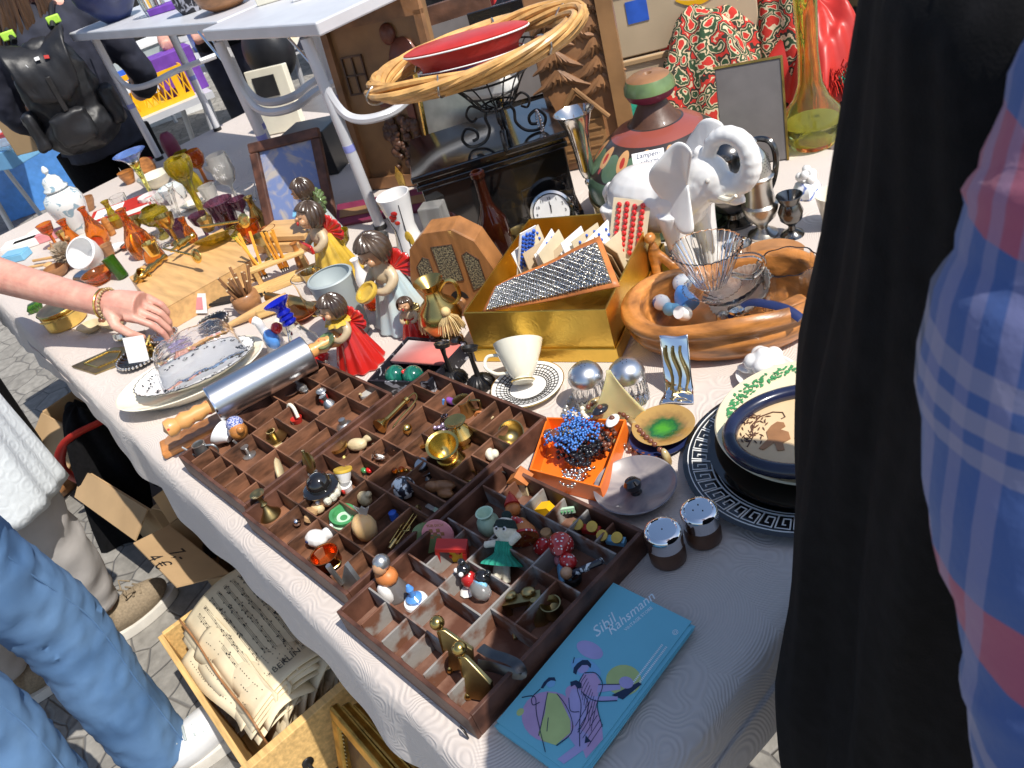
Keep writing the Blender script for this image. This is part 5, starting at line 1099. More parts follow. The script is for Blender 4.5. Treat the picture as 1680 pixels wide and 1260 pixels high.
m = M(); m.lathe([(0, .004), (1, .004), (1, .006), (0, .0062)], sx=.084, sy=.067, n=64); m.obj('panel', 'wreath_cream2', op) if 'wreath_cream2' in MT else m.obj('panel', mk('wreath_cream2', (.66, .48, .28), .5, var=.08), op)
T = RZ(-20) @ TR(-.044, -.004, .0066)
m = M(); random.seed(2)
m.tube([T @ V(v) for v in ((-.02, -.03, 0), (-.016, -.01, 0), (-.022, .008, 0), (-.014, .026, 0), (.0, .036, 0), (.012, .036, 0), (.016, .028, 0), (.012, .024, 0))], .0009, n=5)
for i in range(46):
    v = V((random.uniform(-.032, -.004), random.uniform(-.022, .03), 0)); q = random.uniform(0, 6.28); w = V((cos(q), sin(q), 0))*.0035; m.tube([T @ (v-w), T @ v, T @ (v+w)], [.0003, .0012, .0003], n=4)
for i in range(8): m.tube([T @ V((-.018, -.02+i*.005, 0)), T @ V((-.028+i*.002, -.012+i*.006, 0))], .0005, n=4)
m.obj('shrub_silhouette', 'carved_dark', op)
m = M(); m.prism([(-.006, .010), (.0, .018), (.008, .017), (.011, .010), (.006, .004), (.016, .0), (.020, -.012), (.012, -.02), (.016, -.032), (.008, -.034), (.002, -.02), (-.008, -.034), (-.014, -.032), (-.006, -.014), (-.010, -.002)], 0, .0006, T=T @ TR(.008, 0, 0)); m.obj('figure_silhouette', 'mid_wood', op, smooth=False)
# enamel dish and blue saucer beneath
LT('blue_dish', 'dark blue glazed dish under the gold and green enamel dish', 'dish', P(1085, 722), [(0, 0), (24, 0), (42, 8), (43, 10), (24, 4), (0, 3)], 'navy', n=40)
t = thing('enamel_dish', 'gold enamel dish with a glowing green centre beside the bead necklace', 'dish', P(1090, 706, TZ+.010))
m = M(); m.lathe(mm([(0, 0), (26, 0), (42, 9), (43.5, 11), (41, 11)]+[(26, 4), (0, 2.5)]), n=48)
def f_en(mm_, nt, n, l, b, mp, cr):
    sp_ = node(nt, 'ShaderNodeVectorMath', operation='LENGTH'); l.new(mp.outputs[0], sp_.inputs[0])
    nz = node(nt, 'ShaderNodeTexNoise'); nz.inputs['Scale'].default_value = 120; l.new(mp.outputs[0], nz.inputs[0])
    v = math_(nt, 'ADD', math_(nt, 'MULTIPLY', sp_.outputs['Value'], 22), math_(nt, 'MULTIPLY', nz.outputs[0], .35))
    r = node(nt, 'ShaderNodeValToRGB'); e = r.color_ramp.elements; l.new(v, r.inputs[0])
    e[0].position = .3; e[0].color = (.10, .42, .02, 1); e[1].position = 1.0; e[1].color = (.62, .36, .10, 1)
    q = e.new(.58); q.color = (.015, .14, .03, 1); q = e.new(.80); q.color = (.42, .24, .07, 1); setc(nt, b, r.outputs[0])
mk('green_gold_enamel', (.5, .4, .1), .18, .35, coat=.8, fn=f_en); m.obj('dish', 'green_gold_enamel', t)
# grey stone dish with a black knob
t = thing('stone_dish', 'shallow mottled grey-violet stone dish with a black knob in the middle', 'dish', P(1046, 812))
m = M(); m.lathe(mm([(0, 0), (30, 0), (40, 3), (53, 18), (54, 20), (52, 20), (38, 7), (0, 4)]), n=56); m.obj('dish', 'stone_dish', t)
m = M(); m.lathe(mm([(0, 3), (8, 4), (7, 8), (11, 14), (12, 20), (8, 25), (0, 26)]), n=24, T=RY(-14)); m.obj('knob', 'black_lacquer', t)
# dark wooden salt and pepper shakers with chrome caps
for x, y, lb in ((1097, 915, 'dark wooden shaker with a single-holed chrome cap, nearer the camera'), (1155, 882, 'dark wooden shaker with a three-holed chrome cap, beside the Greek key plate')):
    t = thing('wood_shaker', lb, 'shaker', P(x, y), 'dark wooden shakers with chrome caps')
    m = M(); m.lathe(mm([(0, 0), (20, 0), (21.5, 2), (22, 14), (20.5, 18), (20, 26), (0, 26)]), n=44); m.obj('wooden_base', 'carved_dark', t)
    m = M(); m.lathe(mm([(20.5, 25), (21.5, 26), (22, 40), (22, 46), (20, 49), (17, 50), (16, 49), (14, 49.2), (0, 49.6)]), n=44); m.obj('chrome_cap', 'chrome', t)
    m = M(); hs = [(0, 0)] if x == 1097 else [(.006, 0), (-.004, .005), (-.004, -.005)]; [m.ball((a, b_, .0496), .0010, 6) for a, b_ in hs]; m.obj('shaker_hole', 'black_plastic', t)
# leaflets
def f_lf(m, nt, n, l, b, mp, cr):
    sp_ = node(nt, 'ShaderNodeSeparateXYZ'); l.new(mp.outputs[0], sp_.inputs[0]); setc(nt, b, cr.outputs[0])
mk('leaflet_blue', (.17, .52, .64), .45, var=.03)
mk('pale_lilac', (.42, .38, .66), .6, var=.1); mk('pale_yellow', (.48, .58, .22), .6, var=.1); mk('pale_pink', (.50, .34, .56), .6, var=.1); mk('line_navy', (.01, .03, .08), .6); mk('print_white', (.75, .85, .9), .6); mk('pale_blue', (.20, .46, .72), .6, var=.05)
A, B_, C_, D_ = P(808, 1186, TZ+.014), P(1006, 955, TZ+.014), P(1143, 1030, TZ+.014), P(928, 1262, TZ+.014)
c0 = (A+B_+C_+D_)/4; ex = ((C_-B_)+(D_-A)).normalized(); ey = V((-ex.y, ex.x, 0)); w = ((C_-B_).length+(D_-A).length)/2; h = ((B_-A).length+(C_-D_).length)/2
g = 'turquoise leaflets in one pile'
fr = math.atan2(ex.y, ex.x); base = V((c0.x, c0.y, TZ))
for i in range(13):
    t = thing('leaflet', 'turquoise leaflet stacked beneath the top one' if i < 12 else 'topmost turquoise leaflet printed with women in 1950s dresses and white script', 'leaflet', base+V((.0015*sin(i*2.2), .002*cos(i*3.1), .0005+i*.00105))+(V((.007, -.002, 0)) if i in (8, 9, 10, 11) else V()), g if i < 12 else None, rz=fr+(.006*sin(i*5) if i < 12 else 0))
    m = M(); m.box((0, 0, .0004), (w, h, .0008)); m.obj('sheet', 'leaflet_blue', t, smooth=False)
top_ = t; u0, v0 = w, h; zt = .0009
def LP(u, v): return V(((u-.5)*w, (.5-v)*h, zt))        # u right, v down from the far (script) end
def blobm(name, mt, pts, z): m = M(); m.prism([(LP(u, v).x, LP(u, v).y) for u, v in pts], zt+z, zt+z+.00012); m.obj(name, mt, top_, smooth=False)
def strokes(name, mt, ls, r=.00055, z=.0004):
    m = M()
    for l_ in ls: m.tube([LP(u, v)+V((0, 0, z)) for u, v in (catmull([(a, b_, 0) for a, b_ in l_], 4) if 0 else [(q.x, q.y) for q in catmull([(a, b_, 0) for a, b_ in l_], 4)])], r, n=4, flat=1)
    m.obj(name, mt, top_)
ell = lambda cu, cv, ru, rv, n=22, rot=0: [(cu+ru*cos(2*pi*i/n), cv+rv*sin(2*pi*i/n)) for i in range(n)]
# printed shapes (u across the short side, v from the script end downwards)
blobm('printed_lilac_patch', 'pale_lilac', ell(.30, .42, .16, .045), .0); blobm('printed_yellow_patch', 'pale_yellow', ell(.80, .47, .18, .085), .00002)
blobm('printed_pink_patch', 'pale_pink', ell(.42, .83, .30, .13), .00004); blobm('printed_pink_patch', 'pale_pink', ell(.52, .66, .15, .05), .00006)
blobm('printed_blue_patch', 'pale_blue', ell(.40, .52, .18, .05), .00003)
# woman with tureen
blobm('printed_dress', 'pale_pink', [(.42, .55), (.52, .515), (.62, .54), (.68, .60), (.74, .66), (.90, .72), (1.0, .78), (.98, .90), (.86, .86), (.70, .76), (.60, .68), (.46, .63)], .00015)
blobm('printed_face', 'pale_lilac', ell(.375, .525, .055, .032), .0002); blobm('printed_arm', 'pale_lilac', [(.62, .56), (.80, .50), (.84, .52), (.66, .60)], .0002); blobm('printed_arm', 'pale_lilac', [(.56, .64), (.62, .67), (.88, .58), (.86, .56), (.64, .63)], .00022)
blobm('printed_tureen', 'pale_lilac', ell(.84, .475, .075, .032), .00025); blobm('printed_tray', 'line_navy', [(.94, .44), (.98, .44), (.92, .56), (.80, .57)], .0002)
blobm('printed_hair', 'line_navy', [(.29, .52), (.31, .49), (.36, .475), (.42, .485), (.44, .505), (.39, .50), (.345, .515), (.34, .55), (.36, .575), (.32, .575), (.29, .55)], .00028)
# reclining woman in yellow
blobm('printed_dress', 'pale_yellow', [(.24, .735), (.33, .715), (.42, .735), (.62, .79), (.70, .84), (.66, .93), (.52, .95), (.44, .93), (.36, .83), (.28, .77)], .00026)
blobm('printed_face', 'pale_blue', ell(.20, .685, .045, .024), .0002); blobm('printed_hair', 'line_navy', [(.13, .70), (.14, .665), (.19, .648), (.23, .66), (.18, .672), (.165, .69), (.17, .73), (.145, .735)], .0003)
blobm('printed_torso', 'pale_lilac', [(.42, .65), (.50, .63), (.64, .67), (.72, .73), (.74, .80), (.66, .80), (.52, .76), (.46, .70)], .0002); blobm('printed_hair', 'line_navy', [(.36, .625), (.40, .60), (.47, .60), (.50, .62), (.47, .635), (.42, .625), (.40, .645)], .0003)
blobm('printed_leg', 'pale_lilac', [(.70, .80), (.86, .80), (.92, .86), (.84, .98), (.76, .98), (.82, .88), (.70, .86)], .0002); blobm('printed_shadow', 'line_navy', [(.84, .81), (.92, .82), (.88, .845)], .0003)
strokes('ink_line', 'line_navy', [[(.42, .55), (.46, .63), (.60, .69), (.72, .78), (.86, .87)], [(.42, .545), (.52, .515), (.66, .55), (.74, .65), (.92, .73)], [(.56, .64), (.7, .64), (.88, .58)], [(.62, .56), (.8, .50)], [(.24, .735), (.30, .79), (.40, .88), (.46, .94)], [(.33, .715), (.46, .735), (.62, .78), (.71, .84), (.67, .93)], [(.42, .84), (.50, .90)], [(.05, .83), (.16, .79), (.3, .86), (.62, .985)], [(.52, .635), (.66, .67), (.74, .75), (.76, .82)], [(.46, .70), (.56, .75), (.64, .73)], [(.22, .50), (.24, .52), (.25, .53)], [(.15, .74), (.14, .80), (.2, .83), (.24, .80)]], .0005)
strokes('dress_stripe', 'line_navy', [[(.45+.035*i, .55+.012*i), (.46+.045*i, .60+.018*i), (.50+.045*i, .635+.018*i)] for i in range(9)]+[[(.66+.05*i, .66+.012*i), (.70+.045*i, .80+.01*i)] for i in range(6)], .0003, .0005)
blobm('printed_lemon', 'pale_yellow', ell(.14, .895, .035, .022), .0001)
m = M()
m.text('Sibil', .019, TR(LP(.30, .27)) @ RZ(78), shear=.4); m.text('Rahsmann', .0165, TR(LP(.45, .13)) @ RZ(78), shear=.4); m.text('VINTAGE STORE', .0055, TR(LP(.53, .13)) @ RZ(78))
m.obj('script_lettering', 'print_white', top_, smooth=False)
m = M(); m.text('www . . . . . . . . . . . . . . . . . . .', .006, TR(LP(.955, .42)) @ RZ(78)) if 0 else None
for k_ in range(2):
    for i in range(30): m.box(LP(.90+.05*k_, .20+.010*i)+V((0, 0, .0001)), (.0022, .0012, .0001))
m.tube([LP(.93, .10)+V((.003*cos(a), .003*sin(a), 0)) for a in [i*pi/5 for i in range(10)]], .0004, n=4, closed=True); m.tube([LP(.93, .10)+V((.0015*cos(a), .0015*sin(a), 0)) for a in [i*pi/4 for i in range(8)]], .0004, n=4, closed=True)
m.obj('small_print', 'print_white', top_, smooth=False)
# orange box of necklaces
c4 = [P(868, 770, TZ+.03), P(897, 684, TZ+.03), P(1027, 688, TZ+.03), P(985, 800, TZ+.03)]; cc = sum(c4, V())/4
ob = thing('orange_box', 'open orange plastic box heaped with bead necklaces', 'box', (cc.x, cc.y, TZ))
m = M(); quadbox(m, [(c.x-cc.x, c.y-cc.y) for c in c4[::-1]], 0, .03, .0025); m.obj('box_body', 'orange_plastic', ob, smooth=False, bevel=.0006)
def beadline(name, label, pts, r, mt, group, loc, thread=True, step=1, n=6, extra=None):
    t = thing(name, label, 'necklace', loc, group)
    ps_ = catmull([V(p)-V(loc) for p in pts], 8); 
    m = M(); d = 0; last = ps_[0]; m.ball(last, r, n)
    for p in ps_:
        if (p-last).length > r*1.9: m.ball(p, r*random.uniform(.9, 1.05), n); last = p
    m.obj('beads', mt, t)
    if thread: m = M(); m.tube(ps_, .0005, n=4); m.obj('thread', 'black_plastic', t)
    if extra: extra(t, ps_)
    return t
random.seed(12)
def tangle(c, rx_, ry2, z0, z1, n): return [V((c.x+rx_*random.uniform(-1, 1), c.y+ry2*random.uniform(-1, 1), random.uniform(z0, z1))) for _ in range(n)]
oc = V((cc.x, cc.y, 0))
for i in range(3): beadline('bead_necklace', ['bright blue seed-bead necklace heaped on the orange box', 'upper strand of bright blue seed beads looping over the box', 'lower strand of bright blue seed beads'][i], tangle(oc+V((-.008, .012, 0)), .034, .034, TZ+.036, TZ+.052, 26), .0019, 'bead_blue', 'bright blue bead strands', V((cc.x, cc.y, TZ+.03)), n=5)
for i in range(3): beadline('bead_necklace', 'shiny black bead necklace tangled deep in the orange box', tangle(oc+V((0, .008, 0)), .038, .034, TZ+.012, TZ+.036, 18), .0034, 'bead_black', 'black bead necklaces in the orange box', V((cc.x, cc.y, TZ+.02)))
beadline('bead_necklace', 'dark red and brown bead necklace along the right wall of the orange box', tangle(oc+V((.02, .035, 0)), .018, .018, TZ+.02, TZ+.036, 12), .004, 'bead_brown', None, V((cc.x, cc.y, TZ+.02)))
for i in range(2): beadline('silver_chain', ['silver link chain lying in the near end of the orange box', 'second silver chain with flat links in the near end of the orange box'][i], tangle(oc+V((.03, -.035, 0)), .022, .022, TZ+.012, TZ+.026, 14), .0024, 'silver', None, V((cc.x, cc.y, TZ+.012)), n=5)
for x, y, mt, lb in ((935, 705, 'shell', 'cream oval pendant with a brown stone on the left rim of the orange box'), (985, 672, 'bead_black', 'large black oval pendant at the far rim of the orange box'), (1005, 690, 'white_porc', 'large white oval pendant at the far rim of the orange box'), (905, 712, 'bead_brown', 'amber-brown bead cluster hanging over the left corner of the orange box')):
    t = thing('pendant', lb, 'pendant', P(x, y, TZ+.042)); m = M(); m.ball((0, 0, 0), (.014, .009, .005), 14, T=RZ(x)); m.obj('oval', mt, t); m = M(); m.ball((0, 0, .004), .0045, 8); m.obj('stone', 'bead_brown', t)
def big(t, ps_):
    for i, f in enumerate((.08, .35, .62, .9)):
        p = ps_[int(f*len(ps_))]; q = ps_[min(int(f*len(ps_))+2, len(ps_)-1)]; m = M(); m.ball((0, 0, 0), (.0055, .0055, .013), 12, T=AX(p, q)); m.obj('large_bead', 'pendant_stone', t)
beadline('bead_necklace', 'long brown and cream bead necklace trailing from the orange box over the enamel dish', [P(965, 668, TZ+.02), P(985, 655, TZ+.02), P(1010, 672, TZ+.018), P(1035, 690, TZ+.016), P(1055, 712, TZ+.02), P(1080, 735, TZ+.02), P(1095, 755, TZ+.008), P(1060, 748, TZ+.006), P(1020, 730, TZ+.006), P(990, 715, TZ+.01)], .0042, 'bead_brown', None, P(1030, 700), extra=big, n=8)
beadline('bead_necklace', 'grey crystal bead necklace lying from the saucer down to the orange box', [P(945, 640, TZ+.006), P(932, 662, TZ+.006), P(922, 685, TZ+.006), P(912, 700, TZ+.006), P(925, 705, TZ+.006), P(940, 680, TZ+.006)], .0045, 'pewter', None, P(930, 670), n=8)
beadline('bead_necklace', 'cream shell bead string between the glass shaker and the orange box', [P(965, 660, TZ+.01), P(955, 672, TZ+.012), P(962, 685, TZ+.014), P(975, 692, TZ+.02)], .0042, 'cream_porc', None, P(962, 675), n=8)
# ================================================================ miniatures in the type-case trays
random.seed(21)
ZT = TZ+.0055
def T_(name, label, cat, x, y, z=ZT, rz=0, group=None): return thing(name, label, cat, P(x, y, z), group, radians(rz))
def mini(name, label, cat, x, y, parts, z=ZT, rz=0, lean=None, k=1):
    k *= 1.14; t = T_(name, label, cat, x, y, z, rz); A = Matrix.Scale(k, 4)
    if lean: A = RZ(lean[0]) @ RY(lean[1]) @ A
    for nm, f, mt, *o in parts:
        m = M(); f(m) if callable(f) else m.lathe(mm(f), n=28)
        for v in m.b.verts: v.co = A @ v.co
        m.obj(nm, mt, t, rm=o[0] if o else 0)
    return t
B = lambda *a: (lambda m: [m.ball(q[0], q[1], 10) for q in a])
TU = lambda pts, r, n=8, c=False: (lambda m: m.tube(pts, r, n=n, closed=c))
BX = lambda *a: (lambda m: [m.box(q[0], q[1]) for q in a])
def both(*f): return lambda m: [g(m) for g in f]
LA = lambda pr, T=None, n=24, **k: (lambda m: m.lathe(mm(pr), T=T, n=n, **k))
# --- first tray
mini('pewter_can', 'small grey pewter watering can with a thin spout in the corner cell', 'watering can', 343, 757, [('body', openp([(14, 0), (14, 4), (9, 32), (10, 35)], 1.5), 'pewter'), ('handle', TU(catmull([(.010, .0, .03), (.022, 0, .028), (.024, 0, .016), (.013, 0, .008)], 4), .0015), 'pewter'), ('spout', TU([(-.012, 0, .008), (-.024, 0, .030), (-.027, 0, .034)], [.002, .0015, .0015]), 'pewter')], rz=40, lean=(0, 0), z=ZT)
mini('mini_cup', 'tiny white and blue porcelain bowl lying on its side next to the pewter can', 'bowl', 378, 718, [('bowl', openp([(8, 0), (9, 3), (18, 14), (20, 20)], 1.4), 'blue_white_porc')], lean=(200, 62), z=ZT+.014)
mini('doll_lady', 'tiny doll with a round wooden body and a blue checked headscarf', 'doll', 400, 722, [('body', B(((0, 0, .018), (.015, .014, .015)), ((.014, 0, .026), (.006, .006, .006))), 'honey_wood'), ('scarf', B(((-.006, .002, .028), (.014, .013, .011)),), 'blue_check')], z=ZT+.012)
mini('metal_candlestick', 'tiny pewter candlestick with a saucer beside the wooden doll', 'candlestick', 410, 748, [('body', [(0, 0), (10, 0), (10, 2), (3, 4), (3, 14), (6, 18), (0, 18)], 'pewter'), ('arm', TU([(-.008, 0, .002), (-.012, -.006, .03)], .002), 'pewter')])
mini('brass_chamberstick', 'dark brass chamber candlestick with a wide drip pan', 'candlestick', 452, 722, [('pan', [(0, 0), (14, 0), (20, 4), (21, 6), (14, 3), (0, 3)], 'brass_dark'), ('socket', [(0, 2), (5, 3), (5, 16), (7, 18), (5, 18), (4, 6), (0, 6)], 'brass_dark')])
mini('sea_shell', 'small pale coin-shaped shell under the dark brass chamber candlestick', 'shell', 455, 733, [('shell', [(0, 0), (8, 0), (9, 2), (0, 4)], 'shell')])
mini('heart_candle_holder', 'red and cream looped heart-shaped candle ring', 'ornament', 489, 692, [('loop', TU(catmull([(.010, .0, .012), (0, .004, .024), (-.012, .004, .026), (-.016, 0, .014), (-.010, -.004, .004), (0, -.006, .002)], 5), .0028), 'cream_porc'), ('cup', openp([(7, 0), (9, 8)], 1.2), 'red_plain')])
mini('pewter_bowl', 'tiny pewter basin with a violet-topped pestle', 'basin', 479, 645, [('basin', openp([(8, 0), (16, 5), (18, 8)], 1.5), 'pewter'), ('pestle', TU([(0, 0, .002), (.0, .004, .026)], [.002, .004]), 'pewter'), ('flower_top', B(((0, .005, .029), (.006, .006, .004)),), 'jewel_purple')])
mini('glass_swan', 'tiny frosted glass swan beside the pewter basin', 'figurine', 498, 642, [('body', B(((0, 0, .008), (.012, .008, .008)), ((-.006, 0, .018), (.004, .004, .006))), 'frost_glass', .001)])
mini('glass_bottle', 'tiny grey stoppered bottle in the cell left of the red jug', 'bottle', 510, 658, [('bottle', [(0, 0), (8, 0), (9, 5), (4, 12), (3, 18), (5, 22), (0, 23)], 'pewter')])
mini('red_mini_jug', 'tiny red figure with a grey oval lid leaning in its cell', 'figurine', 535, 662, [('body', B(((0, 0, .008), (.010, .007, .008)), ((.007, 0, .016), (.005, .005, .006))), 'red_plain'), ('lid', B(((.004, 0, .026), (.010, .008, .0025)),), 'pewter')])
mini('pewter_candlestick', 'tall pewter candlestick lying across two cells, upper one', 'candlestick', 553, 680, [('body', [(0, 0), (12, 0), (9, 4), (4, 8), (4, 14), (9, 20), (7, 26), (3, 30), (6, 38), (0, 39)], 'pewter')], lean=(220, 12))
mini('pewter_candlestick', 'pewter candlestick foot standing in the cell near the dark divider, lower one', 'candlestick', 566, 700, [('body', [(0, 0), (13, 0), (12, 3), (6, 7), (5, 14), (0, 15)], 'pewter')])
mini('stone_candle', 'tiny hexagonal stone pot with a stub in the corner cell by the brocade box', 'pot', 606, 655, [('pot', [(0, 0), (10, 0), (12, 8), (11, 14), (0, 14)], 'stone_grey'), ('stub', TU([(0, -.006, .0), (0, -.010, .018)], .002), 'shell')])
mini('sea_shell', 'large pale scallop shell leaning in the bottom middle cell', 'shell', 466, 782, [('shell', B(((0, 0, .016), (.022, .005, .014)),), 'shell')], rz=30, lean=(300, 18))
mini('paper_scrap', 'tiny cream wooden die in an empty front cell', 'die', 369, 795, [('cube', BX(((0, 0, .003), (.006, .006, .006))), 'cream_porc')])
mini('glass_chip', 'yellowish glass ornament stuck at the far corner of the first tray', 'ornament', 544, 612, [('chip', B(((0, 0, .012), (.005, .004, .014)),), 'frost_glass')])
# --- second tray
mini('brass_candlestick', 'little brass candlestick with a bell foot in the left corner cell', 'candlestick', 443, 845, [('body', [(0, 0), (14, 0), (13, 3), (6, 10), (3, 16), (5, 19), (3, 22), (3, 30), (8, 34), (9, 36), (5, 35), (0, 32)], 'brass_dark')], k=1.1)
mini('brass_chamberstick', 'brass chamber candlestick with a tall reflector standing above the bowler-hatted head', 'candlestick', 522, 792, [('foot', [(0, 0), (11, 0), (11, 4), (4, 6), (4, 14), (6, 16), (0, 16)], 'pewter'), ('reflector', LA([(0, 0), (12, 2), (13, 5), (0, 2)], TR(-.002, .006, .028) @ RX(70)), 'brass_dark'), ('post', TU([(0, 0, .01), (-.006, .004, .045)], .0022), 'brass_dark')], k=1.15)
mini('character_head', 'white-haired china head wearing a black bowler hat', 'figurine', 540, 824, [('head', B(((0, 0, .014), (.018, .017, .016)), ((.0, -.018, .010), (.005, .006, .005))), 'fig_skin'), ('hair', lambda m: [m.ball((.018*cos(a), .017*sin(a), .017), (.005, .005, .008), 8) for a in [2*pi*i/14 for i in range(14)] if sin(a) > -.75], 'wool_white'), ('hat_brim', LA([(0, 25), (22, 25), (23, 27), (20, 28.5), (0, 28.5)]), 'black_lacquer'), ('hat_crown', LA([(15, 27), (15.5, 34), (12, 42), (6, 46), (0, 47)]), 'black_lacquer'), ('eye', B(((-.007, -.0155, .017), .003), ((.007, -.0155, .017), .003)), 'white_porc')], rz=5, k=1.05)
mini('wooden_bead', 'small oval blond wooden bead beneath the china head', 'bead', 525, 842, [('bead', B(((0, 0, .008), (.010, .007, .007)),), 'shell')], rz=40)
mini('cup_figurine', 'yellow and white glazed cup figure beside the black bowler hat', 'figurine', 566, 790, [('cup', openp([(7, 0), (11, 12), (12, 16)], 1.2), 'white_porc'), ('yellow_rim', [(12, 14), (12.6, 16), (12, 18)], 'yellow_glaze')], lean=(120, 25), z=ZT+.016)
mini('cup_figurine', 'small blue and white cup figure with a red flower under the yellow one', 'figurine', 572, 806, [('cup', openp([(6, 0), (9, 12)], 1.2), 'blue_white_porc'), ('flower', B(((.004, -.008, .008), .004)), 'red_plain') if 0 else ('flower', B(((.004, -.008, .008), (.004, .002, .004)),), 'red_plain')])
mini('brass_bell_cup', 'shallow shiny brass egg cup in the cell near the tray joint', 'cup', 562, 748, [('cup', [(0, 0), (7, 0), (3, 5), (4, 9), (13, 15), (14, 20), (12, 20), (0, 12)], 'brass')])
mini('sea_shell', 'pointed cream sea shell lying right of the brass egg cup', 'shell', 590, 738, [('shell', B(((0, 0, .010), (.016, .010, .009)), ((.016, .008, .014), (.008, .006, .005))), 'shell', .0015)], rz=30)
hn = T_('brass_horn', 'long brass bugle-like candle snuffer lying across its cell', 'horn', 622, 700, ZT+.012)
a, b_ = P(622, 700, ZT+.016)-hn.location, P(668, 655, ZT+.018)-hn.location; T = AX(a, b_); L = (b_-a).length
m = M(); m.lathe([(.013, 0), (.012, .004), (.007, .012), (.004, .02), (.0035, L*.9), (.006, L*.92), (.006, L), (0, L)], T=T, n=24); m.obj('tube', 'brass', hn)
m = M(); m.tube(catmull([b_, b_+V((.004, .014, .004)), b_+V((.014, .010, .0)), b_+V((.02, -.012, -.002)), a.lerp(b_, .45)+V((.022, .0, 0)), a.lerp(b_, .25)+V((.03, -.01, 0)), a.lerp(b_, .2)+V((.045, -.006, 0)), a.lerp(b_, .3)+V((.052, .004, 0))], 6), .0014); m.obj('wire_curl', 'brass', hn)
mini('brass_ball', 'small bright gold ball ornament beside the lilac crystal', 'ball', 672, 714, [('ball', B(((0, 0, .012), .008),), 'bright_gold'), ('foot', TU([(0, 0, .006), (-.004, -.004, 0)], .003), 'bright_gold')])
mini('lilac_crystal', 'tiny lilac faceted crystal next to the gold ball', 'crystal', 657, 720, [('crystal', lambda m: m.lathe(mm([(0, 0), (6, 1), (7, 5), (4, 9), (0, 9)]), n=6), 'jewel_purple')])
mini('ribbon_brooch', 'violet and blue ribbon brooch in the far row of the middle tray', 'brooch', 734, 664, [('violet_bow', B(((.006, .004, .006), (.012, .005, .006)),), 'jewel_purple'), ('blue_loop', TU([(-.012, -.004, .002), (-.008, .0, .014), (.002, -.004, .012), (-.002, -.008, .002)], .002, c=True), 'sky_blue')])
mini('brass_jug', 'small dull brass jug with a pinched lip in the far row', 'jug', 765, 678, [('body', openp([(13, 0), (14, 3), (11, 20), (13, 25)], 1.5), 'brass_dark'), ('handle', TU(catmull([(.011, .006, .022), (.024, .012, .022), (.022, .010, .008), (.012, .006, .006)], 4), .0018), 'brass_dark')])
mini('wooden_clog', 'tiny yellow wooden clog with a loop in the far row', 'clog', 797, 692, [('sole', B(((0, 0, .007), (.014, .006, .006)),), 'shell'), ('loop', TU(arc((-.005, 0, .012), .006, 0, 180, 8, ax='xz'), .002), 'orange_paint')], rz=35)
mini('metal_cup', 'dull brass thimble-like cup tipped toward the camera in the far right cell', 'cup', 848, 715, [('cup', openp([(10, 0), (14, 12), (18, 22)], 1.4), 'brass_dark')], lean=(-60, 40), z=ZT+.006)
mini('glass_bottle', 'tiny clear stoppered glass bottle above the crystal cluster', 'bottle', 738, 703, [('bottle', [(0, 0), (6, 0), (7, 6), (3, 12), (3, 20), (5, 23), (0, 26)], 'clear_glass')], z=ZT+.01)
mini('crystal_cluster', 'tiny cluster of pink and white crystals behind the brass mortar', 'crystal', 727, 715, [('stones', lambda m: [m.ball((.007*cos(i*2.4), .007*sin(i*2.4), .012+.004*(i % 3)), .0035, 6) for i in range(9)], 'jewel_mixed')])
mini('brass_mortar', 'bright brass mortar tilted over the divider, largest of the brass miniatures', 'mortar', 738, 758, [('body', [(0, 0), (14, 0), (15, 2), (10, 6), (12, 12), (13, 12), (13, 14), (12, 14), (14, 30), (18, 38), (19, 40), (16, 39), (12, 28), (0, 10)], 'bright_gold'), ('side_grip', BX(((.018, 0, .022), (.010, .004, .003)), ((.018, 0, .029), (.010, .004, .003)), ((.0225, 0, .0255), (.003, .004, .01))), 'brass')], lean=(150, -20), k=1.12)
mini('brass_urn', 'round-bellied brass urn with a flared neck right of the mortar', 'urn', 762, 730, [('body', [(0, 0), (9, 0), (8, 4), (17, 14), (18, 20), (10, 30), (8, 33), (13, 38), (14, 40), (11, 40), (0, 34)], 'brass')], k=1.05)
mini('brass_key', 'little brass tap lying left of the brass mortar', 'tap', 698, 742, [('shaft', TU([(-.012, -.006, .006), (.010, .006, .014)], .0024), 'bright_gold'), ('cross', TU([(-.01, .002, .006), (-.006, -.010, .004)], .0018), 'bright_gold')])
mini('brass_bell', 'small brass bell half hidden under the brass urn', 'bell', 752, 750, [('bell', [(0, 14), (4, 13), (7, 5), (10, 0), (0, 1)], 'brass')])
mini('sea_shell', 'white folded sea shell in the right row of the middle tray', 'shell', 806, 752, [('shell', B(((0, 0, .008), (.013, .007, .008)), ((.006, .006, .010), (.007, .006, .006))), 'cream_porc', .0014)], rz=-30)
mini('brass_ring', 'brass ring with tiny tools lying by the right wall of the middle tray', 'ring', 772, 785, [('ring', TU(ringpts(.009, .004, 20), .0016, c=True), 'brass'), ('tool', lambda m: [m.tube([(.012+.004*i, .004, .002), (.016+.004*i, .010, .014)], .0009) for i in range(4)], 'brass_dark')])
mini('cellophane_packet', 'cellophane packet with a white trinket in the middle row', 'packet', 625, 757, [('trinket', B(((0, 0, .008), (.010, .004, .004)),), 'white_porc'), ('wrapper', lambda m: m.grid(lambda u, v: ((u-.5)*.05, (v-.5)*.02+.006*sin(u*9), .014+.005*sin(u*12+v*5)), 20, 8), 'clear_plastic')], rz=20)
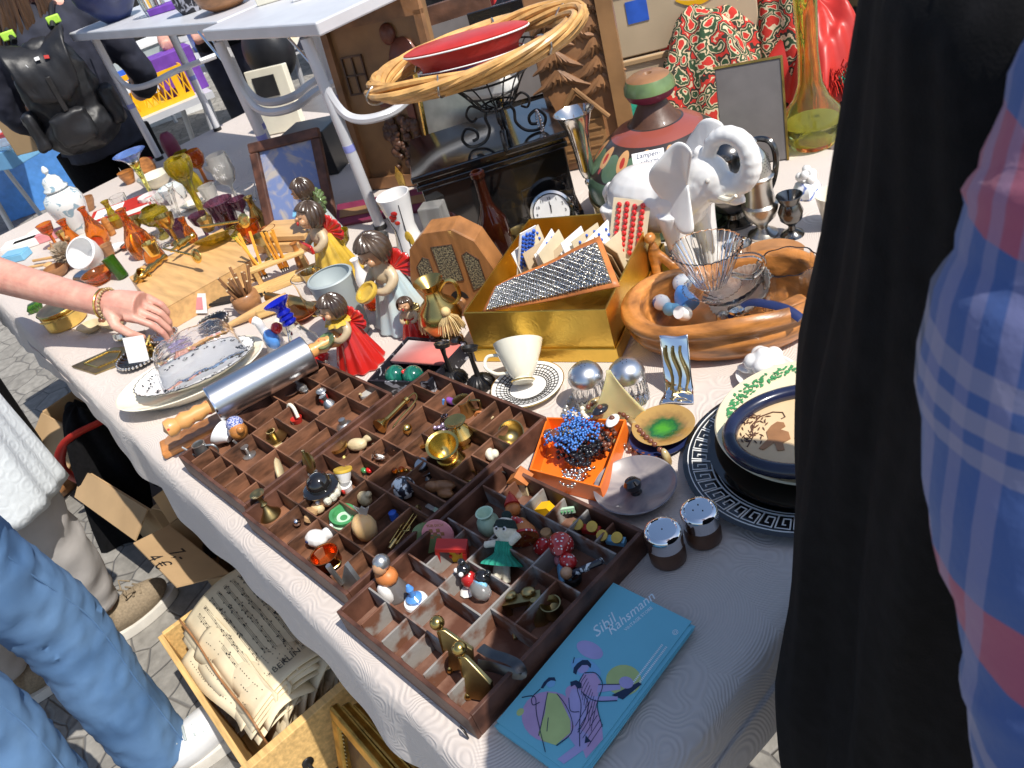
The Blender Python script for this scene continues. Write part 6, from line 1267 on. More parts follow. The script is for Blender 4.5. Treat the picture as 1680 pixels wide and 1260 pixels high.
mini('beetle_brooch', 'tiny green and orange beetle brooch', 'brooch', 602, 778, [('green_wing', B(((-.004, 0, .005), (.006, .004, .004)),), 'bright_green'), ('orange_wing', B(((.005, .003, .007), (.006, .004, .004)),), 'red_gloss'), ('leg', lambda m: [m.tube([(0, 0, .004), (.012*cos(a), .012*sin(a), 0)], .0005, n=4) for a in (0.5, 1.5, 2.5, 3.6, 4.6, 5.6)], 'black_plastic')])
mini('gold_chain', 'gold and amber bracelet snaking along its cell', 'bracelet', 652, 782, [('link', lambda m: [m.ball((.004*sin(i*1.3)+i*.0033-.018, i*.0026-.012, .007+.002*cos(i)), .0032, 6) for i in range(14)], 'bright_gold'), ('amber_stone', B(((.008, .006, .012), .004), ((.0, .0, .011), .004)), 'amber_glass')])
mini('black_goblet', 'tiny black goblet with a disc top in the dark middle cell', 'goblet', 700, 782, [('foot', [(0, 0), (8, 0), (6, 2), (2, 6), (3, 12), (9, 16), (10, 19), (0, 17)], 'black_lacquer'), ('disc', LA([(0, 0), (9, 0), (9, 1.5), (0, 2)], TR(0, 0, .022) @ RX(20)), 'pewter')])
mini('painted_cow_ball', 'round black and pale blue spotted cow ornament', 'figurine', 668, 814, [('body', B(((0, 0, .014), (.016, .015, .014)), ((-.012, -.010, .009), (.006, .006, .006))), 'cow_spots', .0014), ('leg', B(((-.008, -.014, .004), .003), ((.006, -.015, .004), .003)), 'light_blue')], k=1.05)
mini('toadstool_wood', 'brown driftwood piece with ridges in the shaded cell', 'driftwood', 730, 806, [('wood', B(((0, 0, .010), (.020, .008, .007)), ((-.012, -.004, .012), (.010, .008, .008)), ((.006, -.010, .005), (.012, .006, .005))), 'carved_wood', .0016)], rz=30)
mini('green_buckle', 'green enamel buckle with a clasp under the driftwood', 'buckle', 724, 834, [('disc', [(0, 0), (9, 0), (10, 2), (6, 4), (0, 4)], 'pale_green'), ('clasp_plate', BX(((-.012, -.004, .002), (.014, .012, .002))), 'stone_grey')])
mini('sailor_charm', 'tiny silver spoon leaning across two cells next to the driftwood', 'spoon', 694, 790, [('spoon', TU([(-.01, -.008, .002), (.008, .01, .010)], .001), 'silver')])
mini('sea_snail', 'round beige snail shell in the middle row', 'shell', 603, 827, [('shell', B(((0, 0, .010), (.012, .009, .010)), ((.008, .004, .018), (.005, .005, .004))), 'shell', .0014)])
mini('cork_bottle', 'tiny corked glass tube with a metal ball lying near the front edge', 'bottle', 503, 860, [('cork', LA([(7, 0), (8, 5), (6, 8), (8, 11), (7, 16), (0, 16)], TR(.004, .004, .004) @ RX(-40)), 'cork'), ('glass_tube', TU([(-.004, -.006, .006), (-.020, -.022, .005)], .0035), 'clear_glass'), ('metal_ball', B(((-.006, -.008, .008), .0055),), 'chrome')])
mini('green_pot', 'green and mint glazed pot with a wide open mouth', 'pot', 567, 860, [('body', [(0, 0), (14, 0), (18, 6), (18, 12), (14, 15), (0, 12)], 'pale_green'), ('green_ring', [(12, 13), (17, 16), (17, 20), (13, 20), (8, 13), (0, 12)], 'bright_green')], lean=(200, -14))
mini('porcelain_cat', 'curled white porcelain animal with black dots in the front row', 'figurine', 525, 893, [('body', B(((0, 0, .011), (.017, .012, .011)), ((.014, .008, .014), (.009, .008, .008)), ((.018, .014, .020), (.003, .003, .005))), 'white_porc', .0015), ('painted_eye', B(((-.006, -.0105, .014), (.0024, .0014, .0024)),), 'navy')], rz=20)
mini('copper_pot', 'round copper pan with brass handles, bright orange inside', 'pan', 541, 925, [('pan', openp([(17, 0), (20, 3), (21, 20), (22, 22)], 1.3), 'copper'), ('brass_handle', lambda m: [m.tube(catmull([(s_*.020, -.008, .014), (s_*.028, -.007, .013), (s_*.028, .007, .013), (s_*.020, .008, .014)], 4), .0016) for s_ in (-1, 1)], 'brass')], z=ZT+.012, k=.8)
mini('flat_iron', 'small dark cast iron flat iron standing on its end with a ribbed handle', 'flat iron', 582, 960, [('sole', lambda m: m.prism([(-.013, -.004), (.013, -.004), (.012, .010), (0, .034), (-.012, .010)], 0, .006, T=TR(.003, 0, .002) @ RZ(20) @ RX(78)), 'pewter'), ('handle', TU([(-.008, -.010, .008), (-.010, -.012, .040)], .0034), 'pewter'), ('post', TU([(-.008, -.008, .008), (.002, .0, .010)], .002), 'pewter')])
mini('wax_snail', 'amber-orange egg candle with a tail-shaped wick', 'candle', 607, 882, [('egg', B(((0, 0, .018), (.016, .015, .020)),), 'wax_orange'), ('fin', lambda m: m.prism([(-.003, 0), (.003, 0), (.011, .014), (.004, .010), (0, .013), (-.004, .010), (-.011, .014)], -.001, .001, T=TR(.002, .006, .034) @ RZ(30) @ RX(80)), 'frost_glass')])
mini('blue_marble', 'small blue painted thimble in the dark cell behind the egg candle', 'thimble', 648, 850, [('thimble', [(0, 0), (6, 0), (5, 10), (0, 12)], 'blue_paint')])
lt = T_('brass_scales', 'brass folding balance with thin arms lying slanted in the shaded cell', 'scales', 655, 880, ZT+.008)
a, b_ = P(645, 892, ZT+.012)-lt.location, P(682, 838, ZT+.02)-lt.location
m = M(); 
for o_ in (-.005, 0, .005): m.tube([a+V((o_, o_*.4, 0)), b_+V((o_*1.3, o_*.5, 0))], .0012)
m.obj('arms', 'brass', lt); m = M(); m.tube([a-(b_-a)*.15, a+(b_-a)*.12], .0038, n=12); m.tube([b_, b_+V((.004, .006, .004))], .0045); m.obj('end_cap', 'brass_dark', lt); m = M(); m.tube([a.lerp(b_, .5)+V((.010*cos(g), .006*sin(g), 0)) for g in [i*pi/6 for i in range(12)]], .0012, closed=True); m.obj('hoop', 'brass', lt)
# --- third tray
mini('granny_figurine', 'china granny with a grey bun, orange shawl and white apron', 'figurine', 650, 975, [('skirt', [(0, 0), (14, 0), (15, 3), (9, 22), (0, 24)], 'grey_plain'), ('apron', B(((0, -.010, .012), (.010, .006, .013)),), 'white_porc'), ('shawl', B(((0, 0, .028), (.013, .011, .010)),), 'orange_paint'), ('head', B(((0, -.002, .043), (.0075, .0075, .008)),), 'fig_skin'), ('bun', B(((0, .002, .046), (.009, .009, .009)),), 'pewter')], rz=10, k=1.1)
mini('delft_bell', 'tiny blue and white china bottle on a flared base beside the granny', 'ornament', 683, 988, [('base', [(0, 0), (14, 0), (13, 3), (0, 5)], 'blue_white_porc'), ('bottle', [(8, 3), (9, 8), (4, 12), (3, 18), (4.5, 22), (2, 28), (0, 29)], 'sky_blue')])
mini('magnet_badge', 'round pink wooden token with a checkerboard and ringed lettering', 'token', 722, 902, [('disc', LA([(0, 0), (19, 0), (19, 3), (0, 3)], TR(0, .006, .020) @ RZ(35) @ RX(70), n=40), 'pink'), ('checker', lambda m: [m.box((0, 0, 0), (.0042, .0042, .0006), T=TR(0, .006, .020) @ RZ(35) @ RX(70) @ TR((i-1.5)*.0044, (j-1.5)*.0044, .0034)) for i in range(4) for j in range(4) if (i+j) % 2], 'mid_wood'), ('ring_lettering', lambda m: m.text('FÜR DICH', .0045, TR(0, .006, .020) @ RZ(35) @ RX(70) @ TR(0, .0115, .0032)), 'mid_wood')])
mini('round_coaster', 'dark olive round disc leaning behind the pink token', 'disc', 708, 905, [('disc', LA([(0, 0), (18, 0), (18, 3), (0, 3)], TR(-.004, .004, .018) @ RZ(35) @ RX(62), n=40), 'green_glaze')])
mini('toy_house', 'little red wooden house frame with a yellow painted interior', 'toy house', 745, 925, [('red_frame', BX(((-.013, 0, .012), (.004, .014, .026)), ((.0, 0, .026), (.03, .014, .004)), ((.013, 0, .012), (.004, .014, .02))), 'red_plain'), ('yellow_panel', BX(((0, .004, .012), (.022, .003, .024))), 'yellow_paint'), ('painted_flower', B(((-.004, .002, .008), (.003, .001, .003)), ((.005, .002, .014), (.003, .001, .003))), 'red_gloss')], rz=40, lean=(0, 12), k=1.15)
mini('green_vase', 'tiny mint green glazed vase above the crochet doll', 'vase', 806, 870, [('vase', [(0, 0), (10, 0), (13, 8), (12, 16), (7, 22), (9, 27), (10, 28), (8, 28), (5, 22), (0, 18)], 'pale_green')], k=1.05)
mini('mouse_king', 'wooden figure with a red pointed cap and orange polka-dot skirt lying down', 'figurine', 862, 885, [('skirt', LA([(0, 0), (17, 0), (15, 10), (6, 24), (0, 24)], TR(.010, -.008, .014) @ RZ(-40) @ RX(0) @ RY(-75)), 'orange_paint'), ('skirt_hem', LA([(17.4, 0), (17.2, 3)], TR(.010, -.008, .014) @ RZ(-40) @ RY(-75)), 'red_dots'), ('arm', B(((-.004, .000, .026), (.012, .006, .006)),), 'red_dots'), ('head', B(((-.022, .012, .026), .009),), 'orange_paint'), ('pointed_cap', LA([(9, 0), (5, 10), (0, 18)], TR(-.024, .014, .030) @ RZ(-40) @ RY(-70)), 'red_plain')], z=ZT+.004)
mini('bear_mini', 'tiny brown bead bear at the top of the orange-skirted figure cell', 'figurine', 852, 858, [('bear', B(((0, 0, .010), .008), ((0, 0, .022), .006), ((.005, 0, .027), .003), ((-.005, 0, .027), .003)), 'mid_wood', .0012)])
mini('mushroom', 'tiny red and white spotted toadstool', 'toadstool', 893, 902, [('cap', [(0, 4), (11, 4), (11, 7), (6, 13), (0, 14)], 'red_dots'), ('stalk', [(4, 0), (4, 5)], 'white_porc')])
mini('wood_block', 'tiny wooden barrel by the toadstool', 'barrel', 900, 886, [('barrel', [(0, 0), (6, 0), (7, 7), (6, 14), (0, 14)], 'cork')])
dl = T_('crochet_doll', 'white crocheted doll with black bun, sewn eyes and a frilly green dress', 'doll', 823, 935, ZT+.012, 25)
T = RX(-50)
m = M(); m.ball((0, 0, .050), (.015, .013, .014), 16); m.tube([(0, 0, .036), (0, 0, .018)], [.007, .009]); m.tube([(-.008, 0, .032), (-.026, 0, .028)], [.005, .0045]); m.tube([(.008, 0, .032), (.020, 0, .044)], [.005, .0045]); m.tube([(-.005, 0, .012), (-.006, 0, -.014)], [.006, .0055]); m.tube([(.005, 0, .012), (.008, 0, -.015)], [.006, .0055])
for v in m.b.verts: v.co = T @ v.co
m.obj('body', 'wool_white', dl, rm=.0014)
m = M(); m.lathe(mm([(9.5, 34), (10, 20), (12, 17), (24, 8), (25, 6), (11, 12)]), n=80, flute=.06, nf=18, T=T); m.obj('dress', 'wool_green', dl, solid=.0012)
m = M(); m.ball((0, .002, .066), (.007, .006, .006), 10, T=T); m.lathe([(0, .001), (.0156, .0), (.012, .009), (0, .0145)], T=T @ TR(0, .001, .0505), n=24); m.obj('bun', 'wool_black', dl) if 'wool_black' in MT else m.obj('bun', mk('wool_black', (.015, .03, .025), .9, bump=.9, bs=220), dl)
m = M(); [m.ball((s_*.005, -.0128, .049), (.0032, .0016, .0032), 8, T=T) for s_ in (-1, 1)]; e = m.obj('eye', 'white_porc', dl); m = M(); [m.ball((s_*.005, -.0142, .049), (.0018, .001, .0018), 8, T=T) for s_ in (-1, 1)]; m.obj('pupil', 'black_plastic', e)
mini('duck_family', 'red ladybird-patterned bird figure with a black crested head', 'figurine', 776, 965, [('body', B(((0, 0, .014), (.010, .009, .012)),), 'red_dots'), ('head', B(((-.002, 0, .030), (.008, .008, .007)), ((-.004, .002, .038), (.005, .004, .004))), 'black_lacquer'), ('eye', B(((.002, -.007, .031), .0028), ((-.007, -.006, .031), .0028)), 'white_porc'), ('shoe', B(((0, -.004, .002), (.010, .012, .003)),), 'white_porc')])
mini('penguin_figurine', 'black and silver-blue mouse figure beside the ladybird bird', 'figurine', 796, 975, [('head', B(((-.002, .006, .020), (.010, .009, .009)), ((.006, .010, .028), (.004, .003, .004))), 'black_lacquer'), ('body', B(((.002, -.004, .012), (.014, .010, .010)),), 'frost_glass'), ('collar', B(((0, .0, .018), (.010, .005, .005)),), 'light_blue')])
mini('angel_dotted', 'red and white polka-dot doll lying in the right-hand cell', 'doll', 925, 925, [('dress', LA([(0, 0), (14, 0), (13, 6), (5, 20), (0, 20)], TR(-.008, .010, .016) @ RZ(-50) @ RY(60)), 'red_dots'), ('bodice', B(((.012, -.002, .014), (.011, .009, .008)),), 'red_dots'), ('head', B(((.020, -.014, .012), .007),), 'fig_skin')], z=ZT+.006)
mini('zebra_stick', 'white stick with black squares crossing the right-hand cell', 'stick', 968, 945, [('stick', TU([(-.014, -.012, .006), (.014, .010, .022)], .0036), 'cow_spots')], z=ZT+.01)
mini('mini_car', 'tiny blue and pink clay figure lying by the striped stick', 'figurine', 928, 950, [('body', TU([(-.010, .008, .006), (.010, -.008, .006)], [.006, .007]), 'light_blue'), ('head', B(((-.016, .012, .008), .007),), 'pink')])
mini('black_boot', 'black rubber hair-band bundle beneath the polka-dot doll', 'hair band', 940, 955, [('loops', lambda m: [m.tube([(.009*cos(a)+.001*i, .009*sin(a), .004+.003*i) for a in [2*pi*k_/14 for k_ in range(14)]], .0014, closed=True, n=5) for i in range(4)], 'black_plastic')])
mini('stone_bench', 'mossy cast brass bench-shaped holder', 'holder', 862, 998, [('bench', both(BX(((0, 0, .014), (.040, .012, .006)), ((-.016, 0, .006), (.006, .012, .014)), ((.016, 0, .006), (.006, .012, .014))), B(((-.012, .004, .02), (.008, .006, .004)), ((.008, .004, .02), (.008, .006, .004)))), 'brass_dark')], rz=45)
mini('brass_coffee_mill', 'old brass candle snuffer with a curved handle in the shaded cell', 'snuffer', 885, 1010, [('cone', [(0, 24), (3, 23), (4, 18), (12, 8), (13, 0), (11, 0), (0, 10)], 'brass_dark'), ('handle', TU(catmull([(0, 0, .02), (-.002, -.014, .010), (-.006, -.026, .004), (0, -.032, .002)], 4), .0018), 'brass_dark')], k=1.1)
mini('brass_urn', 'small round brass cup deep in the shaded corner cell', 'cup', 910, 1010, [('cup', openp([(8, 0), (11, 8), (9, 16), (11, 20)], 1.3), 'brass_dark')])
mini('wooden_house', 'tiny wooden house with a slanted roof in the far row of the third tray', 'toy house', 860, 805, [('house', BX(((0, 0, .010), (.018, .016, .020))), 'shell'), ('roof', lambda m: m.prism([(-.014, 0), (.014, 0), (0, .012)], -.010, .010, T=TR(0, 0, .020) @ RX(90)), 'orange_paint'), ('side_wheel', LA([(0, 0), (9, 0), (9, 3), (0, 3)], TR(-.012, -.004, .010) @ RY(-60)), 'mid_wood')], rz=20)
mini('wire_ring', 'thin dark wire ring standing against the far wall of the third tray', 'ring', 826, 795, [('ring', TU(arc((0, 0, .012), .010, 0, 330, 20, ax='xz'), .0009), 'black_iron')], rz=40)
mini('orange_triangle', 'orange folded cheese-wedge eraser in the far row of the third tray', 'eraser', 898, 835, [('wedge', lambda m: m.prism([(-.014, 0), (.014, 0), (.006, .014), (-.010, .010)], 0, .012, T=RX(90)), 'yellow_crate_plastic')], rz=25)
mini('green_domino', 'lime green strip with dark dots peeking over a divider', 'strip', 932, 852, [('strip', BX(((0, 0, .014), (.022, .003, .008))), 'pale_green'), ('dot', lambda m: [m.ball((-.008+.004*i, -.002, .014), .0013, 6) for i in range(5)], 'bright_green')], rz=40)
for x, y, mt, lb in ((968, 872, 'red_plain', 'tiny red toy cart on yellow wheels'), (1008, 890, 'light_blue', 'tiny light blue toy cart on yellow wheels in the corner cell')):
    t = T_('toy_cart', lb, 'toy cart', x, y, ZT+.010, 20)
    m = M(); m.box((.004, -.002, .006), (.024, .010, .008)); m.obj('cart_body', mt, t, bevel=.001)
    for dx in (-.011, .008): m = M(); m.lathe(mm([(0, 0), (7, 0), (7, 3), (2, 3), (0, 3.6)]), T=TR(dx, -.004, .014) @ RX(28)); m.obj('wheel', 'yellow_glaze', t)
for x, y, a1, lb in ((745, 1100, 35, 'tarnished brass fan-shaped finial with a ball, behind the other in the front cells'), (775, 1145, 20, 'greenish brass fan-shaped finial with a ball in the near corner cell')):
    t = T_('brass_finial', lb, 'finial', x, y, ZT, a1, 'brass fan-shaped finials')
    m = M(); m.prism([(-.003, 0), (.003, 0), (.024, .044), (.0, .050), (-.004, .044)] if 0 else [(-.004, .052), (.004, .050), (.030, .024), (.026, .0), (-.004, -.004)], -.003, .003, T=TR(0, 0, .006) @ RX(72)); m.obj('fan', 'brass_dark', t, bevel=.001)
    m = M(); m.tube([(-.004, 0, .0), (-.004, .014, .052)], [.0035, .003]); m.ball((-.004, .018, .062), .0085, 14); m.ball((-.004, 0, .004), .006, 10); m.obj('ball_stem', 'brass', t)
t = T_('clear_tape_strip', 'curved clear plastic bracelet strip lying over the near wall of the third tray', 'bracelet', 825, 1090, ZT+.03, 0)
m = M(); pts = [P(788, 1062, ZT+.03), P(805, 1072, ZT+.034), P(830, 1080, ZT+.034), P(848, 1090, ZT+.036), P(856, 1106, ZT+.030), P(838, 1104, ZT+.03), P(810, 1095, ZT+.03), P(785, 1090, ZT+.028)]
m.tube([p-t.location for p in catmull(pts, 4)], .006, n=8, flat=.12); m.obj('strip', 'gunmetal', t)
# ================================================================ things standing behind
def relief(label, p, w, h, rz, lean, draw, mt='carved_wood'):
    t = thing('wood_relief', label, 'wood carving', p, None, radians(rz)); T = RX(90-lean)
    m = M(); m.box((0, h/2, -.006), (w, h, .022), T=T); m.obj('panel', mt, t, bevel=.003, smooth=False)
    for nm, mt2, f in draw:
        m = M(); f(m, T); m.obj(nm, mt2, t)
    return t
def rel1(m, T):
    m.box((0, .015, .012), (.30, .03, .016), T=T); m.box((0, .425, .012), (.30, .05, .016), T=T)
    for x in (-.14, .14): m.box((x, .22, .012), (.02, .38, .016), T=T)
def man(m, T):
    m.ball((.04, .37, .010), (.022, .026, .014), 12, T=T); m.ball((.07, .30, .010), (.045, .06, .018), 14, T=T); m.ball((.055, .235, .010), (.04, .03, .014), 12, T=T)
    m.tube([T @ V(v) for v in ((.05, .31, .022), (.03, .25, .026), (-.01, .245, .022), (-.04, .27, .018))], [.017, .015, .011, .008], 10); m.box((.03, .215, .014), (.12, .018, .012), T=T); m.box((.05, .12, .008), (.02, .18, .010), T=T)
def win(m, T):
    for x in (-.115, -.085, -.055): m.box((x, .29, .008), (.004, .09, .006), T=T)
    for y in (.245, .29, .335): m.box((-.085, y, .008), (.064, .004, .006), T=T)
def tree(m, T):
    random.seed(1)
    for i in range(50): m.ball((random.uniform(-.04, .07), random.uniform(.05, .17), .012), (random.uniform(.008, .016),)*2+(.010,), 8, T=T)
relief('tall carved wooden relief of a bearded man working at a window, under the folding table', P(655, 318)+V((0, .06, 0)), .30, .46, 22, 8, [('raised_border', 'carved_wood', rel1), ('carved_man', 'carved_man', man) if 'carved_man' in MT else ('carved_man', mk('carved_man', (.17, .05, .03), .45, var=.3, coat=.2, bump=.3, bs=60), man), ('carved_window', 'carved_dark', win), ('carved_tree', 'carved_dark', tree)], 'relief_tan' if 'relief_tan' in MT else mk('relief_tan', (.27, .14, .055), .5, var=.35, scale=9, bump=.3, bs=50, coat=.2))
def firs(m, T):
    random.seed(5)
    for cx, y0, n, s in ((-.05, .20, 4, .062), (.045, .17, 5, .058), (.0, .29, 3, .05)):
        for k in range(n):
            y = y0+k*.042; w = s*(1-.13*k)
            for j in range(-3, 4): m.tube([T @ V((cx, y+.03, .004)), T @ V((cx+j*w*.2, y+.012-.004*abs(j), .010)), T @ V((cx+j*w*.36, y-.012+random.uniform(-.004, .004), .005))], [.006, .008, .002], 6)
def house(m, T):
    m.prism([(-.07, .02), (.03, .02), (.03, .12), (-.02, .17), (-.07, .12)], 0, .012, T=T @ TR(0, 0, .004))
    for sg in (-1, 1): m.tube([T @ V((-.02, .185, .022)), T @ V((-.02+sg*.065, .11, .022))], .006)
    for k in range(5): m.box((-.02, .03+k*.02, .017), (.09, .003, .004), T=T)
relief('carved wooden relief of a cottage under fir trees, standing behind the trumpet vase', P(962, 285)+V((0, .05, 0)), .19, .40, 36, 6, [('carved_firs', 'carved_wood', firs), ('carved_house', 'relief_tan', house), ('side_post', 'relief_tan', lambda m, T: m.box((.078, .2, .012), (.035, .4, .02), T=T))])
# banana boxes
for i, (z, lb) in enumerate(((TZ, 'lower cardboard banana box printed Bio Bananen in green'), (TZ+.165, 'upper cardboard banana box printed with a yellow banana and a blue label'))):
    t = thing('banana_box', lb, 'box', P(1092, 185)+V((0, .12, z-TZ)), 'stacked banana boxes', radians(38))
    m = M(); m.box((0, 0, .08), (.34, .25, .16)); m.obj('carton', 'cardboard_pale', t, bevel=.003, smooth=False)
    m = M(); m.box((0, 0, .152), (.35, .26, .012)); m.obj('lid_edge', 'cardboard', t, bevel=.002, smooth=False)
    F = TR(0, -.1262, 0) @ RX(90)
    m = M(); m.prism([(.02*cos(a), .016*sin(a)) for a in [i_*pi/8 for i_ in range(16)]], 0, .001, T=F @ TR(.02, .125, 0)); m.obj('hand_hole', 'black_plastic', t, smooth=False)
    if i == 0: m = M(); m.text('Bio Bananen', .042, F @ TR(0, .06, 0)); m.obj('lettering', 'print_green', t, smooth=False) if 'print_green' in MT else m.obj('lettering', mk('print_green', (.02, .10, .05), .7), t, smooth=False)
    else:
        m = M(); m.box((-.10, .1, 0), (.05, .05, .001), T=F); m.obj('blue_label', 'blue_paint', t, smooth=False)
        m = M(); m.prism([(-.05+.10*k/10, .02*((k-5)/5)**2) for k in range(11)]+[(.05-.10*k/10, .02*((5-k)/5)**2*.6+.012) for k in range(11)], 0, .001, T=F @ TR(.04, .08, 0)); m.obj('printed_banana', 'yellow_crate_plastic', t, smooth=False)
t = thing('colour_folder', 'teal cardboard folder standing open beside the banana boxes', 'folder', P(1068, 200), rz=radians(40))
m = M(); m.prism([(-.08, 0), (.09, 0), (.05, .05), (-.06, .10)], 0, .004, T=RX(75)); m.obj('cover', 'wool_green', t, smooth=False); m = M(); m.box((.02, -.03, .006), (.14, .06, .004), T=RZ(20)); m.obj('lilac_sheet', 'pale_lilac', t, smooth=False)
for i, (dx, mt) in enumerate(((0, 'carved_dark'), (.035, 'mid_wood'), (.075, 'cardboard_pale'))):
    t = thing('framed_picture', ['dark picture frame standing edge-on by the banana boxes', 'brown picture frame standing between the dark frame and the brown paper', 'wrapped brown paper parcel standing left of the patterned shawl'][i], 'frame', P(1130, 150)+V((dx, .10+dx, 0)), None, radians(60+i*8))
    m = M(); m.box((0, 0, .16), (.22, .016, .32), T=RX(-6)); m.obj('panel', mt, t, smooth=False, bevel=.002); m = M(); m.box((0, -.01, .16), (.17, .004, .26), T=RX(-6)); m.obj('face', 'grey_plain', t, smooth=False)
# shawl with fringe
t = thing('fringed_shawl', 'red and cream paisley shawl with a red fringe, heaped behind the grey folder', 'shawl', P(1215, 170), rz=radians(40))
def mound(w, d, h, sd, ox=0, oy=0):
    def f(u, v):
        a = 2*pi*u; r = v; e = (1-r**2.2); fold = 1+.13*sin(5*a+sd)+.07*sin(11*a+2*sd)
        n_ = noise.noise(V((cos(a)*r*3, sin(a)*r*3, sd)))*.04
        return (ox+w*r*cos(a)*fold, oy+d*r*sin(a)*fold, max(.003, h*e*(1+.08*sin(7*a+sd)*r)+n_*min(1, e*3)))
    return f
m = M(); m.grid(mound(.17, .14, .24, 1.0, -.06, .02), 72, 24, cu=True); m.obj('patterned_cloth', 'shawl_pattern', t, auto=180)
m = M(); m.grid(mound(.15, .16, .30, 2.7, .12, .10), 72, 24, cu=True); m.obj('patterned_fold', 'shawl_pattern', t, auto=180)
m = M(); m.grid(mound(.13, .15, .20, 4.2, .19, .0), 72, 24, cu=True); m.obj('red_cloth', 'red_plain', t, auto=180)
m = M(); random.seed(8)
for i in range(420):
    a = random.uniform(-1.9, 1.6); rr = random.uniform(.85, 1.1); b0 = V((.19+.13*rr*cos(a)*.9, .0+.15*rr*sin(a)*.9, .02+.15*random.random()*(1.3-rr))); e = b0+V((.035*cos(a), .035*sin(a), -.01+random.uniform(-.02, .03)))
    m.tube([b0, (b0+e)/2+V((0, 0, .012)), e], .0016, n=3)
tag(m.obj('fringe', 'red_plain', t), kind='stuff')
m = M()
for k in range(3): m.tube([(.20, -.14-.002*k, .03+.012*k), (.26, -.08, .05+.012*k), (.30, .0, .06+.012*k)], .006)
m.obj('green_stripe', 'wool_green', t)
# upright cloth with carpet pattern far right top
t = thing('rolled_carpet', 'dark patterned carpet roll standing at the top right behind the shawl', 'carpet', P(1335, 90)+V((0, .25, 0)))
m = M(); m.lathe([(0, 0), (.09, 0), (.1, .02), (.1, .5), (.06, .52), (0, .52)], n=32); m.obj('roll', 'carpet_pattern', t)
# heaps of dark clothes, coloured bits behind
random.seed(31)
heaps = [(560, 60, .22, .2, .14, 'dark_jacket', 'dark blue bundle of clothes behind the carved relief'), (395, 60, .2, .16, .18, 'black_cloth', 'black folded coat lying beyond the left folding table'), (700, 40, .34, .26, .16, 'black_cloth', 'heap of black clothes on the stall behind the cane hoop'), (655, 60, .16, .14, .10, 'pink', 'crumpled pale pink garment behind the wooden relief'), (760, 20, .20, .2, .16, 'dark_jacket', 'pile of dark navy clothes behind the cane hoop'), (836, 22, .10, .10, .15, 'red_plain', 'small bright red bag behind the folding table pole'), (720, 12, .14, .12, .14, 'grey_plain', 'grey felt hat lying on the black clothes'), (620, 20, .3, .2, .08, 'purple', 'heap of purple cloth at the top behind the wooden relief'), (890, 20, .25, .2, .16, 'black_leather', 'black leather bags piled behind the cane hoop'), (700, 82, .06, .05, .04, 'fig_skin', 'small reddish brown leather purse by the black clothes')]
for x, y, w, d, h, mt, lb in heaps:
    b0 = P(x, y); k = min(1, 2.6/max(.1, (b0-EYE).length)); 
    if b0.y > 3.0: b0 = D(x, y, 3.1); b0.z = TZ
    t = tag((lambda m: (m.grid(mound(w, d, h, x*.37), 60, 16, cu=True), m)[1])(M()).obj('clothes_pile' if mt not in ('red_plain', 'black_leather', 'fig_skin') else 'bag', mt, loc=(b0.x, b0.y, TZ+.0), auto=180), lb, 'clothes' if mt not in ('red_plain', 'black_leather', 'fig_skin') else 'bag')
# goods below and behind the folding tables
def gbox(name, label, cat, p, d, mt, rz=0, parts=(), lean=0):
    t = thing(name, label, cat, p, None, radians(rz)); T = RX(lean); m = M(); m.box((0, 0, d[2]/2), d, T=T); m.obj('body', mt, t, bevel=.003, smooth=False)
    for nm, c, dd, mt2 in parts: m = M(); m.box(c, dd, T=T); m.obj(nm, mt2, t, smooth=False)
    return t
gbox('storage_box', 'tall cream panel with a dark opening leaning behind the framed painting', 'panel', P(452, 225)+V((0, .05, 0)), (.16, .03, .22), 'cream_porc', 30, [('dark_opening', (-.01, -.017, .16), (.09, .004, .07), 'black_plastic')], -8)
LT('china_planter', 'blue and white scrolled china planter behind the teddy figurine', 'planter', P(472, 262), openp([(50, 0), (58, 10), (66, 50), (68, 60)], 4), 'blue_white_porc', n=40)
gbox('black_box', 'black cardboard box with small red print beside the framed painting', 'box', P(508, 290)+V((0, .06, 0)), (.16, .14, .13), 'black_plastic', 30, [('red_print', (-.02, -.0715, .07), (.06, .002, .03), 'red_plain')])
t = thing('black_bag', 'round black leather bag slung under the folding tables', 'bag', P(425, 150)+V((0, .12, 0)))
m = M(); m.ball((0, 0, .13), (.14, .10, .13), 24); m.obj('body', 'black_leather', t); m = M(); m.tube(catmull([(-.1, 0, .2), (-.06, -.02, .3), (.06, -.02, .3), (.1, 0, .2)], 5), .008); m.obj('strap', 'black_leather', t)
LT('glass_vase', 'clear glass vase with pale blue bands on the far stall under the folding table', 'vase', P(463, 78)+V((0, 0, 0)), openp([(30, 0), (30, 60), (44, 140), (46, 150)], 3), 'frost_glass')
LT('plum_vase', 'plum-coloured bottle vase standing behind the golden orchid vase', 'vase', P(292, 262), [(0, 0), (24, 0), (28, 20), (30, 60), (24, 90), (14, 104), (0, 106)], 'plum')
for i, (x, y, rz_2, w, h, lb) in enumerate(((760, 215, 50, .26, .34, 'dark framed board standing behind the wire basket'), (845, 200, 44, .2, .30, 'dark framed board standing right behind the chest, left of the cottage relief'))):
    gbox('framed_board', lb, 'board', P(x, y)+V((0, .06, 0)), (w, .02, h), 'black_lacquer' if i else 'carved_dark', rz_2, [('cream_mount', (0, -.012, h*.5), (w*.7, .004, h*.7), 'grey_plain')], -8)
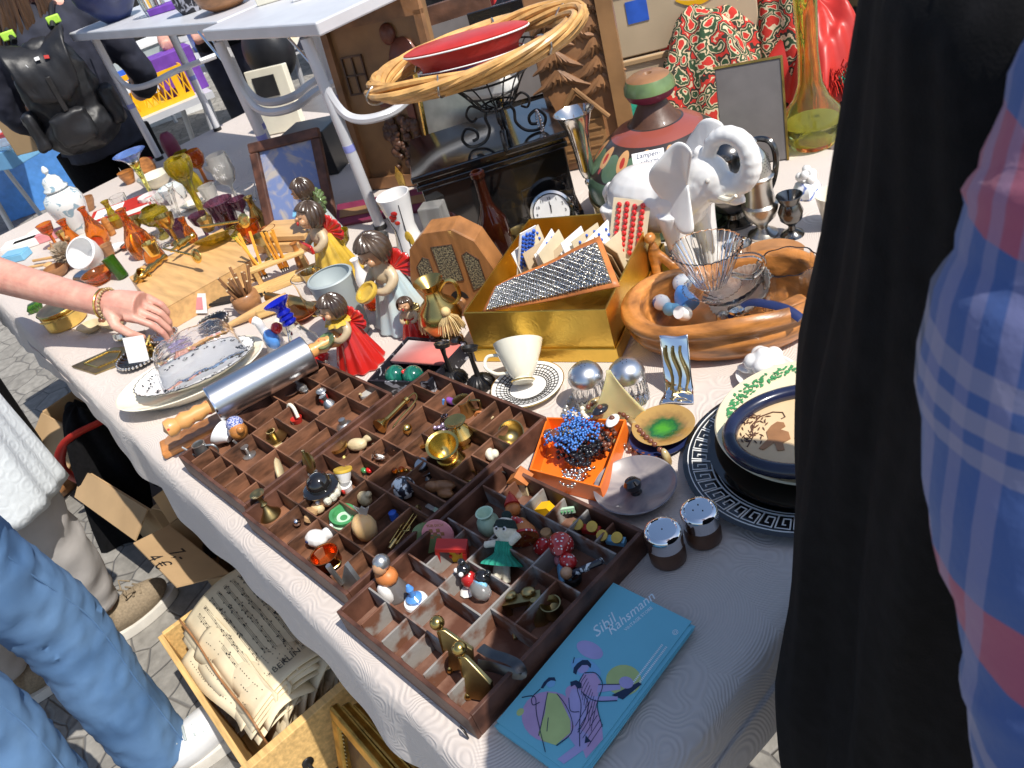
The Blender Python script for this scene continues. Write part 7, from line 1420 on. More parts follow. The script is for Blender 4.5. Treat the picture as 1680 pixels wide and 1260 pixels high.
fill = '''358 300 l frost_glass small milky glass goblet between the wine glass and the leg
325 312 j olive_glass stubby olive glass vase left of the wine glass
228 380 c white_porc tiny white china cup between the amber decanters
300 345 j clear_glass slim clear glass vase in front of the wavy golden one
345 395 l purple_glass violet glass goblet lying just above the brass ladle
310 410 s brass round brass ashtray on the glass side of the wooden box
196 372 j olive_glass small olive glass bud vase by the red box
95 405 l amber_glass amber glass tumbler left of the ginger jar
60 385 s cream_porc cream china saucer at the far edge of the table
110 395 c brass brass thimble cup at the foot of the ginger jar
150 455 s silver small steel dish in the shade of the forearm
55 470 c brass_dark dark brass pot at the far left table edge
430 372 j brass tall brass bud vase beside the folding table leg
448 398 c copper small copper cup behind the pencils
395 425 s bright_gold shiny brass dish behind the twig pot
445 425 l brass_dark dark brass goblet behind the pencil stand
520 470 c brass small brass cup behind the zither angel
600 470 j white_porc slender white vase between the two tall angels
615 505 c amber_glass amber glass votive behind the grey tumbler
640 440 l silver_dull silver goblet left of the white boot vase
725 500 c mid_wood small turned wooden cup at the left foot of the radio
705 475 s brass_dark old brass lid by the radio
498 520 s copper small copper dish left of the grey tumbler
350 490 s dark_silver dark pewter dish at the near corner of the long wooden box
478 545 c cream_porc cream egg cup behind the goose
860 405 c brass_dark brass cup behind the gold box, left of the clock
945 372 j clear_glass clear glass bud vase behind the gold box
1165 375 s silver_dull tarnished silver dish behind the elephant's legs
1215 432 c silver small silver beaker behind the filter cup
420 455 s silver round steel lid behind the twig pot
255 418 C bright_gold little brass pot on the far left corner of the long wooden box
292 398 L brass brass goblet standing on the long wooden box beside the ladle
318 396 J amber_glass small amber bud vase on the far edge of the long wooden box
345 378 C brass_dark old brass cup on the far right corner of the long wooden box
238 398 l brass_dark dark brass goblet between the decanters and the long wooden box
215 405 s copper copper dish at the foot of the taller amber decanter
182 420 c mid_wood turned wooden cup behind the white scoop
132 412 j amber_glass slender amber vase between the squirrel and the ginger jar
262 352 l clear_glass clear stemmed glass behind the gold-green bowl
318 340 s cream_porc cream saucer propped behind the golden orchid vase
408 368 l purple_glass violet wine glass against the folding table leg
385 385 j brown_glass brown glass bud vase in front of the purple tumbler
655 490 c silver_dull small silver beaker behind the blue-skirted angel
575 430 l olive_glass olive goblet right of the zither angel
500 440 j honey_wood turned wooden bottle behind the pencil stand'''
FP_ = dict(l=[(0, 0), (17, 0), (15, 3), (4, 8), (4, 34), (16, 46), (21, 66), (19, 66), (14, 47), (0, 40)], j=[(0, 0), (16, 0), (20, 14), (17, 40), (9, 58), (8, 76), (13, 88), (11, 88), (6, 76), (0, 60)], c=openp([(12, 0), (14, 5), (18, 30), (20, 34)], 1.8), s=[(0, 0), (16, 0), (22, 3), (34, 12), (36, 14), (33, 13), (20, 5), (0, 4)])
FN_ = dict(l=('goblet', 'goblet'), j=('bud_vase', 'vase'), c=('cup', 'cup'), s=('small_dish', 'dish'))
for i, q in enumerate(fill.split('\n')):
    x, y, k, mt, lb = q.split(' ', 4); zz = TZ+(.052 if k.isupper() else 0); k = k.lower(); LT(FN_[k][0], lb, FN_[k][1], P(int(x), int(y), zz), FP_[k], mt, n=40, k=1+.25*sin(i*2.1), flute=.03 if i % 3 == 0 else 0, nf=10)
for i, (x, y, mt, lb) in enumerate(((305, 268, 'olive_glass', 'small yellow glass bird left of the wine glass'), (248, 285, 'red_gloss', 'tiny red and white gnome behind the blue-rimmed glass vase'), (412, 330, 'clear_glass', 'clear pressed glass bowl behind the wine glass stem'), (350, 330, 'frost_glass', 'frosted patterned glass tumbler beside the golden orchid vase'), (215, 300, 'honey_wood', 'small honey-coloured wooden pot behind the blue-rimmed vase'), (300, 392, 'purple_glass', 'violet pressed glass bowl in the glassware cluster'), (275, 402, 'clear_glass', 'clear glass stopper jar beside the violet glass bowl'), (418, 395, 'amber_glass', 'amber glass tealight dish behind the pencils'), (148, 345, 'mid_wood', 'dark red-brown carved wooden bowl behind the ginger jar'), (205, 345, 'clear_glass', 'large clear glass basket handle piece by the red box'), (395, 400, 'yellow_glass', 'pale yellow pressed glass dish under the brass ladle'), (255, 345, 'white_porc', 'white china pot with flowers behind the amber decanters'))):
    pr = openp([(16, 0), (18, 4), (24+3*(i % 3), 30), (26+3*(i % 3), 44+8*(i % 2))], 2.2)
    LT('glass_dish' if 'glass' in lb else 'small_pot', lb, 'glassware' if 'glass' in lb else 'pot', P(x, y), pr, mt, n=48, flute=.03 if i % 2 else 0, nf=12)
# goods on top of the left folding table
zt2 = ZF+.0145
LT('round_vase', 'big glossy dark blue round vase on top of the left folding table', 'vase', P(195, 32, zt2), [(0, 0), (40, 0), (60, 20), (100, 70), (112, 120), (90, 170), (40, 200), (38, 210), (34, 200), (0, 60)], 'navy', n=44)
LT('crystal_vase', 'clear cut crystal vase on the folding table beside the dark blue one', 'vase', P(258, 22, zt2), openp([(30, 0), (34, 20), (40, 120)], 4), 'clear_glass', flute=.05, nf=10, n=60)
LT('lace_pot', 'black and white speckled pot standing on the folding table', 'pot', P(318, 18, zt2), openp([(34, 0), (44, 20), (50, 90)], 4), 'black_brocade')
LT('wooden_bowl', 'brown wooden bowl on the folding table at the top of the picture', 'bowl', P(375, 12, zt2), openp([(40, 0), (70, 20), (80, 50)], 5), 'mid_wood')
for i in range(3):
    gbox('flat_case', ['long mauve case lying on the folding table between the crystal and the speckled pot', 'cream tray on the right folding table at the top edge', 'pale grey cloth bundle on the right folding table'][i], 'case', P((285, 470, 530)[i], (14, -6, -14)[i], zt2), (.14, .07, .02), ('purple', 'cream_porc', 'white_paper')[i], 40)
# pole with chrome rod leaning by the chest, mirror edge
t = thing('metal_rod', 'thin steel rod leaning diagonally in front of the black chest', 'rod', P(762, 385)); a = P(762, 385, TZ+.02)-t.location; b_ = D(683, 238, 2.02)-t.location
m = M(); m.tube([a, b_], .0035); m.obj('rod', 'chrome', t); m = M(); m.ball(b_, .006, 8); m.obj('tip', 'chrome', t)
t = thing('gilt_mirror', 'gilt-edged mirror standing behind the left end of the black chest', 'mirror', V((-1.60, 1.19, TZ)), rz=radians(35))
m = M()
for a, b_ in (((-.10, .0, 0), (-.07, .05, .32)), ((.10, .0, 0), (.12, .05, .32)), ((-.07, .05, .32), (.12, .05, .32))): m.tube([a, b_], .007)
m.obj('gilt_frame', 'bright_gold', t); m = M(); m.add([(-.10, 0, 0), (.10, 0, 0), (.12, .05, .32), (-.07, .05, .32)], [(0, 1, 2, 3)]); m.obj('mirror_glass', 'silver_dull', t, solid=.004, smooth=False)
t = thing('gilt_paddle', 'bright gilt leaf-shaped hook standing above the white boot vase', 'hook', P(672, 335)); m = M(); m.prism([(-.006, 0), (.006, 0), (.010, .06), (.0, .085), (-.010, .06)], -.002, .002, T=RZ(40) @ RX(90) @ TR(0, .02, 0)); m.tube([(0, 0, 0), (0, 0, .03)], .002); m.obj('blade', 'bright_gold', t, smooth=False)
lying('wooden_ski', 'dark red lacquered long board lying diagonally behind the tall angel', P(598, 388, TZ+.02), P(690, 300, TZ+.10), [(0, 0), (22, .05), (26, .5), (20, 1), (0, 1)], 'plum') if 0 else None
def lying2(): pass
t = thing('long_board', 'dark red bordered tan board lying diagonally behind the singing angels', 'board', P(640, 345, TZ+.02)+V((0, .03, 0)), rz=radians(35)); m = M(); m.box((0, 0, .0), (.34, .06, .014), T=RX(35)); m.obj('board', 'plum', t, smooth=False); m = M(); m.box((0, 0, .008), (.32, .022, .003), T=RX(35)); m.obj('tan_stripe', 'relief_tan', t, smooth=False)
gbox('paper_bag', 'crumpled translucent paper bag behind the white boot vase', 'bag', P(738, 425), (.05, .04, .13), 'frost_glass', 30)
# ================================================================ far stalls
def stall(name, label, c, w, d, h, rz, mt='alu_paint'):
    t = thing(name, label, 'table', (c[0], c[1], 0), None, radians(rz)); m = M(); m.box((0, 0, h), (w, d, .03)); m.obj('tabletop', mt, t, smooth=False)
    for x in (-1, 1):
        for y in (-1, 1): m = M(); m.tube([(x*(w/2-.05), y*(d/2-.05), h-.02), (x*(w/2-.15), y*(d/2-.05), 0)], .014); m.obj('leg', 'alu_paint', t)
    return t
def G(x, y, z): return P(x, y, z)
a = G(150, 238, .72); b_ = G(312, 170, .72); mid = (a+b_)/2; ang = math.degrees(math.atan2((b_-a).y, (b_-a).x)); nrm = V((-(b_-a).y, (b_-a).x, 0)).normalized()
st = stall('stall_table', 'white-edged stall table carrying the yellow crate, behind the backpack wearer', mid+nrm*.4, (b_-a).length*1.5, .8, .72, ang)
def yc():
    t = thing('yellow_crate', 'bright yellow plastic crate with a lattice side, full of white tape rolls', 'crate', G(245, 188, .735)+nrm*.16, rz=radians(ang)); w, d, h = .46, .3, .15
    m = M(); m.box((0, 0, .005), (w, d, .01)); m.obj('floor', 'yellow_crate_plastic', t, smooth=False)
    for s_ in (-1, 1):
        m = M(); m.box((s_*w/2, 0, h/2), (.008, d, h)); m.obj('end_wall', 'yellow_crate_plastic', t, smooth=False)
        m = M(); m.box((0, s_*d/2, h-.012), (w, .008, .024)); m.box((0, s_*d/2, .012), (w, .008, .024))
        for k in range(3): m.box((-.2+k*.19, s_*d/2, h/2), (.03, .0085, h))
        for k in range(14): x = -w/2+.02+k*.031; m.tube([(x, s_*d/2, .02), (x+.03, s_*d/2, h-.02)], .0035, n=5); m.tube([(x+.03, s_*d/2, .02), (x, s_*d/2, h-.02)], .0035, n=5)
        m.obj('lattice_wall', 'yellow_crate_plastic', t, smooth=False)
yc()
LT('tape_roll', 'white roll standing in the left end of the yellow crate', 'roll', G(205, 160, .86)+nrm*.1, [(30, 0), (50, 0), (52, 40), (50, 44), (30, 44), (28, 40), (30, 0)], 'white_plastic')
gbox('grey_crate', 'grey slotted crate behind the yellow one', 'crate', G(255, 150, .735)+nrm*.45, (.55, .28, .17), 'grey_plastic', ang, [('white_rim', (0, 0, .175), (.57, .30, .012), 'white_plastic'), ('blue_label', (-.1, -.1405, .08), (.2, .003, .06), 'blue_paint')])
gbox('magazine_stack', 'tall leaning board covered with black and white printed sheets and colourful magazines', 'display board', G(165, 215, .735)+nrm*.06, (.16, .03, .62), 'magazine_print', ang-10, [('white_sheet', (0.0, -.017, .50), (.14, .003, .16), 'white_paper'), ('grey_sheet', (.0, -.017, .36), (.14, .003, .10), 'grey_plastic'), ('black_print', (.0, -.019, .56), (.10, .002, .03), 'black_plastic')], -10)
gbox('purple_bag', 'bright purple cloth bag on the stall beside the yellow crate', 'bag', G(322, 160, .735)+nrm*.2, (.2, .14, .2), 'purple', ang)
gbox('dark_chest', 'big black case standing behind the crates', 'case', G(225, 120, .735)+nrm*.85, (.75, .2, .42), 'black_plastic', ang)
gbox('grey_board', 'dark grey board leaning behind the magazine display', 'board', G(170, 140, .735)+nrm*.5, (.36, .03, .40), 'grey_plain', ang)
gbox('orange_box', 'yellow-orange carton with a dark printed animal shape on the far stall', 'box', G(168, 75, .95)+nrm*.5, (.34, .12, .26), 'yellow_crate_plastic', ang, [('dark_print', (.02, -.062, .14), (.14, .003, .11), 'navy')])
a2, b2 = G(0, 305, .72), G(60, 290, .72)
st2 = stall('stall_table', 'white stall table at the left edge with clear plastic goods on it', G(-40, 240, .72)+V((0, .0, 0)), 1.1, .9, .72, 25)
gbox('plastic_bags', 'pile of blue tinted plastic packets on the left-edge stall', 'packets', G(15, 262, .735), (.4, .3, .08), 'pale_blue' if 'pale_blue' in MT else 'light_blue', 25, [('red_packet', (.0, .1, .09), (.12, .1, .03), 'red_plain'), ('clear_wrap', (.1, -.05, .085), (.25, .15, .02), 'frost_glass')])
gbox('brown_board', 'brown cardboard sheet hanging at the left of the backpack wearer', 'cardboard', G(48, 250, .80), (.12, .02, .30), 'cardboard', 35)
def farpost(lb, x, y, z0, h, r, mt): t = thing('lamp_post', lb, 'post', G(x, y, 0) if z0 is None else z0); m = M(); m.lathe([(0, 0), (r*1.6, 0), (r*1.6, .3), (r, .4), (r*.9, h), (0, h)], n=16); m.obj('shaft', mt, t); m = M(); m.lathe([(r*1.2, 1.25), (r*1.7, 1.3), (r*1.2, 1.35)], n=16); m.obj('collar', mt, t)
farpost('dark green cast iron lamp post at the upper left', 0, 0, V((-7.2, 2.0, 0)), 4, .075, 'green_glaze')
gbox('banner_stand', 'tall blue and white poster stand near the lamp post', 'poster stand', V((-6.6, 1.3, 0)), (.7, .05, 1.5), 'sky_blue', 60, [('white_swoosh', (.05, -.03, 1.1), (.35, .01, .25), 'white_plastic')])
gbox('white_board', 'pale blue-grey panel standing behind the lamp post', 'panel', V((-7.6, 2.4, 0)), (1.2, .05, 1.7), 'white_plastic', 60)
t = thing('parasol', 'red market parasol at the top left corner', 'parasol', V((-6.3, .75, 0))); m = M(); m.tube([(0, 0, 0), (0, 0, 1.9)], .02); m.obj('pole', 'alu_paint', t); m = M(); m.lathe([(.75, 1.32), (.5, 1.5), (0, 1.7)], n=8); m.obj('canopy', 'red_plain', t, smooth=False, solid=.004)
random.seed(77)
cols = ['grey_plastic', 'blue_paint', 'white_plastic', 'red_plain', 'cardboard', 'navy', 'plum', 'yellow_paint', 'grey_plain', 'light_blue']
lbs = ['grey', 'blue', 'white', 'red', 'brown cardboard', 'navy', 'plum', 'yellow', 'dark grey', 'light blue']
for r_ in range(3):
    for q in range(4):
        c = V((-4.9-r_*1.7+.3*q*.0, 2.3+q*1.5+r_*.2, 0)); 
        t = stall('stall_table', 'far stall table heaped with boxes behind the folding tables', c, 1.5, .8, .72, 20+5*q); t['group'] = 'far stall tables'
        for k in range(5):
            i = random.randrange(10); hh = random.uniform(.1, .32)
            o = gbox('goods_box', 'small %s carton among the goods heaped on the far stalls' % lbs[i], 'box', c+V((random.uniform(-.6, .6), random.uniform(-.3, .3), .736)), (random.uniform(.15, .35), random.uniform(.12, .25), hh), cols[i], random.uniform(0, 90), [('lid', (0, 0, hh+.004), (.12, .1, .008), cols[(i+3) % 10])]); o['group'] = '%s cartons on the far stalls' % lbs[i]
# ================================================================ people
def body(parts, mt, t, rm, name='body', sm=4):
    """one fused surface from tapered limbs [(points, radii)] and balls [(centre, radii)]"""
    m = M()
    for a in parts:
        if isinstance(a[0], list): m.tube(catmull(a[0], 4) if len(a[0]) > 2 else a[0], [x for x in interp(a[1], len(a[0]))], 14)
        else: m.ball(*a)
    return m.obj(name, mt, t, rm=rm, sm=sm)
def interp(r, n):
    if n == 2: return r
    out = []
    for i in range(n-1): out += [r[i]+(r[i+1]-r[i])*k/4 for k in range(4)]
    return out+[r[-1]]
def head(c, f, hair, t, hm, R=.1, down=.12, mouthless=False):
    """head with nose, ears, eyes, mouth facing f (xy)"""
    f = V(f).normalized(); s = V((f.y, -f.x, 0)); c = V(c)
    return [(c, (R*.78, R*.82, R*1.12)), (c+f*R*.35-V((0, 0, R*.55)), (R*.52, R*.52, R*.55)), (c+f*R*.86-V((0, 0, R*.1)), (.014, .014, .022)), (c+s*R*.78, (.014, .012, .028)), (c-s*R*.78, (.014, .012, .028))]
# --- person in plaid shirt and black jacket, standing at the near table end
pp = thing('person', 'person in a blue and red plaid shirt and black jacket at the right edge', 'person', (-.09, .46, 0))
L = pp.location
rings = [(1.46, -.09, .06, .12, .47), (1.42, -.08, .12, .23, .47), (1.35, -.065, .15, .24, .47), (1.28, -.065, .16, .24, .46), (1.2, -.08, .165, .23, .46), (1.1, -.0975, .16, .22, .46), (1.0, -.105, .16, .22, .46), (.9, -.1075, .17, .23, .46), (.82, -.11, .17, .23, .46), (.74, -.1125, .165, .225, .46), (.66, -.115, .168, .228, .46)]
def hull(k, a, off, fold):
    i = min(int(k), len(rings)-2); f = k-i; z, cx, rx_, ry_, cy = [rings[i][j]*(1-f)+rings[i+1][j]*f for j in range(5)]
    fo = fold*(sin(6*a+4*z)+.5*sin(13*a-6*z)+.25*sin(31*a+9*z))
    return V((cx+(rx_+off+fo)*cos(a), cy+(ry_+off+fo)*sin(a), z))-L
m = M(); m.grid(lambda u, v: hull(v*10, 2*pi*u, -.034, .002), 72, 40, cu=True); m.obj('plaid_shirt', 'plaid_flannel', pp, auto=180)
m = M(); m.grid(lambda u, v: hull(v*10, radians(70+218*u), -.016, .011*(.25+v)), 72, 44); m.obj('black_jacket', 'black_cloth', pp, auto=180, solid=.004)
for a0, nm in ((288, 'jacket_hem'),): m = M(); m.tube([hull(k*.5, radians(a0), .0, .0) for k in range(3, 20)], .004); m.obj('zip_edge', 'gunmetal', pp)
H = V((-.24, .44, 1.64))-L
skin = head(H, (-1, -.1, 0), None, None, None)+[([H-V((0, 0, .06)), H-V((-.07, -.01, .17)), V((-.09, .46, 1.40))-L], [.055, .055, .07])]
body(skin, 'skin', pp, .008)
m = M(); m.ball(H+V((.015, 0, .03)), (.095, .092, .108), 20); m.obj('hair', 'hair_brown', pp)
m = M(); [m.ball(H+V((-.076, s_*.03, .012)), (.009, .012, .008), 8) for s_ in (-1, 1)]; m.obj('eye', 'white_porc', pp); m = M(); m.ball(H+V((-.083, 0, -.05)), (.008, .024, .006), 8); m.obj('mouth', 'red_plain', pp)
armp = [tuple(D(x+22+.0505*FP/t_, y, t_)) for x, y, t_ in ((1900, -250, .21), (1740, 20, .212), (1650, 200, .218), (1600, 350, .224), (1558, 470, .232), (1508, 640, .245), (1538, 850, .255), (1588, 1080, .262), (1600, 1260, .265), (1610, 1500, .27))]
m = M()
ap = catmull([V(p)-L for p in armp], 5); m.tube(ap, [.0505+.0012*sin(i*.9)+.0008*sin(i*2.1) for i in range(len(ap))], 24); m.obj('plaid_sleeve', 'plaid_flannel', pp)
def hand(m, w, d, up, k=1, curl=(.5, .7, .8, .9), side=1):
    """palm and five bent fingers; w wrist, d pointing direction, up back-of-hand direction"""
    d = V(d).normalized(); up = (V(up)-d*V(up).dot(d)).normalized(); s = d.cross(up)*side
    m.tube([w, w+d*.03*k, w+d*.085*k], [.026*k, .034*k, .036*k], 14, flat=1); 
    for i in range(4):
        b0 = w+d*.082*k+s*(.033-.022*i)*k; ln = (.038, .043, .040, .032)[i]*k; c = curl[i]; pts = [b0-d*.02*k, b0]
        ang = 0; q = b0
        for j, f in enumerate((1, .7, .55)): ang += c*(.7 if j == 0 else .8); q = q+(d*cos(ang)-up*sin(ang))*ln*f; pts.append(q)
        m.tube(pts, [.0095*k, .0092*k, .0084*k, .0076*k, .0062*k], 10); m.ball(pts[-1], .0066*k, 8)
    b0 = w+d*.025*k+s*.026*k; p1 = b0+(d*.6+s*.7-up*.35).normalized()*.035*k; p2 = p1+(d*.85+s*.05-up*.55).normalized()*.032*k; p3 = p2+(d*.75-s*.35-up*.6).normalized()*.026*k
    m.tube([b0-d*.01*k, b0, p1, p2, p3], [.014*k, .015*k, .0115*k, .010*k, .007*k], 10); m.ball(p3, .0075*k, 8); return p3
m = M(); hand(m, V(armp[-1])-L+V((0, 0, .0)), (-.1, -.1, -1), (.3, -1, 0), 1, (.3, .3, .35, .4)); m.obj('hand', 'skin', pp, rm=.004)
for s_ in (-1, 1):
    m = M(); x = -.08; y = .46+s_*.10; m.tube([V(v)-L for v in ((x, y, .82), (x+.01, y, .5), (x+.0, y, .1))], [.11, .085, .075], 16); m.obj('trouser_leg', 'dark_jacket', pp)
    m = M(); m.ball(V((x-.05, y, .05))-L, (.15, .055, .05), 14); m.obj('shoe', 'black_leather', pp)
# --- shopper in white blouse reaching over the table
ps = thing('person', 'shopper in a white quilted blouse and pale grey trousers reaching over the table', 'person', (-2.02, -.10, 0)); L = ps.location
def off(*pts): return [V(p)-L for p in pts]
wr_ = D(172, 498, 1.80); el = D(-70, 428, 1.98); sh = V((-2.12, -.02, 1.28))
kn = D(238, 500, 1.785)
m = M(); ap = catmull([sh-L, el-L, D(20, 458, 1.90)-L, wr_-L], 6); n_ = len(ap)
m.tube(ap, [.052-.004*(i/6) if i < 7 else .048-(.048-.0285)*((i-6)/(n_-7))**1.15 for i in range(n_)], 20)
dirh = (kn-wr_).normalized()
d_ = V(dirh)+V((0.0, 0, -.10)); upv = V((.15, -.1, 1)); 
thumb = hand(m, wr_-L, d_, upv, 1.0, (.55, .68, .78, .85), side=1)
hc = V((-2.0, -.10, 1.55))-L
for a in head(hc, (.3, 1, 0), None, None, None): m.ball(*a)
m.tube([hc-V((0, 0, .08)), V((-2.02, -.12, 1.36))-L], [.05, .06], 14); m.tube([V((-2.02, -.12, 1.36))-L, sh-L], [.07, .06], 14)
m.tube(off((-2.02, -.12, 1.36), (-2.02, -.13, .86)), [.07, .07], 12); m.tube(off((-2.02, -.13, .9), (-2.0, -.03, .55), (-2.04, -.04, .22), (-2.06, -.035, .10)), [.06, .05, .042, .033], 12); m.tube(off((-2.02, -.13, .9), (-2.0, -.26, .55), (-2.06, -.28, .22), (-2.08, -.275, .10)), [.06, .05, .042, .033], 12)
m.obj('body', 'skin', ps, rm=.0032, sm=2)
m = M(); m.ball(hc+V((0, -.02, .02)), (.098, .098, .115), 18); m.obj('hair', 'hair_brown', ps)
def tunic(u, v):
    a = 2*pi*u; z = 1.36-.82*v; c = V((-2.02+.03*v, -.13+.0*v, z)); r = (.10+.10*min(1, v*5))*(1+.02*v); fo = .008*v*sin(7*a+v*4)+.004*sin(19*a)
    return V((c.x+(r*.86+fo)*cos(a), c.y+(r*1.02+fo)*sin(a), z+.03*v*cos(a*1.0+1)))-L
m = M(); m.grid(tunic, 80, 36, cu=True); m.obj('blouse', 'white_jacquard', ps, auto=180, solid=.003)
for j, (x, y) in enumerate(((-2.055, -.04), (-2.08, -.28))):
    m = M(); pts = catmull(off((-2.03, y-.03, .85), (-2.0, y-.0, .55), (-2.02, y, .32), (x-.01, y-.01, .13)), 14); m.tube(pts, [.105-.042*i/(len(pts)-1) for i in range(len(pts))], 44)
    m.b.normal_update()
    for v in m.b.verts:
        c = v.co; q = noise.noise(V((c.x*10+j, c.y*10, c.z*17+c.x*9))); v.co += v.normal*.014*(.35-abs(q))
    m.obj('trouser_leg', 'trouser_grey', ps)
    yy = y+.06
    m = M(); m.ball(V((x+.01, yy, .055))-L, (.042, .10, .044), 18); m.ball(V((x+.01, y-.02, .075))-L, (.038, .045, .052), 14); s_ = m.obj('shoe', 'shoe_beige', ps, rm=.004)
    m = M(); m.lathe([(.0, 0), (1, 0), (1.02, .012), (1, .026), (0, .026)], c=(0, 0, 0), T=TR(V((x+.01, yy-.0, .002))-L), sx=.043, sy=.108, n=36); m.obj('rubber_sole', 'rubber_white', s_)
    m = M()
    for q in range(3): m.tube(off((x-.02, yy-.005+q*.018, .102-.006*q), (x+.01, yy+.006+q*.018, .109-.007*q), (x+.035, yy-.005+q*.018, .100-.006*q)), .0028, n=6)
    m.tube(off((x, yy, .108), (x-.03, yy+.01, .12), (x-.012, yy+.03, .108)), .0025, n=6); m.tube(off((x+.01, yy, .108), (x+.045, yy+.0, .118), (x+.03, yy+.025, .104)), .0025, n=6); m.obj('lace', 'shoe_beige', s_)
bw = wr_-L; dd = (kn-wr_).normalized(); sv = dd.cross(V((0, 0, 1))).normalized(); uv_ = sv.cross(dd)
t = thing('bracelet', 'narrow gold bangle and bead bracelet worn on the outstretched wrist', 'bracelet', wr_)
m = M(); m.tube([dd*-.004+sv*(.033*cos(g))+uv_*(.031*sin(g)) for g in [i*pi/14 for i in range(28)]], .0024, closed=True); m.obj('bangle', 'bright_gold', t)
m = M(); [m.ball(dd*.008+sv*(.034*cos(g))+uv_*(.032*sin(g)), .0036, 8) for g in [i*pi/13 for i in range(26)]]; m.obj('beads', 'pendant_stone', t)
t = thing('gold_trinket', 'handful of crumpled gold wire jewellery held between thumb and finger', 'jewellery', thumb+L-V((0, 0, .02))); random.seed(6)
m = M(); m.tube(catmull([V((random.uniform(-.018, .018), random.uniform(-.018, .018), random.uniform(-.045, .02))) for _ in range(26)], 4), .0022, n=5); m.obj('wire', 'bright_gold', t); m = M(); m.ball((.004, .0, -.01), .010, 8); m.ball((-.008, .004, -.03), .011, 8); m.obj('nugget', 'bright_gold', t)
# --- person in jeans
pj = thing('person', 'person in blue jeans and white sneakers beside the sheet music', 'person', (-1.46, -.14, 0)); L = pj.location
hc = V((-1.42, -.22, 1.62))-L
b_ = head(hc, (.2, 1, 0), None, None, None)+[([hc-V((0, 0, .08)), V((-1.44, -.22, 1.42))-L], [.055, .065]), ([V((-1.44, -.22, 1.38))-L, V((-1.60, -.30, 1.30))-L, V((-1.62, -.38, 1.05))-L], [.07, .05, .042]), ([V((-1.44, -.22, 1.38))-L, V((-1.28, -.34, 1.30))-L, V((-1.26, -.46, 1.05))-L], [.07, .05, .042])]
o = body(b_, 'skin', pj, .008)
m = M(); m.ball(hc+V((0, -.02, .025)), (.095, .098, .11), 18); m.obj('hair', 'hair_brown', pj)
m = M(); m.tube(off((-1.44, -.22, 1.42), (-1.45, -.22, 1.3), (-1.46, -.20, 1.0), (-1.46, -.18, .86)), [.10, .19, .17, .16], 20); m.obj('shirt', 'navy', pj)
for j, (x, y, kx, ky) in enumerate(((-1.545, -.125, -1.53, -.105), (-1.46, -.31, -1.44, -.28))):
    m = M(); pts = catmull(off((-1.47+.02*j, -.14-.12*j, .92), (-1.49+.05*j, ky-.03, .72), (kx, ky, .50), (kx-.005, ky-.01, .30), (x, y, .075)), 16)
    m.tube(pts, [(.086-.012*min(1, i/28)-.006*max(0, i-28)/36) for i in range(len(pts))], 64)
    m.b.normal_update()
    for v in m.b.verts:
        c = v.co; q = noise.noise(V((c.x*9+j, c.y*9, c.z*15+c.x*6))); q2 = noise.noise(V((c.x*24, c.y*24+j*3, c.z*44-c.y*18)))
        v.co += v.normal*(.011*(.35-abs(q))+.009*(.35-abs(q2)))
    m.obj('jeans_leg', 'denim', pj)
    m = M(); m.tube([p+V((.060, .054, 0))*(1-.12*i/len(pts)) for i, p in enumerate(pts[8:])], .0016, n=5); m.obj('seam', 'denim', pj)
    m = M(); m.ball(V((x+.035, y+.085, .05))-L, (.048, .11, .05), 18); m.ball(V((x+.01, y-.0, .07))-L, (.045, .06, .06), 14); s_ = m.obj('sneaker', 'shoe_white', pj, rm=.004)
    m = M()
    for q in range(4): m.tube(off((x+.003+.006*q, y+.05+q*.017, .104-.005*q), (x+.032+.006*q, y+.045+q*.018, .108-.006*q), (x+.058+.004*q, y+.035+q*.018, .096-.005*q)), .003, n=6)
    m.obj('lace', 'grey_plastic', s_); m = M(); m.tube([V((x+.035+.043*cos(g), y+.115+.055*sin(g), .062+.016*sin(g)))-L for g in [radians(-20+220*q/12) for q in range(13)]], .0016, n=5); m.obj('toe_seam', 'grey_plastic', s_)
    m = M(); m.lathe([(0, 0), (1, 0), (1.02, .014), (1, .028), (0, .028)], T=TR(V((x+.03, y+.065, .001))-L) @ RZ(-14), sx=.052, sy=.135, n=36); m.obj('sole', 'rubber_white', s_)
# --- woman with a backpack
pw = thing('person', 'long-haired woman in a dark jacket wearing a black leather backpack, seen from behind', 'person', (-3.62, 1.0, 0), rz=radians(66)); L = pw.location
hc = V((0, .02, 1.58)); pw.scale = (.9, .9, .95)
body(head(hc, (0, 1, 0), None, None, None)+[([hc-V((0, 0, .08)), V((0, 0, 1.38))], [.05, .06]), ([V((-.19, 0, 1.34)), V((0, 0, 1.37)), V((.19, 0, 1.34))], [.055, .06, .055])]+[([V((s_*.19, 0, 1.34)), V((s_*.26, .04, 1.08)), V((s_*.22, .22, .95)), V((s_*.20, .30, .95))], [.06, .045, .035, .03]) for s_ in (-1, 1)], 'skin', pw, .008)
body([([V((0, 0, 1.40)), V((0, -.01, 1.25)), V((0, 0, 1.0)), V((0, 0, .82))], [.11, .20, .18, .19])]+[([V((s_*.13, 0, 1.36)), V((s_*.22, .0, 1.28)), V((s_*.28, .04, 1.06)), V((s_*.24, .2, .97))], [.08, .075, .06, .05]) for s_ in (-1, 1)], 'dark_jacket', pw, .010, 'jacket'); crumple(pw.children[-1], .03, .12)
m = M()
for s_ in (-1, 1): m.tube([(s_*.10, 0, .86), (s_*.11, 0, .5), (s_*.11, 0, .06)], [.11, .09, .075], 16)
m.obj('trousers', 'black_cloth', pw)
for s_ in (-1, 1): m = M(); m.ball((s_*.11, .06, .045), (.05, .13, .045), 12); m.obj('boot', 'black_leather', pw)
m = M(); random.seed(14)
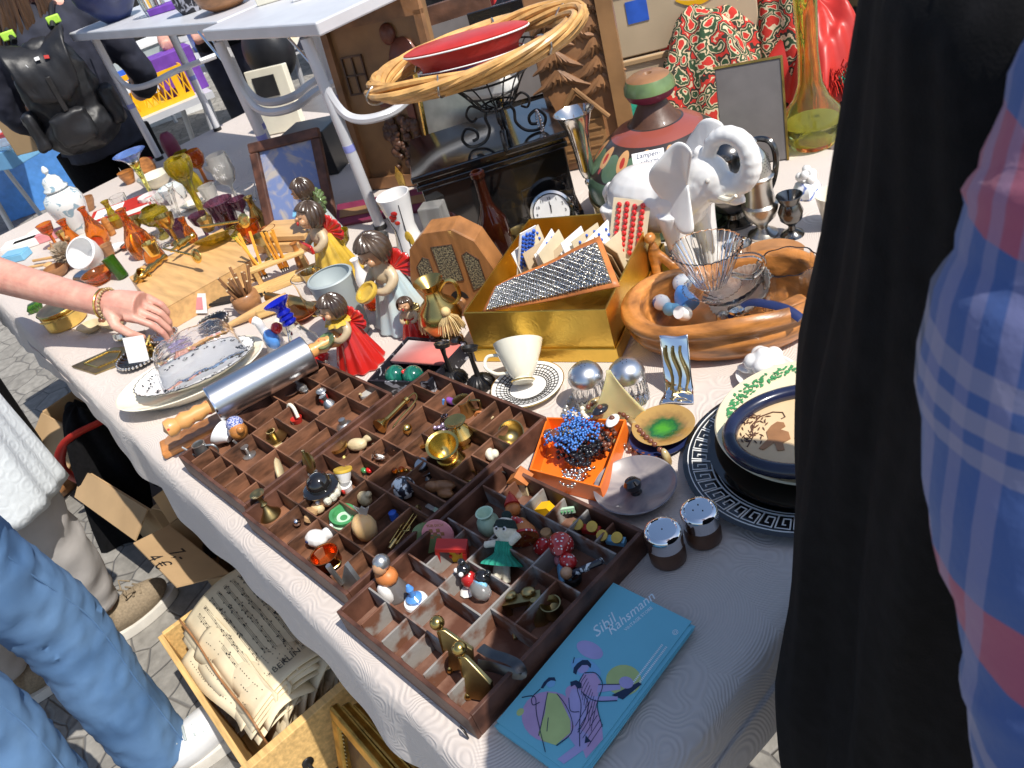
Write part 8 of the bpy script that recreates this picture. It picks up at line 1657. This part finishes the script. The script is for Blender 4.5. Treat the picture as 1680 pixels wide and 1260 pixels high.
for i in range(90):
    a = random.uniform(0, 2*pi); x, y = .085*cos(a), -.02+.09*sin(a); e = 1.22+random.uniform(-.06, .1) if y < .05 else 1.45
    m.tube(catmull([(x*.3, y*.3, 1.69), (x, y, 1.62), (x*1.25, y*1.15-.02, 1.45), (x*1.5-.05, y-.06, e)], 3), [.009]*8+[.006, .003], 5)
m.obj('hair', 'hair_brown', pw)
mk('lime', (.45, .75, .08), .6)
for s_ in (-1, 1): m = M(); m.box((s_*.09, -.172, 1.34), (.05, .02, .03)); m.obj('lime_print', 'lime', pw, bevel=.004)
bp_ = thing('backpack', 'soft black leather backpack with a flap, front pockets and small badges', 'backpack', pw.matrix_basis @ V((0, 0, 0)) if 0 else V((-3.62, 1.0, 0)), rz=radians(66)); bp_.scale = (.86, .9, .92)
body([(V((0, -.30, 1.16)), (.155, .11, .20)), (V((0, -.31, 1.02)), (.165, .12, .10)), (V((0, -.27, 1.28)), (.12, .08, .07))], 'black_leather', bp_, .008, 'main_body'); crumple(bp_.children[0], .035, .09)
m = M(); m.grid(lambda u, v: ((u-.5)*.26*(1-.25*v*v), -.30-.12*sin(pi*.5*min(1, v*1.3)), 1.345-.20*v*v-.02*cos((u-.5)*5)+.01), 24, 16); crumple(m.obj('flap', 'black_leather', bp_, solid=.008), .02, .05)
m = M(); m.box((-.01, -.405, 1.04), (.16, .07, .13)); crumple(m.obj('front_pocket', 'black_leather', bp_, bevel=.025, sub=2), .03, .05)
for s_ in (-1, 1): m = M(); m.box((s_*.16, -.32, 1.06), (.06, .12, .15)); crumple(m.obj('side_pocket', 'black_leather', bp_, bevel=.02, sub=2), .03, .05); m = M(); m.tube(catmull([(s_*.08, -.20, 1.36), (s_*.11, -.06, 1.43), (s_*.13, .11, 1.34), (s_*.14, .13, 1.2), (s_*.14, -.02, 1.0), (s_*.12, -.22, .98)], 5), .012, n=8); m.obj('shoulder_strap', 'black_leather', bp_)
m = M(); m.box((0, -.425, 1.17), (.02, .012, .13), T=None); m.obj('buckle_strap', 'black_plastic', bp_, bevel=.003)
for x, z, mt in ((-.055, 1.285, 'white_plastic'), (.0, 1.30, 'white_plastic'), (.035, 1.295, 'red_plain'), (.072, 1.235, 'white_plastic')): m = M(); m.box((0, 0, 0), (.018, .004, .012), T=TR(x, -.424+.25*abs(z-1.25)+.3*x*x*8, z) @ RY(x*400) @ RX(-20)); m.obj('badge', mt, bp_)
# --- seller with bare arms behind the folding tables
pq = thing('person', 'seller in a black top with bare arms standing behind the folding tables', 'person', (-4.3, 2.0, 0), rz=radians(205)); hc = V((0, .02, 1.6))
body(head(hc, (0, 1, 0), None, None, None)+[([hc-V((0, 0, .08)), V((0, 0, 1.38))], [.05, .06]), ([V((-.18, 0, 1.34)), V((0, 0, 1.37)), V((.18, 0, 1.34))], [.055, .06, .055])]+[([V((s_*.18, 0, 1.34)), V((s_*.25, .04, 1.08)), V((s_*.16, .25, .98)), V((s_*.08, .34, .95))], [.055, .045, .036, .03]) for s_ in (-1, 1)], 'skin', pq, .01)
body([([V((0, 0, 1.42)), V((0, 0, 1.3)), V((0, 0, 1.0)), V((0, 0, .85))], [.10, .19, .17, .17]), (V((.17, 0, 1.34)), (.07, .07, .07)), (V((-.17, 0, 1.34)), (.07, .07, .07))], 'black_cloth', pq, .012, 'top')
m = M(); [m.tube([(s_*.10, 0, .88), (s_*.11, 0, .05)], [.10, .07], 14) for s_ in (-1, 1)]; m.obj('trousers', 'dark_jacket', pq); m = M(); m.ball(hc+V((0, -.02, .03)), (.095, .098, .11), 16); m.obj('hair', 'hair_brown', pq)
# --- passer-by whose dark trouser leg and brown boot show at the left
pd = thing('person', 'passer-by in dark trousers and brown boots at the far left, beyond the white blouse', 'person', (-2.98, .02, 0), rz=radians(20)); hc = V((0, .02, 1.6))
body(head(hc, (0, 1, 0), None, None, None)+[([hc-V((0, 0, .08)), V((0, 0, 1.38))], [.05, .06]), ([V((-.18, 0, 1.34)), V((0, 0, 1.37)), V((.18, 0, 1.34))], [.055, .06, .055])]+[([V((s_*.18, 0, 1.34)), V((s_*.27, .02, 1.08)), V((s_*.26, .1, .86))], [.055, .045, .035]) for s_ in (-1, 1)], 'skin', pd, .01)
body([([V((0, 0, 1.42)), V((0, 0, 1.3)), V((0, 0, 1.0)), V((0, 0, .85))], [.10, .19, .17, .17]), ([V((.17, 0, 1.34)), V((.26, .02, 1.1))], [.075, .06]), ([V((-.17, 0, 1.34)), V((-.26, .02, 1.1))], [.075, .06])], 'black_cloth', pd, .012, 'jacket')
for s_ in (-1, 1): m = M(); m.tube([(s_*.10, 0, .88), (s_*.10, .01, .5), (s_*.11, 0, .18)], [.11, .085, .07], 16); m.obj('trouser_leg', 'black_cloth', pd); m = M(); m.ball((s_*.11, .05, .05), (.05, .14, .05), 14); m.tube([(s_*.11, 0, .04), (s_*.11, 0, .22)], .055, 12); m.obj('boot', 'mid_wood', pd, rm=.006)
m = M(); m.ball(hc+V((0, -.02, .03)), (.095, .098, .11), 16); m.obj('hair', 'hair_brown', pd)
# ================================================================ on the ground by the table
def carton(label, x0, x1, y0, y1, h, rz=0, mt='cardboard', flaps=(), text=None):
    t = thing('cardboard_box', label, 'box', ((x0+x1)/2, (y0+y1)/2, 0), None, radians(rz)); a, b_ = (x1-x0)/2, (y1-y0)/2
    m = M(); quadbox(m, [(-a, -b_), (a, -b_), (a, b_), (-a, b_)], .002, h, .004); m.obj('carton', mt, t, smooth=False)
    for side, ang, ln, sk in flaps:
        m = M(); w = 2*(a if side in 'sn' else b_)*.96
        T = {'s': TR(0, -b_, h), 'n': TR(0, b_, h) @ RZ(180), 'w': TR(-a, 0, h) @ RZ(-90), 'e': TR(a, 0, h) @ RZ(90)}[side] @ RX(ang)
        m.prism([(-w/2, 0), (w/2, 0), (w/2-sk, -ln), (-w/2+sk, -ln*.92)], 0, .004, T=T); m.obj('flap', mt, t, smooth=False)
        if text and side == text[0]: m = M(); m.text(text[1], .05, T @ TR(0, -ln*.55, .0045) @ RZ(text[2])); m.obj('handwriting', 'black_plastic', t, smooth=False)
    return t
carton('open brown cardboard box under the table edge furthest left, beside the blouse', -2.98, -2.64, .20, .50, .26, 6, flaps=(('s', 35, .12, .01), ('w', 30, .1, .01)))
carton('open brown cardboard box with wide flaps holding a black bag, middle of the row', -2.50, -2.08, .17, .50, .25, 6, flaps=(('s', 40, .09, .01), ('e', -8, .10, .01)))
carton('open cardboard box with a tall flap marked 7,- / 4 € in pen, nearest the drawer', -1.96, -1.63, .20, .56, .25, 2, flaps=(('s', -24, .11, .03), ('w', -50, .08, .01)), text=('s', '7,-\n4 €', 0))
t = thing('black_bag', 'black holdall with a red stripe slumped between the cardboard boxes', 'bag', (-2.50, .24, 0)); m = M(); m.grid(mound(.17, .17, .42, 1.3), 60, 20, cu=True); m.obj('bag_body', 'black_cloth', t, auto=180)
m = M(); m.tube(catmull([(-.14, -.10, .12), (-.06, -.13, .25), (.04, -.08, .36), (.1, .02, .38)], 5), .016, flat=.4); m.obj('red_stripe', 'red_plain', t)
t = thing('printed_carton', 'grey cardboard panel with faded black lettering in the middle box', 'cardboard', (-2.14, .30, .12), rz=radians(30)); m = M(); m.box((0, 0, .1), (.30, .01, .2), T=RX(-30)); m.obj('panel', 'grey_plain', t, smooth=False); m = M(); m.text('OBST 1A', .05, TR(0, -.0, .09) @ RX(60) @ TR(0, 0, .006)); m.obj('faded_lettering', 'black_plastic', t, smooth=False)
for i, (x, y, mt, lb) in enumerate(((-1.86, .28, 'black_plastic', 'tangle of black glossy goods in the marked cardboard box'), (-1.74, .38, 'navy', 'navy handle sticking up from the marked cardboard box'))):
    t = thing('oddments', lb, 'goods', (x, y, .08)); m = M(); random.seed(i)
    for k in range(9): m.ball((random.uniform(-.07, .07), random.uniform(-.08, .08), random.uniform(.0, .09)), (random.uniform(.02, .05), random.uniform(.02, .05), .03), 10)
    m.obj('pieces', mt, t); m = M(); m.tube([(0, -.05, .05), (.04, .03, .16)], .007); m.obj('handle', 'blue_paint' if i else 'chrome', t)
# wooden drawer with sheet music
R0 = [P(402, 1262, .235), P(268, 1045, .235), P(420, 918, .235), P(592, 1092, .235)]
cx_ = sum(R0, V())/4; ex_ = ((R0[0]-R0[1])+(R0[3]-R0[2])).normalized(); dang = math.atan2(ex_.y, ex_.x); dw = ((R0[0]-R0[1]).length+(R0[3]-R0[2]).length)/2; dd_ = ((R0[2]-R0[1]).length+(R0[3]-R0[0]).length)/2
dr = thing('wooden_crate', 'honey-coloured wooden drawer with an iron handle, crammed with old sheet music', 'drawer', (cx_.x, cx_.y, 0), rz=dang)
a, b_ = dw/2, dd_/2; h = .235
for nm, c, d in (('side_board', (0, -b_, h/2), (2*a, .012, h)), ('side_board', (0, b_, h/2), (2*a, .012, h)), ('back_board', (-a, 0, h/2), (.012, 2*b_-.012, h)), ('front_board', (a+.003, 0, h/2), (.020, 2*b_+.02, h+.004))):
    m = M(); m.box(c, d); m.obj(nm, 'pine', dr, bevel=.0015, smooth=False)
m = M(); m.box((0, 0, .006), (2*a, 2*b_, .010)); m.obj('drawer_floor', 'pine', dr, smooth=False)
m = M(); X_ = a+.014
m.tube(catmull([(X_, -.045, h*.62), (X_+.012, -.045, h*.55), (X_+.018, -.035, h*.42), (X_+.018, .035, h*.42), (X_+.012, .045, h*.55), (X_, .045, h*.62)], 5), .004); m.ball((X_, -.045, h*.62), (.004, .013, .013), 10); m.ball((X_, .045, h*.62), (.004, .013, .013), 10); m.obj('handle', 'black_iron', dr)
DM = TR(cx_.x, cx_.y, 0) @ Matrix.Rotation(dang, 4, 'Z'); random.seed(17)
def sheet(i, y, mt, lb, w, ln, tilt, cur, lines=False, name='sheet_music', z=.03, shift=0, g='old sheet music in the wooden drawer'):
    t = thing(name, lb, 'sheet music' if mt != 'mid_wood' else 'folder', DM @ V((shift, y, z)), g if g else None, dang)
    def f(u, v):
        s = v*ln; ang = radians(tilt)+cur*v*v*1.4; yy = -s*cos(radians(90)-ang*1.0)*1.0 if False else s*sin(ang); return V(((u-.5)*w, yy+.002*sin(u*9+i), s*cos(ang*.8)))
    m = M(); m.grid(f, 20, 16); m.obj('leaves', mt, t, solid=.004, auto=180)
    if lines:
        m = M()
        for k in range(13):
            v = .10+.86*k/13
            for j in range(26):
                u = .10+.8*j/26; p = f(u, v)+V((0, -.003, .003)); q = f(u+.018, v)+V((0, -.003, .003)); m.tube([p, q], .0004, n=3)
                if random.random() < .5: m.ball(p+V((0, 0, .003)), (.0018, .0018, .0018), 5)
        tag(m.obj('printed_staves', 'black_plastic', t), kind='stuff')
    return t
N = 22
for i in range(N):
    y = -b_+.03+(2*b_-.075)*i/(N-1); k = i/(N-1)
    sheet(i, y, 'old_paper' if i not in (2,) else 'cardboard_pale', 'yellowed sheet of music standing packed among the others in the drawer', dw*.80-.02*abs(sin(i)), .225+.03*sin(i*1.7)+.03*k, 4+random.uniform(-7, 12)+14*k, .35*random.random(), shift=.012*sin(i*2.3))
sheet(50, -b_+.045, 'mid_wood', 'reddish brown cardboard folder standing at the left side of the drawer', dw*.86, .235, 0, .02, g=None, name='music_folder')
sheet(51, -b_+.075, 'plum', 'dark purple folder standing among the sheets in the drawer', dw*.6, .22, 6, .02, g=None, name='music_folder')
# big open sheet bulging on top
t = thing('sheet_music', 'large open yellowed music sheet bulging over the right half of the drawer, printed BERLIN', 'sheet music', DM @ V((-.02, .01, .245)), rz=dang)
def bulge(u, v): return V(((u-.5)*dw*.80, (v-.35)*.24, .035*sin(pi*min(1, v*1.05))+.012*sin(u*5)*v+.004*sin(u*14)))
for k in range(4): m = M(); m.grid(lambda u, v: bulge(u, v)+V((.006*k, -.008*k, -.007*k)), 30, 20); m.obj('leaf', 'old_paper', t, solid=.0015, auto=180)
m = M()
for k in range(10):
    v = .12+.8*k/10
    for r_ in range(3): m.tube([bulge(.1+.8*j/24, v+.012*r_)+V((0, 0, .0016)) for j in range(25)], .00035, n=3)
    for j in range(34): p = bulge(random.uniform(.1, .9), v+random.uniform(-.01, .035))+V((0, 0, .002)); m.ball(p, (.0022, .0016, .0008), 5)
tag(m.obj('printed_staves', 'black_plastic', t), kind='stuff')
m = M(); m.text('BERLIN', .020, TR(bulge(.93, .45)+V((.0, .0, .006))) @ RZ(90)); m.obj('lettering', 'black_plastic', t, smooth=False)
random.seed(23)
for i in range(9):
    t = thing('sheet_music', 'loose curled yellowed music sheet on top of the left half of the drawer', 'sheet music', DM @ V((random.uniform(-.03, .03), -b_+.072+.011*i, .222+.004*i)), 'loose curled music sheets', dang+random.uniform(-.1, .1))
    ph = random.uniform(0, 3); cu = random.uniform(.01, .035); ww = dw*random.uniform(.6, .78)
    m = M(); m.grid(lambda u, v: ((u-.5)*ww, (v-.5)*.11+.006*sin(u*6+ph), cu*sin(pi*v+ph*.2)+.006*sin(u*9+ph)+.02*(v-.5)), 26, 10); m.obj('leaf', 'old_paper', t, solid=.0016, auto=180)
    m = M()
    for k in range(5):
        for j in range(30):
            if random.random() < .7: u = .08+.84*j/30; v = .15+.16*k; m.ball(((u-.5)*ww, (v-.5)*.11+.006*sin(u*6+ph), cu*sin(pi*v+ph*.2)+.006*sin(u*9+ph)+.02*(v-.5)+.0012), (.0022, .0012, .0006), 4)
    tag(m.obj('printed_staves', 'black_plastic', t), kind='stuff')
# stack of gilt frames leaning against the drawer
cz = P(547, 1148, .26)
for i in range(4):
    o0 = P(547+i*22, 1148-i*3, .27-.012*i); t = thing('gilt_picture', ['outermost gilt picture frame with a broad moulding, leaning by the drawer', 'second gilt frame with a beaded inner edge, behind the outermost', 'third gilt frame, narrow and dark, in the leaning stack', 'thin innermost gilt frame nearest the tablecloth'][i], 'picture frame', V((o0.x, o0.y, 0)), 'gilt frames leaning together', radians(-4+i))
    t.location.y -= .30*cos(radians(72)); T = TR(0, 0, 0) @ RX(72); L_, H_ = .52-.02*i, o0.z/sin(radians(72)); w = .030-.005*i
    for nm, c, d in (('top_rail', (L_/2, H_-w/2, 0), (L_, w, .020)), ('bottom_rail', (L_/2, w/2, 0), (L_, w, .020)), ('side_rail', (w/2, H_/2, 0), (w, H_-2*w, .020)), ('side_rail', (L_-w/2, H_/2, 0), (w, H_-2*w, .020))):
        m = M(); m.box(c, d, T=T); m.obj(nm, 'gilt_frame', t, bevel=.005, smooth=False)
    m = M()
    for k in range(60): m.ball(T @ V((w+.004+k*(L_-2*w)/60, H_-w-.003, .004)), .0024, 6)
    for k in range(24): m.ball(T @ V((w+.003, w+k*(H_-2*w)/24, .004)), .0024, 6)
    m.obj('bead_moulding', 'brass_dark', t); m = M(); m.box((L_/2, H_/2, -.006), (L_-2*w, H_-2*w, .004), T=T); m.obj('backing', 'carved_dark', t, smooth=False)
